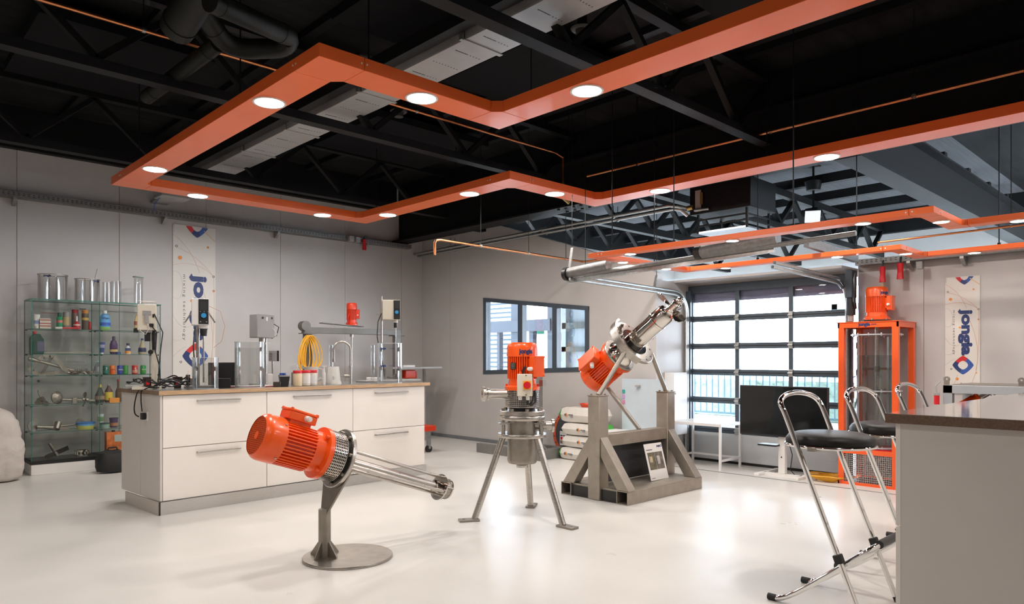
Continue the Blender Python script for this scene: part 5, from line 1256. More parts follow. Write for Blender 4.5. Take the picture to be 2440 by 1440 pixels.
# ================================================================== work island
IO = Vector((2.03, 6.47, 0)); IA = R(3.6); IU = Vector((math.cos(IA), math.sin(IA), 0)); IV = Vector((-math.sin(IA), math.cos(IA), 0))
ZT = 1.072; ID = 1.0
def wk(x, v, z=ZT):
    """point of the worktop in pixel column x, v metres behind its front edge"""
    r = (x - 1220) / FOC; d = FWD + r * RGT; o = IO + IV * v
    t = (o.dot(IV)) / d.dot(IV); p = d * t; return Vector((p.x, p.y, z))
def uof(x): return (wk(x, .02) - IO).dot(IU)
XI = Matrix.Translation(IO) @ Matrix.Rotation(IA, 4, 'Z')
us = [.035, uof(637), uof(842), uof(1013)]
places = ['left unit, nearest the show case', 'middle unit behind the orange mixer', 'right unit, nearest the window']
for i in range(3):
    u0, u1 = us[i] + .002, us[i + 1] - .002
    c = thing('drawer_cabinet', 'white drawer cabinet of the island, ' + places[i], 'cabinet', XI @ Vector(((u0 + u1) / 2, .3, 0)), IA, 'island cabinets')
    def CB(): return wpart(c, '', X=XI)
    CB().box(u0, .05, .118, u1, ID - .06, 1.034).build('body', WHITE, c)
    for z0, z1 in ((.118, .570), (.576, 1.030)):
        d = CB().box(u0 + .001, .028, z0, u1 - .001, .049, z1).build('drawer', WHITE, c, bevel=.0015)
        wd = u1 - u0; h0 = u0 + wd * (.30 if i == 0 else (.28 if i == 1 else .28)); h1 = u0 + wd * (.72 if i == 0 else (.72 if i == 1 else .74)); zh = z1 - .055
        hd_ = CB().box(h0, .0, zh - .007, h1, .010, zh + .007).build('handle', STEEL, d, bevel=.002)
        for q in (h0 + .008, h1 - .008): CB().box(q - .006, .010, zh - .006, q + .006, .029, zh + .006).build('handle_foot', STEEL, d)
u_end = us[3]
for v0, v1, lab in ((.03, .47, 'front white end panel of the island with a socket'), (.474, ID - .06, 'rear white end panel of the island beside the show case')):
    e = thing('end_panel', lab, 'panel', XI @ Vector((.02, v0, 0)), IA, 'island end panels')
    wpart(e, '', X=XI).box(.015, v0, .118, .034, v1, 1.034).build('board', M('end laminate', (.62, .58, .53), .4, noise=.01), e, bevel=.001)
    if v0 < .1:
        s_ = wpart(e, '', X=XI).box(.006, .28, .80, .015, .36, .88).build('socket', PLWHITE, e, bevel=.003)
        wpart(e, '', X=XI).cyl((.005, .32, .84), (.007, .32, .84), .022, n=16).build('socket_well', GREYP, s_)
pb = thing('plinth', 'aluminium plinth around the island foot', 'plinth', XI @ Vector((1.5, 0, 0)), IA)
wpart(pb, '', X=XI).box(.012, .015, .0, u_end + .01, .03, .112).build('front_board', ALU, pb)
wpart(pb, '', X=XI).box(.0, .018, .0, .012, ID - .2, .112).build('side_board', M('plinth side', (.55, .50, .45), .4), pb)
wpart(pb, '', X=XI).box(-.001, .014, .0, .013, .019, .116).build('corner_strip', DARKP, pb)
wt_ = thing('worktop', 'grey island worktop with oak front edge', 'worktop', XI @ Vector((1.5, .5, 1.034)), IA)
wpart(wt_, '', X=XI).box(.0, .006, 1.035, u_end + .055, ID, 1.072).build('top_board', TOPDARK, wt_)
wpart(wt_, '', X=XI).box(-.004, .0, 1.035, u_end + .059, .006, 1.0715).build('edge_band', WOODE, wt_)
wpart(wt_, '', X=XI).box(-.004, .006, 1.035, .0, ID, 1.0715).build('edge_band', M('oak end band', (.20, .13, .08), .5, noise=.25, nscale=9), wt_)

# ------------------------------------------------------------------ stirrers
def PX(x, v): return wk(x, v)
def scale_at(p): return (p.x * FWD.x + p.y * FWD.y) / FOC
def zpx(y, p): return EYE + (855 - y) * scale_at(p)
def facing(p, a=0.):
    return math.atan2(-p.y, -p.x) + PI / 2 + a          # rotation whose local -y looks at the viewer
def stirrer(label, x, v, head, body, back=False, ang=0., grip=True, shaft_bot=.0, column=None, light=CREAM):
    """head: pixel box x0,y0,x1,y1"""
    p = PX(x, v); s = scale_at(p)
    rz = facing(p, ang); t = thing('lab_stirrer', label, 'stirrer', p, rz, 'overhead stirrers')
    cx = ((head[0] + head[2]) / 2 - x) * s; w = (head[2] - head[0]) * s; z0 = zpx(head[3], p) - ZT; z1 = zpx(head[1], p) - ZT
    dpt = .16
    hb = MB().box(cx - w / 2, -dpt / 2, z0, cx + w / 2, dpt / 2, z1).build('head', body, t, bevel=.008)
    return t, p, s, cx, w, z0, z1, dpt, hb
# seen from behind, cream
t, p, s, cx, w, z0, z1, dp, hb = stirrer('cream lab stirrer seen from behind at the left end of the worktop', 362, .55, (331, 727, 372, 788), CREAM)
MB().tube([(cx - w * .45, .0, z1), (cx - w * .45, 0, z1 + .03), (cx + w * .45, 0, z1 + .03), (cx + w * .45, 0, z1)], .003, 6).build('carry_bow', STEELD, t)
MB().box(cx - .035, -dp / 2 - .006, z1 - .10, cx + .035, -dp / 2, z1 - .06).build('connector', GREYP, hb); MB().box(cx + .045, -dp / 2 - .008, z1 - .12, cx + .06, -dp / 2, z1 - .09).build('switch', DARKP, hb)
MB().box(cx - .015, -dp / 2 - .03, z1 - .17, cx + .015, -dp / 2, z1 - .09).build('plug', GREYP, hb); MB().box(cx + .02, -dp / 2 - .02, z0 + .03, cx + .055, -dp / 2, z0 + .06).build('plug', DARKP, hb)
MB().cyl((cx, 0, z0), (cx, 0, z0 - .02), .055, n=20).build('neck', GREYP, t); MB().box(cx - .02, -.03, z0 - .10, cx + .03, .05, z0 - .01).build('clamp', DARKP, t)
MB().cyl((cx - w / 2 - .03, 0, z0 + .0), (cx - w / 2 + .01, 0, z0 + .0), .022, n=12).build('knob', DARKP, t); MB().cyl((cx + .03, -.04, z0 - .20), (cx + .03, -.09, z0 - .20), .022, n=12).build('knob', DARKP, t)
MB().box(cx + .035, .0, .0, cx + .085, .05, z0 + .02).build('column', CREAM, t, bevel=.004); MB().box(cx - .12, -.15, 0, cx + .12, .16, .02).build('foot', CREAM, t)
MB().cyl((cx + .06, -.02, z0 - .18), (cx + .06, -.02, z0 + .05), .018, n=12).build('sleeve', DARKP, t)
for k_ in (0, 1):
    MB().tube([(cx + .03 + k_ * .03, -dp / 2, z0 + .05 + k_ * .1), (cx + .08 + k_ * .05, -dp / 2 - .02, z0 - .02), (cx + .07 + k_ * .04, -dp / 2, z0 - .2), (cx + .10, -dp / 2, z0 - .32), (cx + .09 + k_ * .02, -dp / 2, .03)], .005, 6).build('cable', DARKP, t)
MB().tube([(cx - .01, -dp / 2 - .01, z0 + .10), (cx + .02, -dp / 2 - .02, z0 + .02), (cx - .01, -dp / 2 - .01, z0 - .04), (cx - .05, -dp / 2, z0 - .01), (cx - .055, -dp / 2, z0 + .02)], .003, 5).build('thin_cable', PLWHITE, t)
def front_panel(cx, w, z0, z1, dp, hb, t):
    MB().box(cx - w * .1, -dp / 2 - .004, z0 + .01, cx + w * .48, -dp / 2, z1 - .006).build('front_panel', DARKP, hb); MB().box(cx - w * .02, -dp / 2 - .006, z0 + (z1 - z0) * .56, cx + w * .42, -dp / 2 - .004, z1 - .03).build('display', M('display', (.045, .048, .05), .2), hb)
    MB().cyl((cx + w * .20, -dp / 2 - .002, z0 + (z1 - z0) * .36), (cx + w * .20, -dp / 2 - .03, z0 + (z1 - z0) * .36), w * .15, n=24).build('dial', M('blue dial', (.03, .30, .62), .35), hb)
    for k_ in (-.02, .2, .40): MB().box(cx + w * k_, -dp / 2 - .006, z0 + (z1 - z0) * .50, cx + w * k_ + .008, -dp / 2 - .004, z0 + (z1 - z0) * .52).build('button', GREYP, hb)
    for k_ in (.02, .36): MB().cyl((cx + w * k_, -dp / 2 - .008, z0 + (z1 - z0) * .13), (cx + w * k_, -dp / 2 - .004, z0 + (z1 - z0) * .13), .006, n=8).build('button', GREYP, hb)
# white with black front panel
t, p, s, cx, w, z0, z1, dp, hb = stirrer('white lab stirrer with blue dial and black front panel in front of the left banner', 476, .45, (458, 713, 496, 776), PLWHITE)
front_panel(cx, w, z0, z1, dp, hb, t)
MB().lathe([(.045, -.03), (.048, .0), (.05, .01)], 24, (cx + .03, 0, z0)).build('neck', PLWHITE, t); MB().lathe([(.028, -.10), (.032, -.04), (.036, -.03)], 20, (cx + .03, 0, z0)).build('chuck', DARKP, t)
MB().cyl((cx + .03, 0, .05), (cx + .03, 0, z0 - .08), .008, n=10).build('stirring_shaft', STEEL, t); MB().cyl((cx - .02, .05, 0), (cx - .02, .05, z0), .017, n=14).build('column', STEEL, t)
MB().box(cx - .14, -.06, 0, cx + .14, .18, .018).build('foot', GREYP, t)
for sgn in (-1, 1): MB().beam((cx + sgn * w * .5, .02, z0 + .12), (cx + sgn * (w * .5 + .055), .02, z0 + .03), .008, .014).build('clamp_arm', STEEL, t)
MB().tube([(cx - .045, -.03, z0 - .02), (cx - .06, -.04, z0 - .2), (cx - .05, -.03, z0 - .35), (cx - .02, .0, z0 - .42)], .006, 6).build('cable', DARKP, t)
MB().tube([(cx + w * .5, .02, z0 + .19), (cx + .18, .03, z0 + .14), (cx + .22, .04, z0 + .0), (cx + .19, .05, z0 - .15), (cx + .12, .06, z0 - .21)], .0025, 5).build('wire', PINKPR, t)
# grey one behind the tall beaker
t, p, s, cx, w, z0, z1, dp, hb = stirrer('grey lab stirrer behind the tall acrylic beaker', 634, .55, (601, 750, 646, 806), GREYP, ang=.5)
MB().box(cx + .0, -dp / 2 - .004, z1 - .07, cx + .02, -dp / 2, z1 - .03).build('label', PLWHITE, hb); MB().box(cx - .045, -dp / 2 - .004, z1 - .05, cx - .025, -dp / 2, z1 - .03).build('switch', DARKP, hb); MB().box(cx + .06, -dp / 2 - .004, z1 - .05, cx + .075, -dp / 2, z1 - .03).build('switch', DARKP, hb)
MB().cyl((cx, 0, z0 - .06), (cx, 0, z0), .03, n=16).build('neck', STEEL, t); MB().cyl((cx, 0, z0 - .12), (cx, 0, z0 - .05), .02, n=14).build('chuck', STEEL, t); MB().cyl((cx + .075, .06, 0), (cx + .075, .06, z1 - .02), .013, n=12).build('column', STEEL, t); MB().cyl((cx, 0, .06), (cx, 0, z0 - .1), .006, n=8).build('stirring_shaft', STEEL, t)
MB().box(cx - .06, -.05, 0, cx + .18, .16, .016).build('foot', GREYP, t)
MB().tube([(cx + .09, -.08, z1 - .10), (cx + .14, -.09, z1 - .13), (cx + .12, -.08, z1 - .22), (cx + .08, -.05, z1 - .25)], .005, 6).build('cable', DARKP, t)
MB().tube([(cx + .07, -.08, z1 - .14), (cx + .12, -.09, z1 - .20), (cx + .07, -.06, z1 - .30), (cx + .02, -.05, .45), (cx - .04, -.06, .35), (cx - .03, -.08, .2)], .004, 6).build('cable', PLWHITE, t)
# cream one at the right
t, p, s, cx, w, z0, z1, dp, hb = stirrer('cream lab stirrer with blue dial at the right end of the worktop', 911, .45, (911, 716, 953, 763), CREAM)
MB().box(cx + w * .13, -dp / 2 - .004, z0 + .006, cx + w * .49, -dp / 2, z1 - .004).build('front_panel', DARKP, hb); MB().cyl((cx + w * .30, -dp / 2 - .002, z0 + (z1 - z0) * .38), (cx + w * .30, -dp / 2 - .025, z0 + (z1 - z0) * .38), .021, n=24).build('dial', M('blue dial', (.03, .30, .62), .35), hb)
MB().box(cx + w * .18, -dp / 2 - .006, z0 + (z1 - z0) * .58, cx + w * .44, -dp / 2 - .004, z1 - .015).build('display', M('display', (.045, .048, .05), .2), hb)
MB().cyl((cx + .05, 0, z0 - .03), (cx + .05, 0, z0), .028, n=16).build('neck', PLWHITE, t); MB().cyl((cx + .05, 0, z0 - .09), (cx + .05, 0, z0 - .03), .020, n=16).build('chuck', DARKP, t); MB().cyl((cx + .05, 0, .1), (cx + .05, 0, z0 - .08), .006, n=8).build('stirring_shaft', STEEL, t)
MB().cyl((-.008, .05, 0), (-.008, .05, z1 + .05), .012, n=12).build('column', STEEL, t); MB().beam((-.03, .05, z0 + .08), (-.07, .03, z0 + .07), .02, .02).build('clamp', STEEL, t)
MB().box(-.10, -.10, 0, .20, .14, .014).build('foot', GREYP, t)
MB().tube([(-.01, .0, z0 + .08), (-.05, -.02, z0 - .02), (-.06, -.03, z0 - .2), (-.03, -.02, z0 - .35), (.0, -.02, z0 - .5), (.03, -.03, .05)], .006, 6).build('cable', DARKP, t)
MB().tube([(cx + .05, .05, z0 - .08), (cx + .06, .06, z0 - .25), (cx + .1, .06, z0 - .4), (cx + .1, .06, .12), (cx + .0, .0, .05), (cx - .05, -.03, .06)], .005, 6).build('cable', DARKP, t)

# ------------------------------------------------------------------ acrylic beakers
def beaker(label, x0, x1, y0, v, water=None, baff=True, word=False):
    p = PX((x0 + x1) / 2, v); s = scale_at(p); r = (x1 - x0) * s / 2; h = zpx(y0, p) - ZT
    t = thing('acrylic_beaker', label, 'beaker', p, facing(p), 'acrylic beakers')
    MB().lathe([(r - .005, .008), (r - .005, h), (r, h), (r, 0), (0, 0)], 40, cap=False).build('wall', ACRYL, t)
    MB().ring((0, 0, 0), (0, 0, .006), r + .001, r - .006, 40).build('bottom_ring', M('acrylic edge', (.55, .58, .60), .2), t)
    MB().ring((0, 0, h - .003), (0, 0, h), r + .001, r - .006, 40).build('rim', M('acrylic edge', (.55, .58, .60), .2), t)
    if water: MB().lathe([(0, .008), (r - .006, .008), (r - .006, h * water), (0, h * water)], 40).build('water', WATER, t)
    if baff:
        for a in (.15, PI - .15):
            MB().box((r - .012) * math.cos(a) - .010, (r - .012) * math.sin(a) - .003, .008, (r - .012) * math.cos(a) + .010, (r - .012) * math.sin(a) + .003, h).build('baffle', M('pale baffle', (.55, .58, .62), .25), t)
    if word:
        for zc in (.18, h * .82 if h > .3 else .1):
            mb = MB(); v_, f, (a0, b0_, a1, b1_) = text('jongia', .05, 1.); k_ = .075 / (a1 - a0)
            mb.add([((r + .002) * math.sin((q[0] - (a0 + a1) / 2) * k_ / r - .55), -(r + .002) * math.cos((q[0] - (a0 + a1) / 2) * k_ / r - .55), zc + (q[1] - b0_) * k_) for q in v_], f); mb.build('lettering', BLUEP, t)
            mb = MB(); v_, f, (a0, b0_, a1, b1_) = text('.com', 0., 1.); k_ = .05 / (a1 - a0)
            mb.add([((r + .002) * math.sin((q[0] - (a0 + a1) / 2) * k_ / r + .15), -(r + .002) * math.cos((q[0] - (a0 + a1) / 2) * k_ / r + .15), zc + .012 + (q[1] - b0_) * k_) for q in v_], f); mb.build('lettering', BLUEP, t)
    return t
beaker('acrylic beaker half full of water under the white stirrer', 460, 519, 852, .17, water=.80)
beaker('tall wide acrylic beaker under the grey stirrer', 561, 630, 815, .20, water=.86)
beaker('tall acrylic beaker with blue lettering at the right end', 899, 958, 818, .18, word=True)
t = beaker('slim upright measuring tube behind the faucet, left', 783, 794, 822, .75, baff=False)
t = beaker('slim upright measuring tube left of the lettered beaker', 883, 893, 822, .70, baff=False)

# ------------------------------------------------------------------ faucet
p = PX(835, .30); t = thing('kitchen_faucet', 'brushed steel swan-neck faucet at the island', 'faucet', p, facing(p))
MB().cyl((0, 0, 0), (0, 0, .20), .018, n=18).build('column', STEEL, t)
hz = zpx(815, p) - ZT; rr = .09
MB().tube([(0, 0, .20), (0, 0, hz - rr)] + [(-rr + rr * math.cos(a), 0, hz - rr + rr * math.sin(a)) for a in [PI * i / 12 for i in range(1, 13)]] + [(-2 * rr, 0, hz - rr - .10)], .011, 12).build('spout', STEEL, t)
MB().cyl((-2 * rr, 0, hz - rr - .10), (-2 * rr, 0, hz - rr - .135), .014, n=14).build('spray_head', STEEL, t)
MB().cyl((0, 0, .085), (-.07, -.02, .085), .016, n=14).build('mixer_barrel', STEEL, t); MB().cyl((-.07, -.02, .085), (-.10, -.03, .087), .005, n=8).build('lever', STEEL, t)
# ------------------------------------------------------------------ small things by the sink
def box_thing(name, label, cat, x, v, w, d, h, m, group='things on the island', z=0., bev=.004, a=0.):
    p = PX(x, v); t = thing(name, label, cat, (p.x, p.y, ZT + z), facing(p, a), group); MB().box(-w / 2, -d / 2, 0, w / 2, d / 2, h).build('body', m, t, bevel=bev); return t
for i, (x, v) in enumerate(((709, .10), (729, .16), (745, .22))):
    p = PX(x, v); t = thing('powder_jar', ['left cream jar with red lid by the sink', 'middle jar with red lid and paper label', 'right jar with red lid and paper label'][i], 'jar', p, facing(p), 'jars with red lids')
    h = .135
    MB().lathe([(.04, 0), (.044, .004), (.044, h - .012), (.038, h)], 28).build('glass', M('cream powder', (.66, .52, .33), .4) if i == 0 else M('pale powder', (.66, .60, .50), .4), t)
    MB().lathe([(.044, h - .004), (.045, h), (.045, h + .02), (.042, h + .024)], 28).build('lid', REDPL, t)
    if i: MB().lathe([(.0445, .025), (.0445, h - .03)], 28, cap=False).build('paper_label', PLWHITE, t)
    else: MB().lathe([(.0445, .0), (.0445, h - .02)], 12, cap=False, sx=1, sy=1).build('paper_label', M('cream label', (.70, .64, .52), .5), t) if False else None
p = PX(677, .12); t = thing('open_box', 'small black open bag with blue plugs beside the jars', 'bag', p, facing(p, .2))
MB().prism([(-.035, 0), (.035, 0), (.05, .105), (-.05, .115)], .06, Matrix(((1, 0, 0, 0), (0, 0, 1, -.03), (0, 1, 0, 0), (0, 0, 0, 1)))).build('body', DARKP, t)
for x in (-.025, .005): MB().cyl((x, 0, .10), (x - .005, 0, .135), .016, n=12).build('plug', BLUEP, t)
MB().box(-.05, -.031, .10, .05, -.029, .112).build('zip', GREYP, t)
box_thing('glass_dish', 'small clear dish with dark contents left of the black bag', 'dish', 660, .10, .07, .06, .05, M('dark jelly', (.06, .055, .05), .15))
p = PX(742, .42); t = thing('measuring_jug', 'white translucent measuring jug with handle', 'jug', p, facing(p), 'jugs')
TRL = M('milky plastic', (.60, .58, .54), .35)
MB().lathe([(.060, 0), (.066, .004), (.075, .19), (.071, .19), (.062, .008), (0, .006)], 32).build('body', TRL, t); MB().tube([(.073, 0, .17), (.115, 0, .16), (.115, 0, .06), (.068, 0, .045)], .008, 8).build('handle', TRL, t)
MB().prism([(-.075, .015), (-.075, -.015), (-.10, 0)], .02, Matrix.Translation((0, 0, .17))).build('spout', TRL, t)
p = PX(795, .34); t = thing('measuring_beaker', 'upturned translucent measuring beaker with scale', 'beaker', p, facing(p), 'jugs')
MB().lathe([(.085, 0), (.082, .02), (.072, .04), (.058, .185), (.054, .19), (0, .19)], 32).build('body', TRL, t)
for k_ in range(8): MB().box(-.012, -.0665 - (.006 if k_ < 3 else 0) + k_ * .0012, .055 + k_ * .015, .012 if k_ % 2 else .004, -.064 - (.006 if k_ < 3 else 0) + k_ * .0014, .0575 + k_ * .015).build('scale_mark', GREYPR, t)
p = PX(772, .25); t = thing('dosing_pump', 'white bottle-top dosing pump between the jug and the upturned beaker', 'pump', p, facing(p))
MB().cyl((0, 0, 0), (0, 0, .13), .016, .018, n=14).build('cylinder', PLWHITE, t); MB().cyl((0, 0, .13), (0, 0, .165), .011, n=12).build('neck', PLWHITE, t); MB().cyl((0, 0, .165), (0, 0, .195), .008, n=10).build('plunger', PLWHITE, t); MB().box(-.02, -.01, .193, .03, .01, .203).build('plunger_head', PLWHITE, t); MB().tube([(-.01, 0, .06), (-.04, 0, .075), (-.06, 0, .06)], .006, 6).build('side_arm', PLWHITE, t)
p = PX(705, .5); t = thing('wash_bottle', 'grey wash bottle with bent white tube behind the jars', 'bottle', p, facing(p))
MB().lathe([(.045, 0), (.047, .005), (.047, .13), (.02, .15)], 24).build('body', GREYP, t); MB().tube([(.0, 0, .15), (.02, 0, .20), (.0, 0, .225), (-.05, 0, .21), (-.08, 0, .19)], .005, 6).build('tube', PLWHITE, t)
p = PX(930, .30); t = thing('drain_rack', 'low grey drip tray under the lettered beaker', 'tray', PX(900, .10)); 
wpart(t, '', X=Matrix.Translation(PX(930, .62)) @ Matrix.Rotation(IA, 4, 'Z')).box(-.42, -.10, 0, .40, .12, .02).build('body', GREYP, t, bevel=.004)
box_thing('kitchen_scale', 'flat steel scale behind the lettered beaker', 'scale', 893, .85, .20, .12, .045, PLWHITE)
box_thing('laptop_screen', 'black screen standing behind the water beaker', 'screen', 530, .52, .26, .02, .24, DARKP)
box_thing('black_box', 'small black box beside the tall beaker', 'box', 532, .28, .13, .10, .09, DARKP)
p = PX(652, .75); t = thing('control_unit', 'small grey control unit with black face on a pole behind the grey stirrer', 'device', p, facing(p)); zc = zpx(848, p) - ZT
MB().box(-.05, -.03, zc - .06, .035, .03, zc + .055).build('body', GREYP, t, bevel=.004); MB().box(.035, -.03, zc - .06, .055, .03, zc + .055).build('face', DARKP, t); MB().cyl((-.01, .0, 0), (-.01, .0, zc - .05), .01, n=10).build('pole', STEEL, t)
for k_ in range(5): MB().box(-.045, -.032, zc - .045 + k_ * .017, -.015, -.03, zc - .04 + k_ * .017).build('vent_slot', DARKP, t)
p = PX(597, .42); t = thing('red_binder', 'white pad with red cover under the tall beaker', 'pad', PX(600, .30), IA)
MB().box(-.20, -.13, .0, .20, .13, .006).build('cover', REDPL, t); MB().box(-.195, -.12, .006, .195, .12, .012).build('pages', PLWHITE, t)
box_thing('small_bottle_box', 'white bottle with green label behind the tall beaker', 'bottle', 644, .45, .05, .04, .12, PLWHITE)
box_thing('metal_block', 'dark ribbed metal block behind the water beaker', 'block', 459, .62, .10, .08, .09, STEELD)
for i, (x, v) in enumerate(((352, .62), (423, .52))):
    p = PX(x, v); t = thing('paper_cup', ['dark paper cup with red print at the left end', 'dark paper cup in front of the left banner'][i], 'cup', p, facing(p), 'paper cups')
    MB().lathe([(.03, 0), (.042, .10), (.044, .102), (.044, .106), (.039, .106), (.028, .006), (0, .006)], 24).build('cup', M('cup paper', (.05, .025, .02), .5), t)
    mb = MB().box(-.012, -.0375, .035, .014, -.0365, .065); mb.build('print', REDPL, t)
box_thing('power_adapter', 'grey flat device under the cable heap', 'device', 330, .70, .22, .10, .03, GREYP)
# cables heaped on the worktop
rnd = random.Random(11)
labs = ['long black cable looped around the first stirrer foot', 'black cable heaped left of the water beaker', 'black cable curling towards the front edge', 'black cable looped behind the dark cup', 'tangled black cable at the left corner', 'black cable lying across the cable heap',
        'thin black cable at the front of the heap', 'black cable running to the second stirrer', 'black cable loop standing up from the heap', 'thick black cable along the front edge']
for k_ in range(10):
    t = thing('power_cable', labs[k_], 'cable', PX(380 + k_ * 9, .4), 0, 'cables on the worktop')
    pts = []; x = 330 + rnd.random() * 60; v = .25 + rnd.random() * .5; a = rnd.random() * 6
    for i in range(26):
        a += (rnd.random() - .42) * 1.1; x += math.cos(a) * 11 + 2.2; v += math.sin(a) * .05
        x = min(max(x, 306), 448); v = min(max(v, .12), .8)
        q = PX(x, v); q.z = ZT + .012 + .006 * k_ + abs(math.sin(i * .7 + k_)) * (.03 if k_ % 3 else .055); pts.append(q)
    sm = []
    for i in range(len(pts) - 1):
        for u in (0, .33, .66): sm.append(pts[i].lerp(pts[i + 1], u))
    for _ in range(3): sm = [sm[0]] + [(sm[i - 1] + sm[i] * 2 + sm[i + 1]) / 4 for i in range(1, len(sm) - 1)] + [sm[-1]]
    wpart(t, '').tube(sm, .0065 if k_ % 2 else .005, 6).build('cord', DARKP, t)
    e_ = sm[-1]; wpart(t, '').cbox(e_, (.03, .03, .02)).build('plug', DARKP, t)
t = thing('power_cable', 'black cable hanging over the island edge to the end socket', 'cable', XI @ Vector((-.01, .32, .9)), 0, 'cables on the worktop')
q = [XI @ Vector(c) for c in ((.25, .5, 1.085), (.08, .46, 1.10), (-.015, .45, 1.07), (-.03, .47, .98), (-.03, .50, .90), (-.035, .46, .845), (-.03, .36, .83))]
sm = []
for i in range(len(q) - 1):
    for u in (0, .25, .5, .75): sm.append(q[i].lerp(q[i + 1], u))
for _ in range(3): sm = [sm[0]] + [(sm[i - 1] + sm[i] * 2 + sm[i + 1]) / 4 for i in range(1, len(sm) - 1)] + [sm[-1]]
wpart(t, '').tube(sm, .006, 6).build('cord', DARKP, t)
wpart(t, '', X=XI).box(-.035, .30, .81, .003, .345, .87).build('plug', DARKP, t, bevel=.006)
t = thing('power_cable', 'second black cable dropping straight down the island end', 'cable', XI @ Vector((-.01, .33, .9)), 0, 'cables on the worktop')
q = [XI @ Vector(c) for c in ((.2, .40, 1.083), (.05, .38, 1.09), (-.015, .375, 1.06), (-.02, .36, .97), (-.02, .335, .88))]
wpart(t, '').tube(q, .006, 6).build('cord', DARKP, t)

# ================================================================== bench with small orange mixer behind the island
def pw(x, y, Y): return px(x, y, Y=Y)
YB = 9.35
RIGM = M('rig steel', (.15, .14, .125), .5, .4, noise=.1)
rg = thing('test_rig', 'steel test rig with small orange motor against the wall behind the island', 'rig', (*pw(835, 900, YB)[:2], 0))
p0, p1 = pw(722, 787, YB), pw(952, 787, YB)
wpart(rg, '').box(p0.x, YB - .05, p0.z - .04, p1.x, YB + .05, p0.z + .045).build('top_beam', RIGM, rg, bevel=.004)
for x in (p0.x + .02, p1.x - .1): wpart(rg, '').box(x, YB - .05, 0, x + .10, YB + .05, p0.z - .04).build('post', RIGM, rg, bevel=.004)
for x in (p0.x + .02, p1.x - .1): wpart(rg, '').box(x - .05, YB - .08, p0.z - .052, x + .15, YB + .08, p0.z - .04).build('post_plate', RIGM, rg)
q = pw(838, 778, YB); wpart(rg, '').beam(pw(765, 770, YB), pw(862, 779, YB), .12, .012).build('lever_plate', RIGM, rg)
wpart(rg, '').cyl((p0.x + .02, YB - .06, p0.z + .06), (p0.x + .02, YB + .06, p0.z + .06), .07, n=20).build('pulley', RIGM, rg)
XQ = Matrix.Translation((q.x, YB, q.z + .015)); s_ = .335
motor(rg, XQ, .075, s_, phi=-PI / 2 + .9, mat=ODARK, grille=False)
wpart(rg, '').lathe([(0, s_ - .001), (.06, s_ - .001), (.0, s_ + .006)], 24, (q.x, YB, q.z + .015)).build('motor_top', ODARK, rg)
qq = pw(838, 800, YB); wpart(rg, '').cyl((qq.x, YB, 1.0), (qq.x, YB, qq.z + .04), .012, n=10).build('drive_shaft', STEEL, rg); wpart(rg, '').cyl((qq.x, YB, qq.z - .02), (qq.x, YB, qq.z + .07), .028, n=14).build('coupling', STEEL, rg)
wpart(rg, '').tube([(q.x - .07, YB - .05, q.z + .19), (q.x - .10, YB - .06, q.z + .12), (q.x - .07, YB - .05, q.z + .02)], .007, 6).build('cable', REDPL, rg)
t = thing('yellow_cable', 'coil of yellow cable hanging on the test rig', 'cable', (p0.x + .15, YB - .12, 1.3))
for k_ in range(9):
    c0 = pw(735, 800, YB - .1); w_ = .05 + .014 * k_; hgt = .24 + .015 * (k_ % 4); xo = (k_ % 3 - 1) * .03
    wpart(t, '').tube([(c0.x + xo + w_ * math.sin(a) * (1 - .3 * math.cos(a)), YB - .10 - .004 * k_, c0.z - hgt + hgt * math.cos(a)) for a in [2 * PI * i / 24 for i in range(24)]], .0075, 6, closed=True).build('loop', YCABLE, t)
t = thing('wall_shelf', 'thin grey side shelf at the right end of the test rig', 'shelf', (*pw(985, 880, YB)[:2], 0))
a_, b_ = pw(915, 877, YB), pw(1031, 878, YB)
wpart(t, '').box(a_.x, YB - .25, a_.z - .015, b_.x, YB + .2, a_.z + .012).build('board', GREYP, t); wpart(t, '').box(b_.x - .1, YB + .1, 0, b_.x - .06, YB + .14, a_.z - .015).build('leg', GREYP, t); wpart(t, '').box(a_.x + .06, YB + .1, 0, a_.x + .10, YB + .14, a_.z - .015).build('leg', GREYP, t)
c0 = pw(968, 872, YB); tag(MB().box(c0.x - .12, YB - .1, a_.z + .012, c0.x + .10, YB + .1, a_.z + .04).build('flat_case', PLWHITE), 'flat white case lying on the grey side shelf', 'case')
t = thing('small_motor', 'small orange motor unit under the grey side shelf', 'motor', (*pw(968, 900, YB)[:2], 0)); c0 = pw(972, 893, YB)
wpart(t, '').box(c0.x - .13, YB - .12, c0.z - .06, c0.x + .07, YB + .06, c0.z + .075).build('housing', ODARK, t, bevel=.015); wpart(t, '').box(c0.x + .07, YB - .10, c0.z - .06, c0.x + .11, YB + .04, c0.z + .05).build('end_cover', ODARK, t, bevel=.01); wpart(t, '').box(c0.x - .05, YB - .04, 0, c0.x + .0, YB + .01, c0.z - .06).build('stand', STEELD, t)
c0 = px(1020, 1020, Y=8.3)
t = thing('floor_roller', 'orange wheeled unit peeking out at the right end of the island', 'trolley', (c0.x, 8.3, 0)); wpart(t, '').box(c0.x - .5, 8.15, c0.z - .035, c0.x + .03, 8.5, c0.z + .045).build('deck', ODARK, t, bevel=.01)
for x in (c0.x - .45, c0.x - .05): wpart(t, '').cyl((x, 8.2, .05), (x, 8.24, .05), .05, n=16).build('wheel', DARKP, t); wpart(t, '').box(x - .02, 8.19, .05, x + .02, 8.25, c0.z - .035).build('fork', GALV, t)
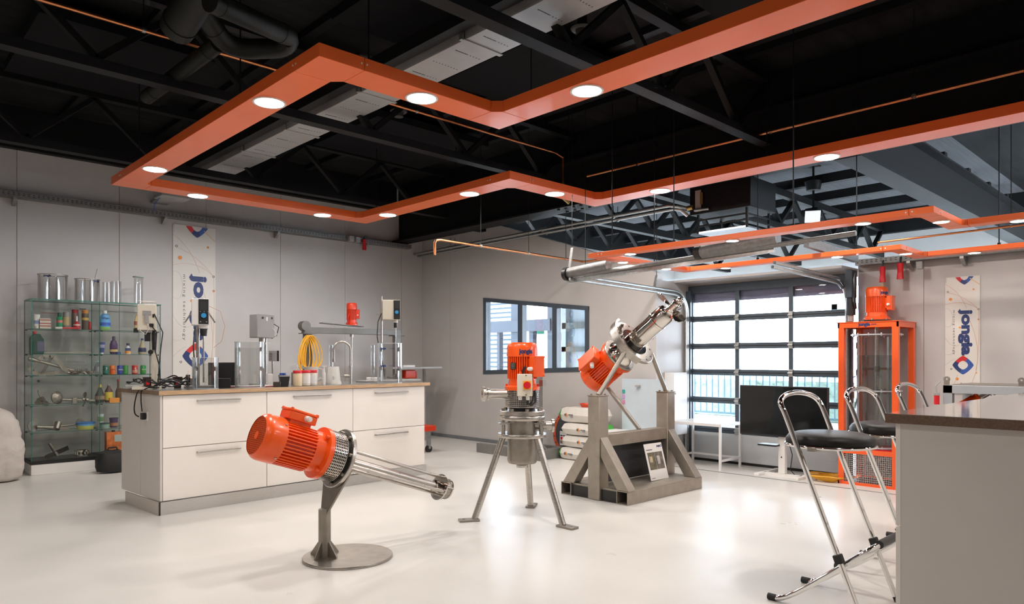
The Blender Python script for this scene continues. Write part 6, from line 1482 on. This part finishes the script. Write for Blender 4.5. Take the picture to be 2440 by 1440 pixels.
# ================================================================== orange framed mixing tank
TX0, TX1, TY0, TY1, TZ = 7.88, 8.44, 2.50, 3.10, 1.735
OT = M('orange frame paint', (.82, .10, .012), .35, coat=.3, noise=.03)
tk = thing('mixing_tank', 'tall clear mixing tank in an orange frame with motor on top', 'tank', ((TX0 + TX1) / 2, (TY0 + TY1) / 2, 0))
def K(): return wpart(tk, '')
pw_ = .06
for x in (TX0, TX1 - pw_):
    for y in (TY0, TY1 - pw_): K().box(x, y, 0, x + pw_, y + pw_, TZ).build('frame_post', OT, tk, bevel=.003)
for (x0, y0, x1, y1) in ((TX0, TY0, TX0 + .012, TY1), (TX1 - .012, TY0, TX1, TY1), (TX0, TY0, TX1, TY0 + .012), (TX0, TY1 - .012, TX1, TY1)):
    K().box(x0 - .002, y0 - .002, TZ - .055, x1 + .002, y1 + .002, TZ).build('top_rail', OT, tk); K().box(x0 - .001, y0 - .001, .335, x1 + .001, y1 + .001, .385).build('mid_rail', OT, tk); K().box(x0 - .001, y0 - .001, 0.0, x1 + .001, y1 + .001, .03).build('bottom_rail', OT, tk)
K().box(TX0 - .01, TY0 - .01, TZ, TX1 + .01, TY1 + .01, TZ + .008).build('top_plate', OT, tk)
for face in range(2):
    mb = K(); n = 26 if face == 0 else 24; a_, b_ = (TY0 + pw_, TY1 - pw_) if face == 0 else (TX0 + pw_, TX1 - pw_)
    for i in range(n + 1):
        c = a_ + (b_ - a_) * i / n
        if face == 0: mb.box(TX0 + .01, c - .003, .03, TX0 + .014, c + .003, .335)
        else: mb.box(c - .003, TY0 + .01, .03, c + .003, TY0 + .014, .335)
    for i in range(15):
        z = .03 + .305 * i / 14
        if face == 0: mb.box(TX0 + .009, a_, z - .003, TX0 + .015, b_, z + .003)
        else: mb.box(a_, TY0 + .009, z - .003, b_, TY0 + .015, z + .003)
    mb.build('wire_mesh', GALV, tk)
K().box(TX0 + .06, TY0 + .06, .002, TX1 - .06, TY1 - .06, .02).build('base_plate', M('tank base', (.30, .06, .04), .5, noise=.2), tk)
K().box(TX0 + .02, TY0 + .02, .385, TX1 - .02, TY1 - .02, .393).build('tank_floor', REDPL, tk)
tcx, tcy, tr = (TX0 + TX1) / 2, (TY0 + TY1) / 2, .225
K().lathe([(tr - .006, .42), (tr - .006, 1.60), (tr, 1.60), (tr, .41)], 48, (tcx, tcy, 0), cap=False).build('clear_wall', ACRYL, tk)
K().lathe([(0, .42), (tr - .008, .42), (tr - .008, 1.385), (0, 1.385)], 48, (tcx, tcy, 0)).build('liquid', thin_glass('tank water', (.76, .80, .79), .06), tk)
for z, ro in ((.40, .27), (1.60, .255), (1.0, .245)):
    rg_ = K().ring((tcx, tcy, z), (tcx, tcy, z + .012), ro, tr, 48).build('clamp_ring', M('clear ring', (.50, .53, .56), .2, noise=.05), tk)
    for i in range(12):
        a = 2 * PI * i / 12; K().cyl((tcx + (ro - .02) * math.cos(a), tcy + (ro - .02) * math.sin(a), z - .012), (tcx + (ro - .02) * math.cos(a), tcy + (ro - .02) * math.sin(a), z + .025), .007, n=6).build('bolt', STEEL, rg_)
K().cyl((tcx, tcy, .45), (tcx, tcy, TZ), .019, n=16).build('shaft', STEEL, tk)
for z in (.55, .98, 1.24):
    im = K().cyl((tcx, tcy, z - .03), (tcx, tcy, z + .03), .03, n=14).build('impeller_hub', STEELD, tk)
    for a in (.3, .3 + PI, .3 + PI / 2, .3 + PI * 1.5): K().beam((tcx + .02 * math.cos(a), tcy + .02 * math.sin(a), z), (tcx + .14 * math.cos(a), tcy + .14 * math.sin(a), z), .035, .004, up=(math.sin(a) * .7, -math.cos(a) * .7, .7)).build('impeller_blade', STEELD, im)
for a in (.9, .9 + PI / 2, .9 + PI, .9 + 1.5 * PI): K().beam((tcx + (tr - .03) * math.cos(a), tcy + (tr - .03) * math.sin(a), .45), (tcx + (tr - .03) * math.cos(a), tcy + (tr - .03) * math.sin(a), 1.58), .035, .004, up=(-math.sin(a), math.cos(a), 0)).build('baffle', STEELD, tk)
K().ring((tcx, tcy, TZ + .008), (tcx, tcy, TZ + .03), .15, .03, 36).build('motor_plate', DARKP, tk)
for i in range(6):
    a = i * PI / 3; K().cyl((tcx + .135 * math.cos(a), tcy + .135 * math.sin(a), TZ + .03), (tcx + .135 * math.cos(a), tcy + .135 * math.sin(a), TZ + .045), .01, n=6).build('bolt', STEEL, tk)
va = math.atan2(-tcy, -tcx)
motor(tk, Matrix.Translation((tcx, tcy, TZ + .032)), .108, .355, phi=va + 1.25, mat=OT, word=va + .75, grille=False, eye=None)
K().lathe([(0, .353), (.086, .353), (0, .36)], 24, (tcx, tcy, TZ + .032)).build('motor_top', OT, tk)
XT = Matrix(((0, 0, -1, TX0 - .0045), (-1, 0, 0, 2.83), (0, 1, 0, TZ - .027), (0, 0, 0, 1)))
mb = K(); letter(mb, 'jongia', INV[tk.name].inverted() @ INV[tk.name] @ XT, width=.12, bold=.05); mb.build('lettering', NAVY, tk)
mb = K(); letter(mb, '.com', Matrix.Translation((0, -.095, .003)) @ XT, width=.055); mb.build('lettering', NAVY, tk)
K().tube([(8.33, 2.80, 2.19), (8.33, 2.80, 2.14), (8.32, 2.79, 2.11), (8.27, 2.77, 2.10)], .006, 6).build('cable', YCABLE, tk)
K().tube([(8.1, 2.7, .02), (8.2, 2.75, .1), (8.3, 2.8, .2), (8.35, 2.9, .33)], .006, 6).build('cable', YCABLE, tk)
t = thing('warning_box', 'small yellow tagged switch box behind the tank', 'box', (8.4, 3.16, .9)); MB().box(-.01, -.03, 0, .04, .03, .09).build('housing', M('yellow tag', (.75, .58, .05), .5), t); MB().tube([(.01, 0, 0), (0, .0, -.2), (.01, .01, -.5), (.0, 0, -.86)], .008, 6).build('cable', DARKP, t)
t = thing('yellow_hose', 'flat coil of yellow cable on the floor left of the tank', 'cable', (*px(1972, 1146, Z=0)[:2], 0))
for k_ in range(5):
    r0 = .12 + .022 * k_; MB().tube([(r0 * math.cos(a) * .8, r0 * math.sin(a), .012 + .012 * k_ + .006 * math.sin(3 * a + k_)) for a in [2 * PI * i / 28 for i in range(28)]], .008, 6, closed=True).build('loop', YCABLE, t)

# ================================================================== screen on its stand
XS_ = 7.80
a_, b_ = px(1763, 918, X=XS_), px(1973, 918, X=XS_); zb = px(1765, 1034, X=XS_).z; zt = a_.z
tv = thing('television', 'large black television on a white stand before the overhead door', 'television', ((XS_ + .12), (a_.y + b_.y) / 2, 0))
def V(): return wpart(tv, '')
V().box(XS_, b_.y, zb, XS_ + .04, a_.y, zt).build('housing', DARKP, tv, bevel=.004)
V().box(XS_ - .002, b_.y + .012, zb + .02, XS_, a_.y - .012, zt - .012).build('screen', M('dark screen', (.004, .005, .006), .09, spec=.5), tv)
yc = 3.72
V().box(XS_ + .05, yc - .04, .03, XS_ + .11, yc + .04, zb + .2).build('column', PLWHITE, tv, bevel=.004); V().cyl((XS_ + .049, yc, .22), (XS_ + .05, yc, .22), .009, n=10).build('cable_hole', DARKP, tv)
V().box(XS_ + .04, yc - .03, zb + .1, XS_ + .06, yc + .03, zb + .3).build('mount', DARKP, tv)
V().box(XS_ - .10, yc + .20, .0, XS_ + .45, yc + .26, .03).build('foot', PLWHITE, tv, bevel=.004); V().box(XS_ - .10, yc - .26, .0, XS_ + .45, yc - .20, .03).build('foot', PLWHITE, tv, bevel=.004); V().box(XS_ + .05, yc - .22, .0, XS_ + .11, yc + .22, .03).build('foot', PLWHITE, tv)
V().box(XS_ - .05, yc + .02, .345, XS_ + .1, yc + .24, .365).build('keyboard_shelf', DARKP, tv)
V().tube([(XS_ + .1, yc - .06, .4), (XS_ + .11, yc - .1, .25), (XS_ + .1, yc - .08, .08), (XS_ + .1, yc - .15, .01)], .005, 6).build('cable', DARKP, tv)

# ================================================================== white table
WT_ = M('white lacquer', (.80, .80, .79), .35, noise=.01)
tb = thing('white_table', 'plain white table before the overhead door', 'table', (7.98, 4.8, 0))
def T_(): return wpart(tb, '')
A0, A1, B0, B1, HT = 7.70, 8.22, 4.40, 5.115, .56
T_().box(A0, B0, HT - .035, A1, B1, HT).build('tabletop', WT_, tb, bevel=.003)
for x in (A0 + .01, A1 - .035):
    for y in (B0 + .01, B1 - .035): T_().box(x, y, 0, x + .025, y + .025, HT - .035).build('leg', WT_, tb)
for y in (B0 + .012, B1 - .033): T_().box(A0 + .03, y, .10, A1 - .03, y + .02, .125).build('stretcher', WT_, tb)
T_().box(A1 - .033, B0 + .03, .10, A1 - .013, B1 - .03, .125).build('stretcher', WT_, tb)

# ================================================================== things along the far wall
def floor_y(x, y): return px(x, y, Z=0)
# sacks
def pillow(w, l, h, seed, n=14):
    rnd = random.Random(seed); ph = rnd.random() * 6; mb = MB(); q = []
    for side in (1, -1):
        for i in range(n + 1):
            for j in range(n + 1):
                u = i / n * 2 - 1; v = j / n * 2 - 1
                e = (1 - abs(u) ** 7) ** .45 * (1 - abs(v) ** 9) ** .45
                bul = 1 + .05 * math.sin(3 * u + ph) * math.cos(4 * v + ph)
                q.append((u * w / 2 * (1 - .03 * abs(v) ** 3), v * l / 2 * (1 - .03 * abs(u) ** 3), h / 2 + side * h / 2 * e * bul * .97))
    m_ = (n + 1) ** 2
    for i in range(n):
        for j in range(n):
            a_ = i * (n + 1) + j; mb.add([], []); mb.f.append((a_, a_ + n + 1, a_ + n + 2, a_ + 1)); mb.f.append((m_ + a_, m_ + a_ + 1, m_ + a_ + n + 2, m_ + a_ + n + 1)); mb.mi += [0, 0]
    mb.v = q
    return mb
sk_l = ['bottom', 'second', 'third', 'top']
for k_ in range(4):
    hgt = .166 if k_ < 3 else .21; z = sum([.165] * k_)
    t = thing('granulate_sack', sk_l[k_] + (' sack' if k_ in (0, 3) else ' sack from below') + ' of the white granulate sacks by the far wall', 'sack', (7.24 + .01 * (k_ % 2), 6.12 + (.02 if k_ in (0, 3) else -.03), z), 0, 'granulate sacks')
    pillow(.34, .70, hgt, k_ + 1).build('fabric', SACK, t)
    if k_ in (0, 3):
        gb = pillow(.345, .70, hgt * 1.02, k_ + 1); fl2 = [(q, m) for q, m in zip(gb.f, gb.mi) if sum(gb.v[i][1] for i in q) / 4 > (.275)]; gb.f = [q for q, m in fl2]; gb.mi = [m for q, m in fl2]; gb.build('green_end', GREENP, t)
    else:
        gb = pillow(.345, .70, hgt * 1.02, k_ + 1); fl2 = [(q, m) for q, m in zip(gb.f, gb.mi) if sum(gb.v[i][1] for i in q) / 4 < -.2]; gb.f = [q for q, m in fl2]; gb.mi = [m for q, m in fl2]; gb.build('green_end', GREENP, t)
    yo = .19 if k_ in (0, 3) else .02
    MB().cyl((-.168, yo, hgt * .5), (-.174, yo, hgt * .5), .022, n=14).build('mark', AMBER, t); MB().cyl((-.168, yo + .012, hgt * .5), (-.175, yo + .012, hgt * .5), .016, n=12).build('mark', GREYPR, t)
    MB().box(-.174, yo - .12, hgt * .48, -.168, yo - .04, hgt * .54).build('print_line', GREYPR, t)
    MB().box(-.174, yo - .12, hgt * .38, -.168, yo - .07, hgt * .41).build('print_line', GREYPR, t)
t = thing('red_tray', 'red plastic tray on top of the granulate sacks', 'tray', (7.28, 6.10, .70)); MB().lathe([(.10, 0), (.12, .03), (.125, .05), (.118, .05), (.095, .008), (0, .006)], 24, sx=.8, sy=1.1).build('shell', M('red orange plastic', (.68, .07, .02), .4), t); MB().ring((0, 0, .045), (0, 0, .052), .13, .12, 24).build('rim', M('red orange plastic', (.68, .07, .02), .4), t)
c0 = px(1495, 1040, X=6.95)
t = thing('white_bucket', 'white bucket with bright red lid behind the heavy stand', 'bucket', (6.95, c0.y, 0)); hb2 = c0.z
MB().lathe([(.11, 0), (.125, .01), (.138, hb2 - .04)], 28).build('shell', PLWHITE, t); MB().lathe([(.145, hb2 - .05), (.15, hb2 - .045), (.15, hb2 - .015), (.142, hb2), (.128, hb2 + .004), (.124, hb2 - .006), (0, hb2 - .008)], 32).build('lid', REDPL, t)
for sg in (-1, 1): MB().box(-.02, sg * .15 - .015, hb2 - .045, .02, sg * .15 + .015, hb2 - .02).build('lug', REDPL, t)
# big dark disc with orange rim
c0 = px(1362, 1072, X=7.53)
t = thing('dark_disc', 'dark disc with orange rim leaning behind the granulate sacks', 'disc', (7.52, c0.y, 0)); rD = .33
XDc = Matrix.Translation((0, 0, rD)) @ Matrix.Rotation(R(-80), 4, 'Y')
mb = MB(); mb.X = XDc; mb.cyl((0, 0, 0), (0, 0, .012), rD * .86, n=48); mb.build('plate', M('slate plate', (.06, .065, .075), .5, noise=.1), t)
mb = MB(); mb.X = XDc; mb.ring((0, 0, -.004), (0, 0, .016), rD, rD * .85, 48); rm = mb.build('rim', M('orange rim', (.62, .10, .04), .45), t)
for i in range(20):
    a = 2 * PI * i / 20; mb = MB(); mb.X = XDc; mb.cyl((rD * .93 * math.cos(a), rD * .93 * math.sin(a), .016), (rD * .93 * math.cos(a), rD * .93 * math.sin(a), .0175), .010, n=8); mb.build('bolt_hole', DARKP, rm)
p = INV[t.name] @ Vector((7.42, px(1342, 1045, X=7.42).y, px(1342, 1045, X=7.42).z))
mb = MB(); mb.box(p.x, p.y - .065, p.z - .10, p.x + .004, p.y + .065, p.z + .10); sh_ = mb.build('info_sheet', PLWHITE, t)
for (y0, z0, y1, z1, m) in ((.01, .03, .055, .045, NAVY), (-.05, .03, 0, .045, NAVY), (.015, -.02, .05, .02, REDPL), (.01, -.075, .055, -.03, M('sheet photo', (.25, .18, .15), .5, noise=.6, nscale=20)), (-.055, -.075, -.01, -.06, NAVY)): MB().box(p.x - .001, p.y + y0, p.z + z0, p.x, p.y + y1, p.z + z1).build('print', m, sh_)
# grey stand half hidden by the tripod
GS = M('grey steel paint', (.17, .165, .155), .5, noise=.08)
t = thing('grey_stand', 'low grey steel stand behind the tripod mixer', 'stand', (6.85, 7.1, 0))
wpart(t, '').box(6.72, 6.45, 0, 6.80, 7.74, .13).build('base_beam', GS, t, bevel=.003); wpart(t, '').box(7.25, 6.60, 0, 7.33, 7.5, .13).build('base_beam', GS, t, bevel=.003); wpart(t, '').box(6.80, 7.0, .02, 7.25, 7.12, .13).build('cross_beam', GS, t); wpart(t, '').box(6.80, 6.50, .0, 7.25, 6.62, .13).build('cross_beam', GS, t)
c0 = px(1288, 900, X=6.9); wpart(t, '').box(6.86, c0.y - .02, .13, 6.92, c0.y + .04, 1.1).build('upright', GS, t)
c1_ = px(1236, 920, X=6.92); mb = wpart(t, ''); mb.lathe([(0, -.006), (.24, -.006), (.24, .006), (0, .006)], 32, (6.95, c1_.y, c1_.z), (1, 0, 0)); mb.build('round_plate', GS, t)
mb = wpart(t, ''); mb.add([(6.9, 6.52, .13), (6.9, 7.15, .13), (6.9, 7.15, .42), (6.9, 6.95, .42), (6.93, 6.52, .13), (6.93, 7.15, .13), (6.93, 7.15, .42), (6.93, 6.95, .42)], [(0, 3, 2, 1), (4, 5, 6, 7), (0, 1, 5, 4), (1, 2, 6, 5), (2, 3, 7, 6), (3, 0, 4, 7)]); mb.build('gusset', GS, t)
# glass board with pens, wall lettering, cabinet
y0, y1 = px(1482, 905, X=7.5).y, px(1586, 905, X=7.5).y
t = thing('glass_board', 'pale glass writing board beside the overhead door', 'board', (7.52, (y0 + y1) / 2, 0))
wpart(t, '').box(7.50, y1, .42, 7.506, y0, px(1500, 903, X=7.5).z).build('glass_sheet', M('frosted glass', (.50, .58, .63), .15, noise=.02), t)
wpart(t, '').box(7.51, y0 - .03, 0, 7.53, y0, 1.0).build('post', DARKP, t); wpart(t, '').box(7.51, y1, 0, 7.53, y1 + .03, 1.0).build('post', GALV, t); wpart(t, '').box(7.46, (y0 + y1) / 2 + .04, .985, 7.5, (y0 + y1) / 2 + .10, 1.01).build('clip', GREYP, t)
for i, (m, z) in enumerate(((M('teal cap', (.02, .35, .30), .4), .90), (M('lilac cap', (.5, .3, .6), .4), .83), (M('pink cap', (.6, .2, .35), .4), .76))): wpart(t, '').box(7.485, y0 - .05, z, 7.5, y0 - .015, z + .045).build('magnet', m, t)
wpart(t, '').box(7.42, y1 - .01, .40, 7.53, y0 + .01, .42).build('tray', PLWHITE, t)
mb = MB(); letter(mb, 'mixing technology', Matrix(((0, 0, -1, XB - .002), (-1, 0, 0, 5.47), (0, 1, 0, 1.615), (0, 0, 0, 1))), width=.34, height=.035, thick=.001)
tag(mb.build('wall_lettering', GREYPR), 'small grey lettering on the wall behind the propeller mixer', 'lettering')
t = thing('fuse_cabinet', 'white fuse cabinet on the wall left of the overhead door', 'cabinet', (8.0, 5.2, .45)); wpart(t, '').box(7.80, 5.14, .36, 8.13, 5.268, 1.17).build('housing', WT_, t, bevel=.005); wpart(t, '').box(7.81, 5.13, .37, 8.12, 5.14, 1.16).build('door_leaf', WT_, t, bevel=.003); wpart(t, '').cyl((7.84, 5.122, .90), (7.84, 5.13, .90), .012, n=10).build('lock', GREYP, t)
t = thing('low_desk', 'low white desk behind the heavy stand', 'desk', (7.2, 5.6, 0)); c0 = px(1540, 1036, X=7.1)
wpart(t, '').box(7.05, 5.30, c0.z - .03, 7.40, 5.75, c0.z).build('desktop', WT_, t)
for x in (7.07, 7.36):
    for y in (5.32, 5.71): wpart(t, '').box(x, y, 0, x + .02, y + .02, c0.z - .03).build('leg', WT_, t)

# ================================================================== bar counter
cz = 1.12; cc = at_depth(2109, 985, 1690 * (EYE - cz) / 130.)
ct = thing('bar_counter', 'white bar counter with dark oak edge and glossy top at the right', 'counter', (cc.x + .6, cc.y - .6, 0))
def CT(): return wpart(ct, '')
CX1, CY0 = 6.3, -1.6
CT().box(cc.x + .008, CY0, cz - .04, CX1, cc.y - .008, cz - .001).build('core_board', WOODD, ct)
CT().box(cc.x, CY0, cz - .002, CX1, cc.y, cz).build('glossy_top', TOPGLOSS, ct)
CT().box(cc.x, CY0, cz - .04, cc.x + .008, cc.y, cz - .002).build('edge_band', WOODD, ct); CT().box(cc.x + .008, cc.y - .008, cz - .04, CX1, cc.y, cz - .002).build('edge_band', WOODD, ct)
bx, by = cc.x + .035, cc.y - .03
CT().box(bx, CY0, .08, CX1 - .05, by - .02, cz - .041).build('carcass', M('shaded white laminate', (.62, .585, .54), .4, noise=.012), ct)  # white laminate darkened in colour for the shade on this face
CT().box(bx + .05, CY0, 0, CX1 - .1, by - .07, .08).build('plinth', GREYP, ct)
zs_ = .645
for i in range(4):
    x0 = bx - .001 + i * .76
    for z0, z1 in ((.08, zs_ - .004), (zs_ + .004, cz - .043)):
        CT().box(x0, by - .02, z0, x0 + .754, by, z1).build('door_panel', WHITE, ct, bevel=.0015)

# ================================================================== bar stools
def stool(label, x, y, first=[None]):
    t = thing('bar_stool', label, 'stool', (x, y, 0), 0., 'chrome bar stools')
    hw = .25; hr = .215
    # main frame: front feet near the counter, rising backwards past the seat into the back bow
    def side(s): return [(s * hw, -.267 + .39 * z, z) for z in (.012, .35, .7, 1.0, 1.06)]
    bow = [(hw * math.cos(a), .163 + .035 * math.sin(a), 1.09 + .065 * math.sin(a)) for a in [PI * i / 12 for i in range(13)]]
    def curve(pts, k=5):
        out = []
        for i in range(len(pts) - 1):
            for j in range(k): out.append(Vector(pts[i]).lerp(Vector(pts[i + 1]), j / k))
        out.append(Vector(pts[-1]))
        for _ in range(4): out = [out[0]] + [(out[i - 1] + out[i] * 2 + out[i + 1]) / 4 for i in range(1, len(out) - 1)] + [out[-1]]
        return out
    P = side(1) + bow + side(-1)[::-1]
    MB().tube(curve(P), .0145, 14).build('main_frame', CHROME, t)
    for s in (-1, 1): MB().tube([(s * hw, -.256, .03), (s * hw, -.268, .001)], .0165, 10).build('foot_cap', RUBBER, t)
    # rear frame: feet behind, rising forward to the foot rest
    q = [(-hr, .22, .016), (-hr, .14, .03), (-hr, -.28, .375), (-(hr - .03), -.31, .40), ((hr - .03), -.31, .40), (hr, -.28, .375), (hr, .14, .03), (hr, .22, .016)]
    MB().tube(curve(q, 4), .0155, 14).build('rear_frame', CHROME, t)
    MB().cyl((-(hr - .06), -.309, .40), ((hr - .06), -.309, .40), .0215, n=16).build('foot_rest', DARKP, t)
    MB().cyl((-hr, .0, .145), (hr, .0, .145), .012, n=12).build('cross_tube', CHROME, t)
    for s in (-1, 1):
        MB().tube([(s * hr, .21, .018), (s * hr, .255, .018)], .0185, 10).build('foot_cap', RUBBER, t)
        MB().beam((s * hw, -.153, .29), (s * hw, -.136, .335), .042, .042).build('clip', RUBBER, t, bevel=.006)
    r = .232; sz = .885
    MB().lathe([(0, sz - .01), (r * .95, sz - .01), (r * 1.0, sz), (r * 1.0, sz + .02), (r * .93, sz + .042), (r * .75, sz + .054), (r * .4, sz + .058), (0, sz + .058)], 48, (0, .0, 0)).build('seat', LEATHER, t)
    MB().tube([(r * 1.0 * math.cos(a), r * 1.0 * math.sin(a), sz - .012) for a in [2 * PI * i / 48 for i in range(48)]], .0085, 10, closed=True).build('seat_ring', CHROME, t)
    MB().box(-hw, -.02, sz - .03, hw, .02, sz - .012).build('seat_bar', STEELD, t)
    return t
stool('nearest chrome bar stool with round black seat', 4.01, 1.62)
stool('second chrome bar stool, half behind the counter', 4.88, 1.60)
stool('farthest chrome bar stool, only its back bow showing above the counter', 6.0, 1.66)

# ================================================================== steel bench by the right wall
be = thing('steel_bench', 'grey steel frame bench with lifting eyes behind the counter', 'bench', (7.3, 1.0, 0))
GB = M('light grey paint', (.36, .38, .40), .4, noise=.04)
def E_(): return wpart(be, '')
zb_ = 1.12
E_().box(7.0, -1.0, zb_ - .07, 7.07, 1.86, zb_).build('long_rail', GB, be, bevel=.003); E_().box(7.6, -1.0, zb_ - .07, 7.67, 1.86, zb_).build('long_rail', STEELD, be, bevel=.003); E_().box(7.0, 1.79, zb_ - .07, 7.67, 1.86, zb_ - .001).build('cross_rail', STEELD, be)
E_().box(7.05, -1.0, zb_, 7.65, 1.80, zb_ + .006).build('top_sheet', STEELD, be)
for x in (7.0, 7.6):
    for y in (1.79, -1.0): E_().box(x, y, 0, x + .07, y + .07, zb_ - .07).build('leg', GB, be)
E_().box(7.0, -1.0, .80, 7.67, 1.86, .83).build('lower_shelf', GB, be)
for yy_ in (1.84, 1.30):
    e = E_().box(7.03, yy_ - .02, zb_, 7.045, yy_ + .02, zb_ + .045).build('lifting_lug', STEELD, be); E_().ring((7.028, yy_, zb_ + .05), (7.047, yy_, zb_ + .05), .025, .010, 16).build('lug_eye', STEELD, e)
t = thing('small_mixer', 'small orange mixer lying on the steel bench shelf', 'mixer', (7.3, 1.72, .83))
XS2 = frame_to((.30, -.75, .55), (0, 0, 1), (7.33, 1.66, 1.0)); motor(t, XS2 @ Matrix.Rotation(PI, 4, 'X'), .055, .16, phi=PI, grille=False)
mb = wpart(t, '', X=XS2); mb.cyl((0, 0, 0), (0, 0, .10), .022, n=14); mb.build('shaft_housing', POLISH, t)
mb = wpart(t, '', X=XS2); mb.lathe([(0, -.004), (.05, -.004), (.05, .004), (0, .004)], 20); mb.build('flange', POLISH, t)
for i in range(3):
    mb = wpart(t, '', X=XS2 @ Matrix.Rotation(i * 2.1, 4, 'Z') @ Matrix.Translation((.03, 0, .10)) @ Matrix.Rotation(.6, 4, 'X')); mb.lathe([(0, -.002), (.025, -.002), (.025, .002), (0, .002)], 12); mb.build('blade', POLISH, t)
wpart(t, '').box(7.28, 1.70, .83, 7.36, 1.76, .95).build('cradle', STEELD, t)
t = thing('red_plug', 'red power plug hanging at the left end of the steel bench', 'plug', (6.97, 1.9, .95)); MB().cyl((0, 0, 0), (0, 0, .09), .022, n=12).build('body', REDPL, t); MB().tube([(0, 0, .09), (0, .01, .16), (.03, -.02, .2)], .006, 6).build('cable', GREYP, t); MB().cyl((0, 0, .08), (0, 0, .1), .026, n=12).build('collar', GREYP, t)
bpy.context.view_layer.update()
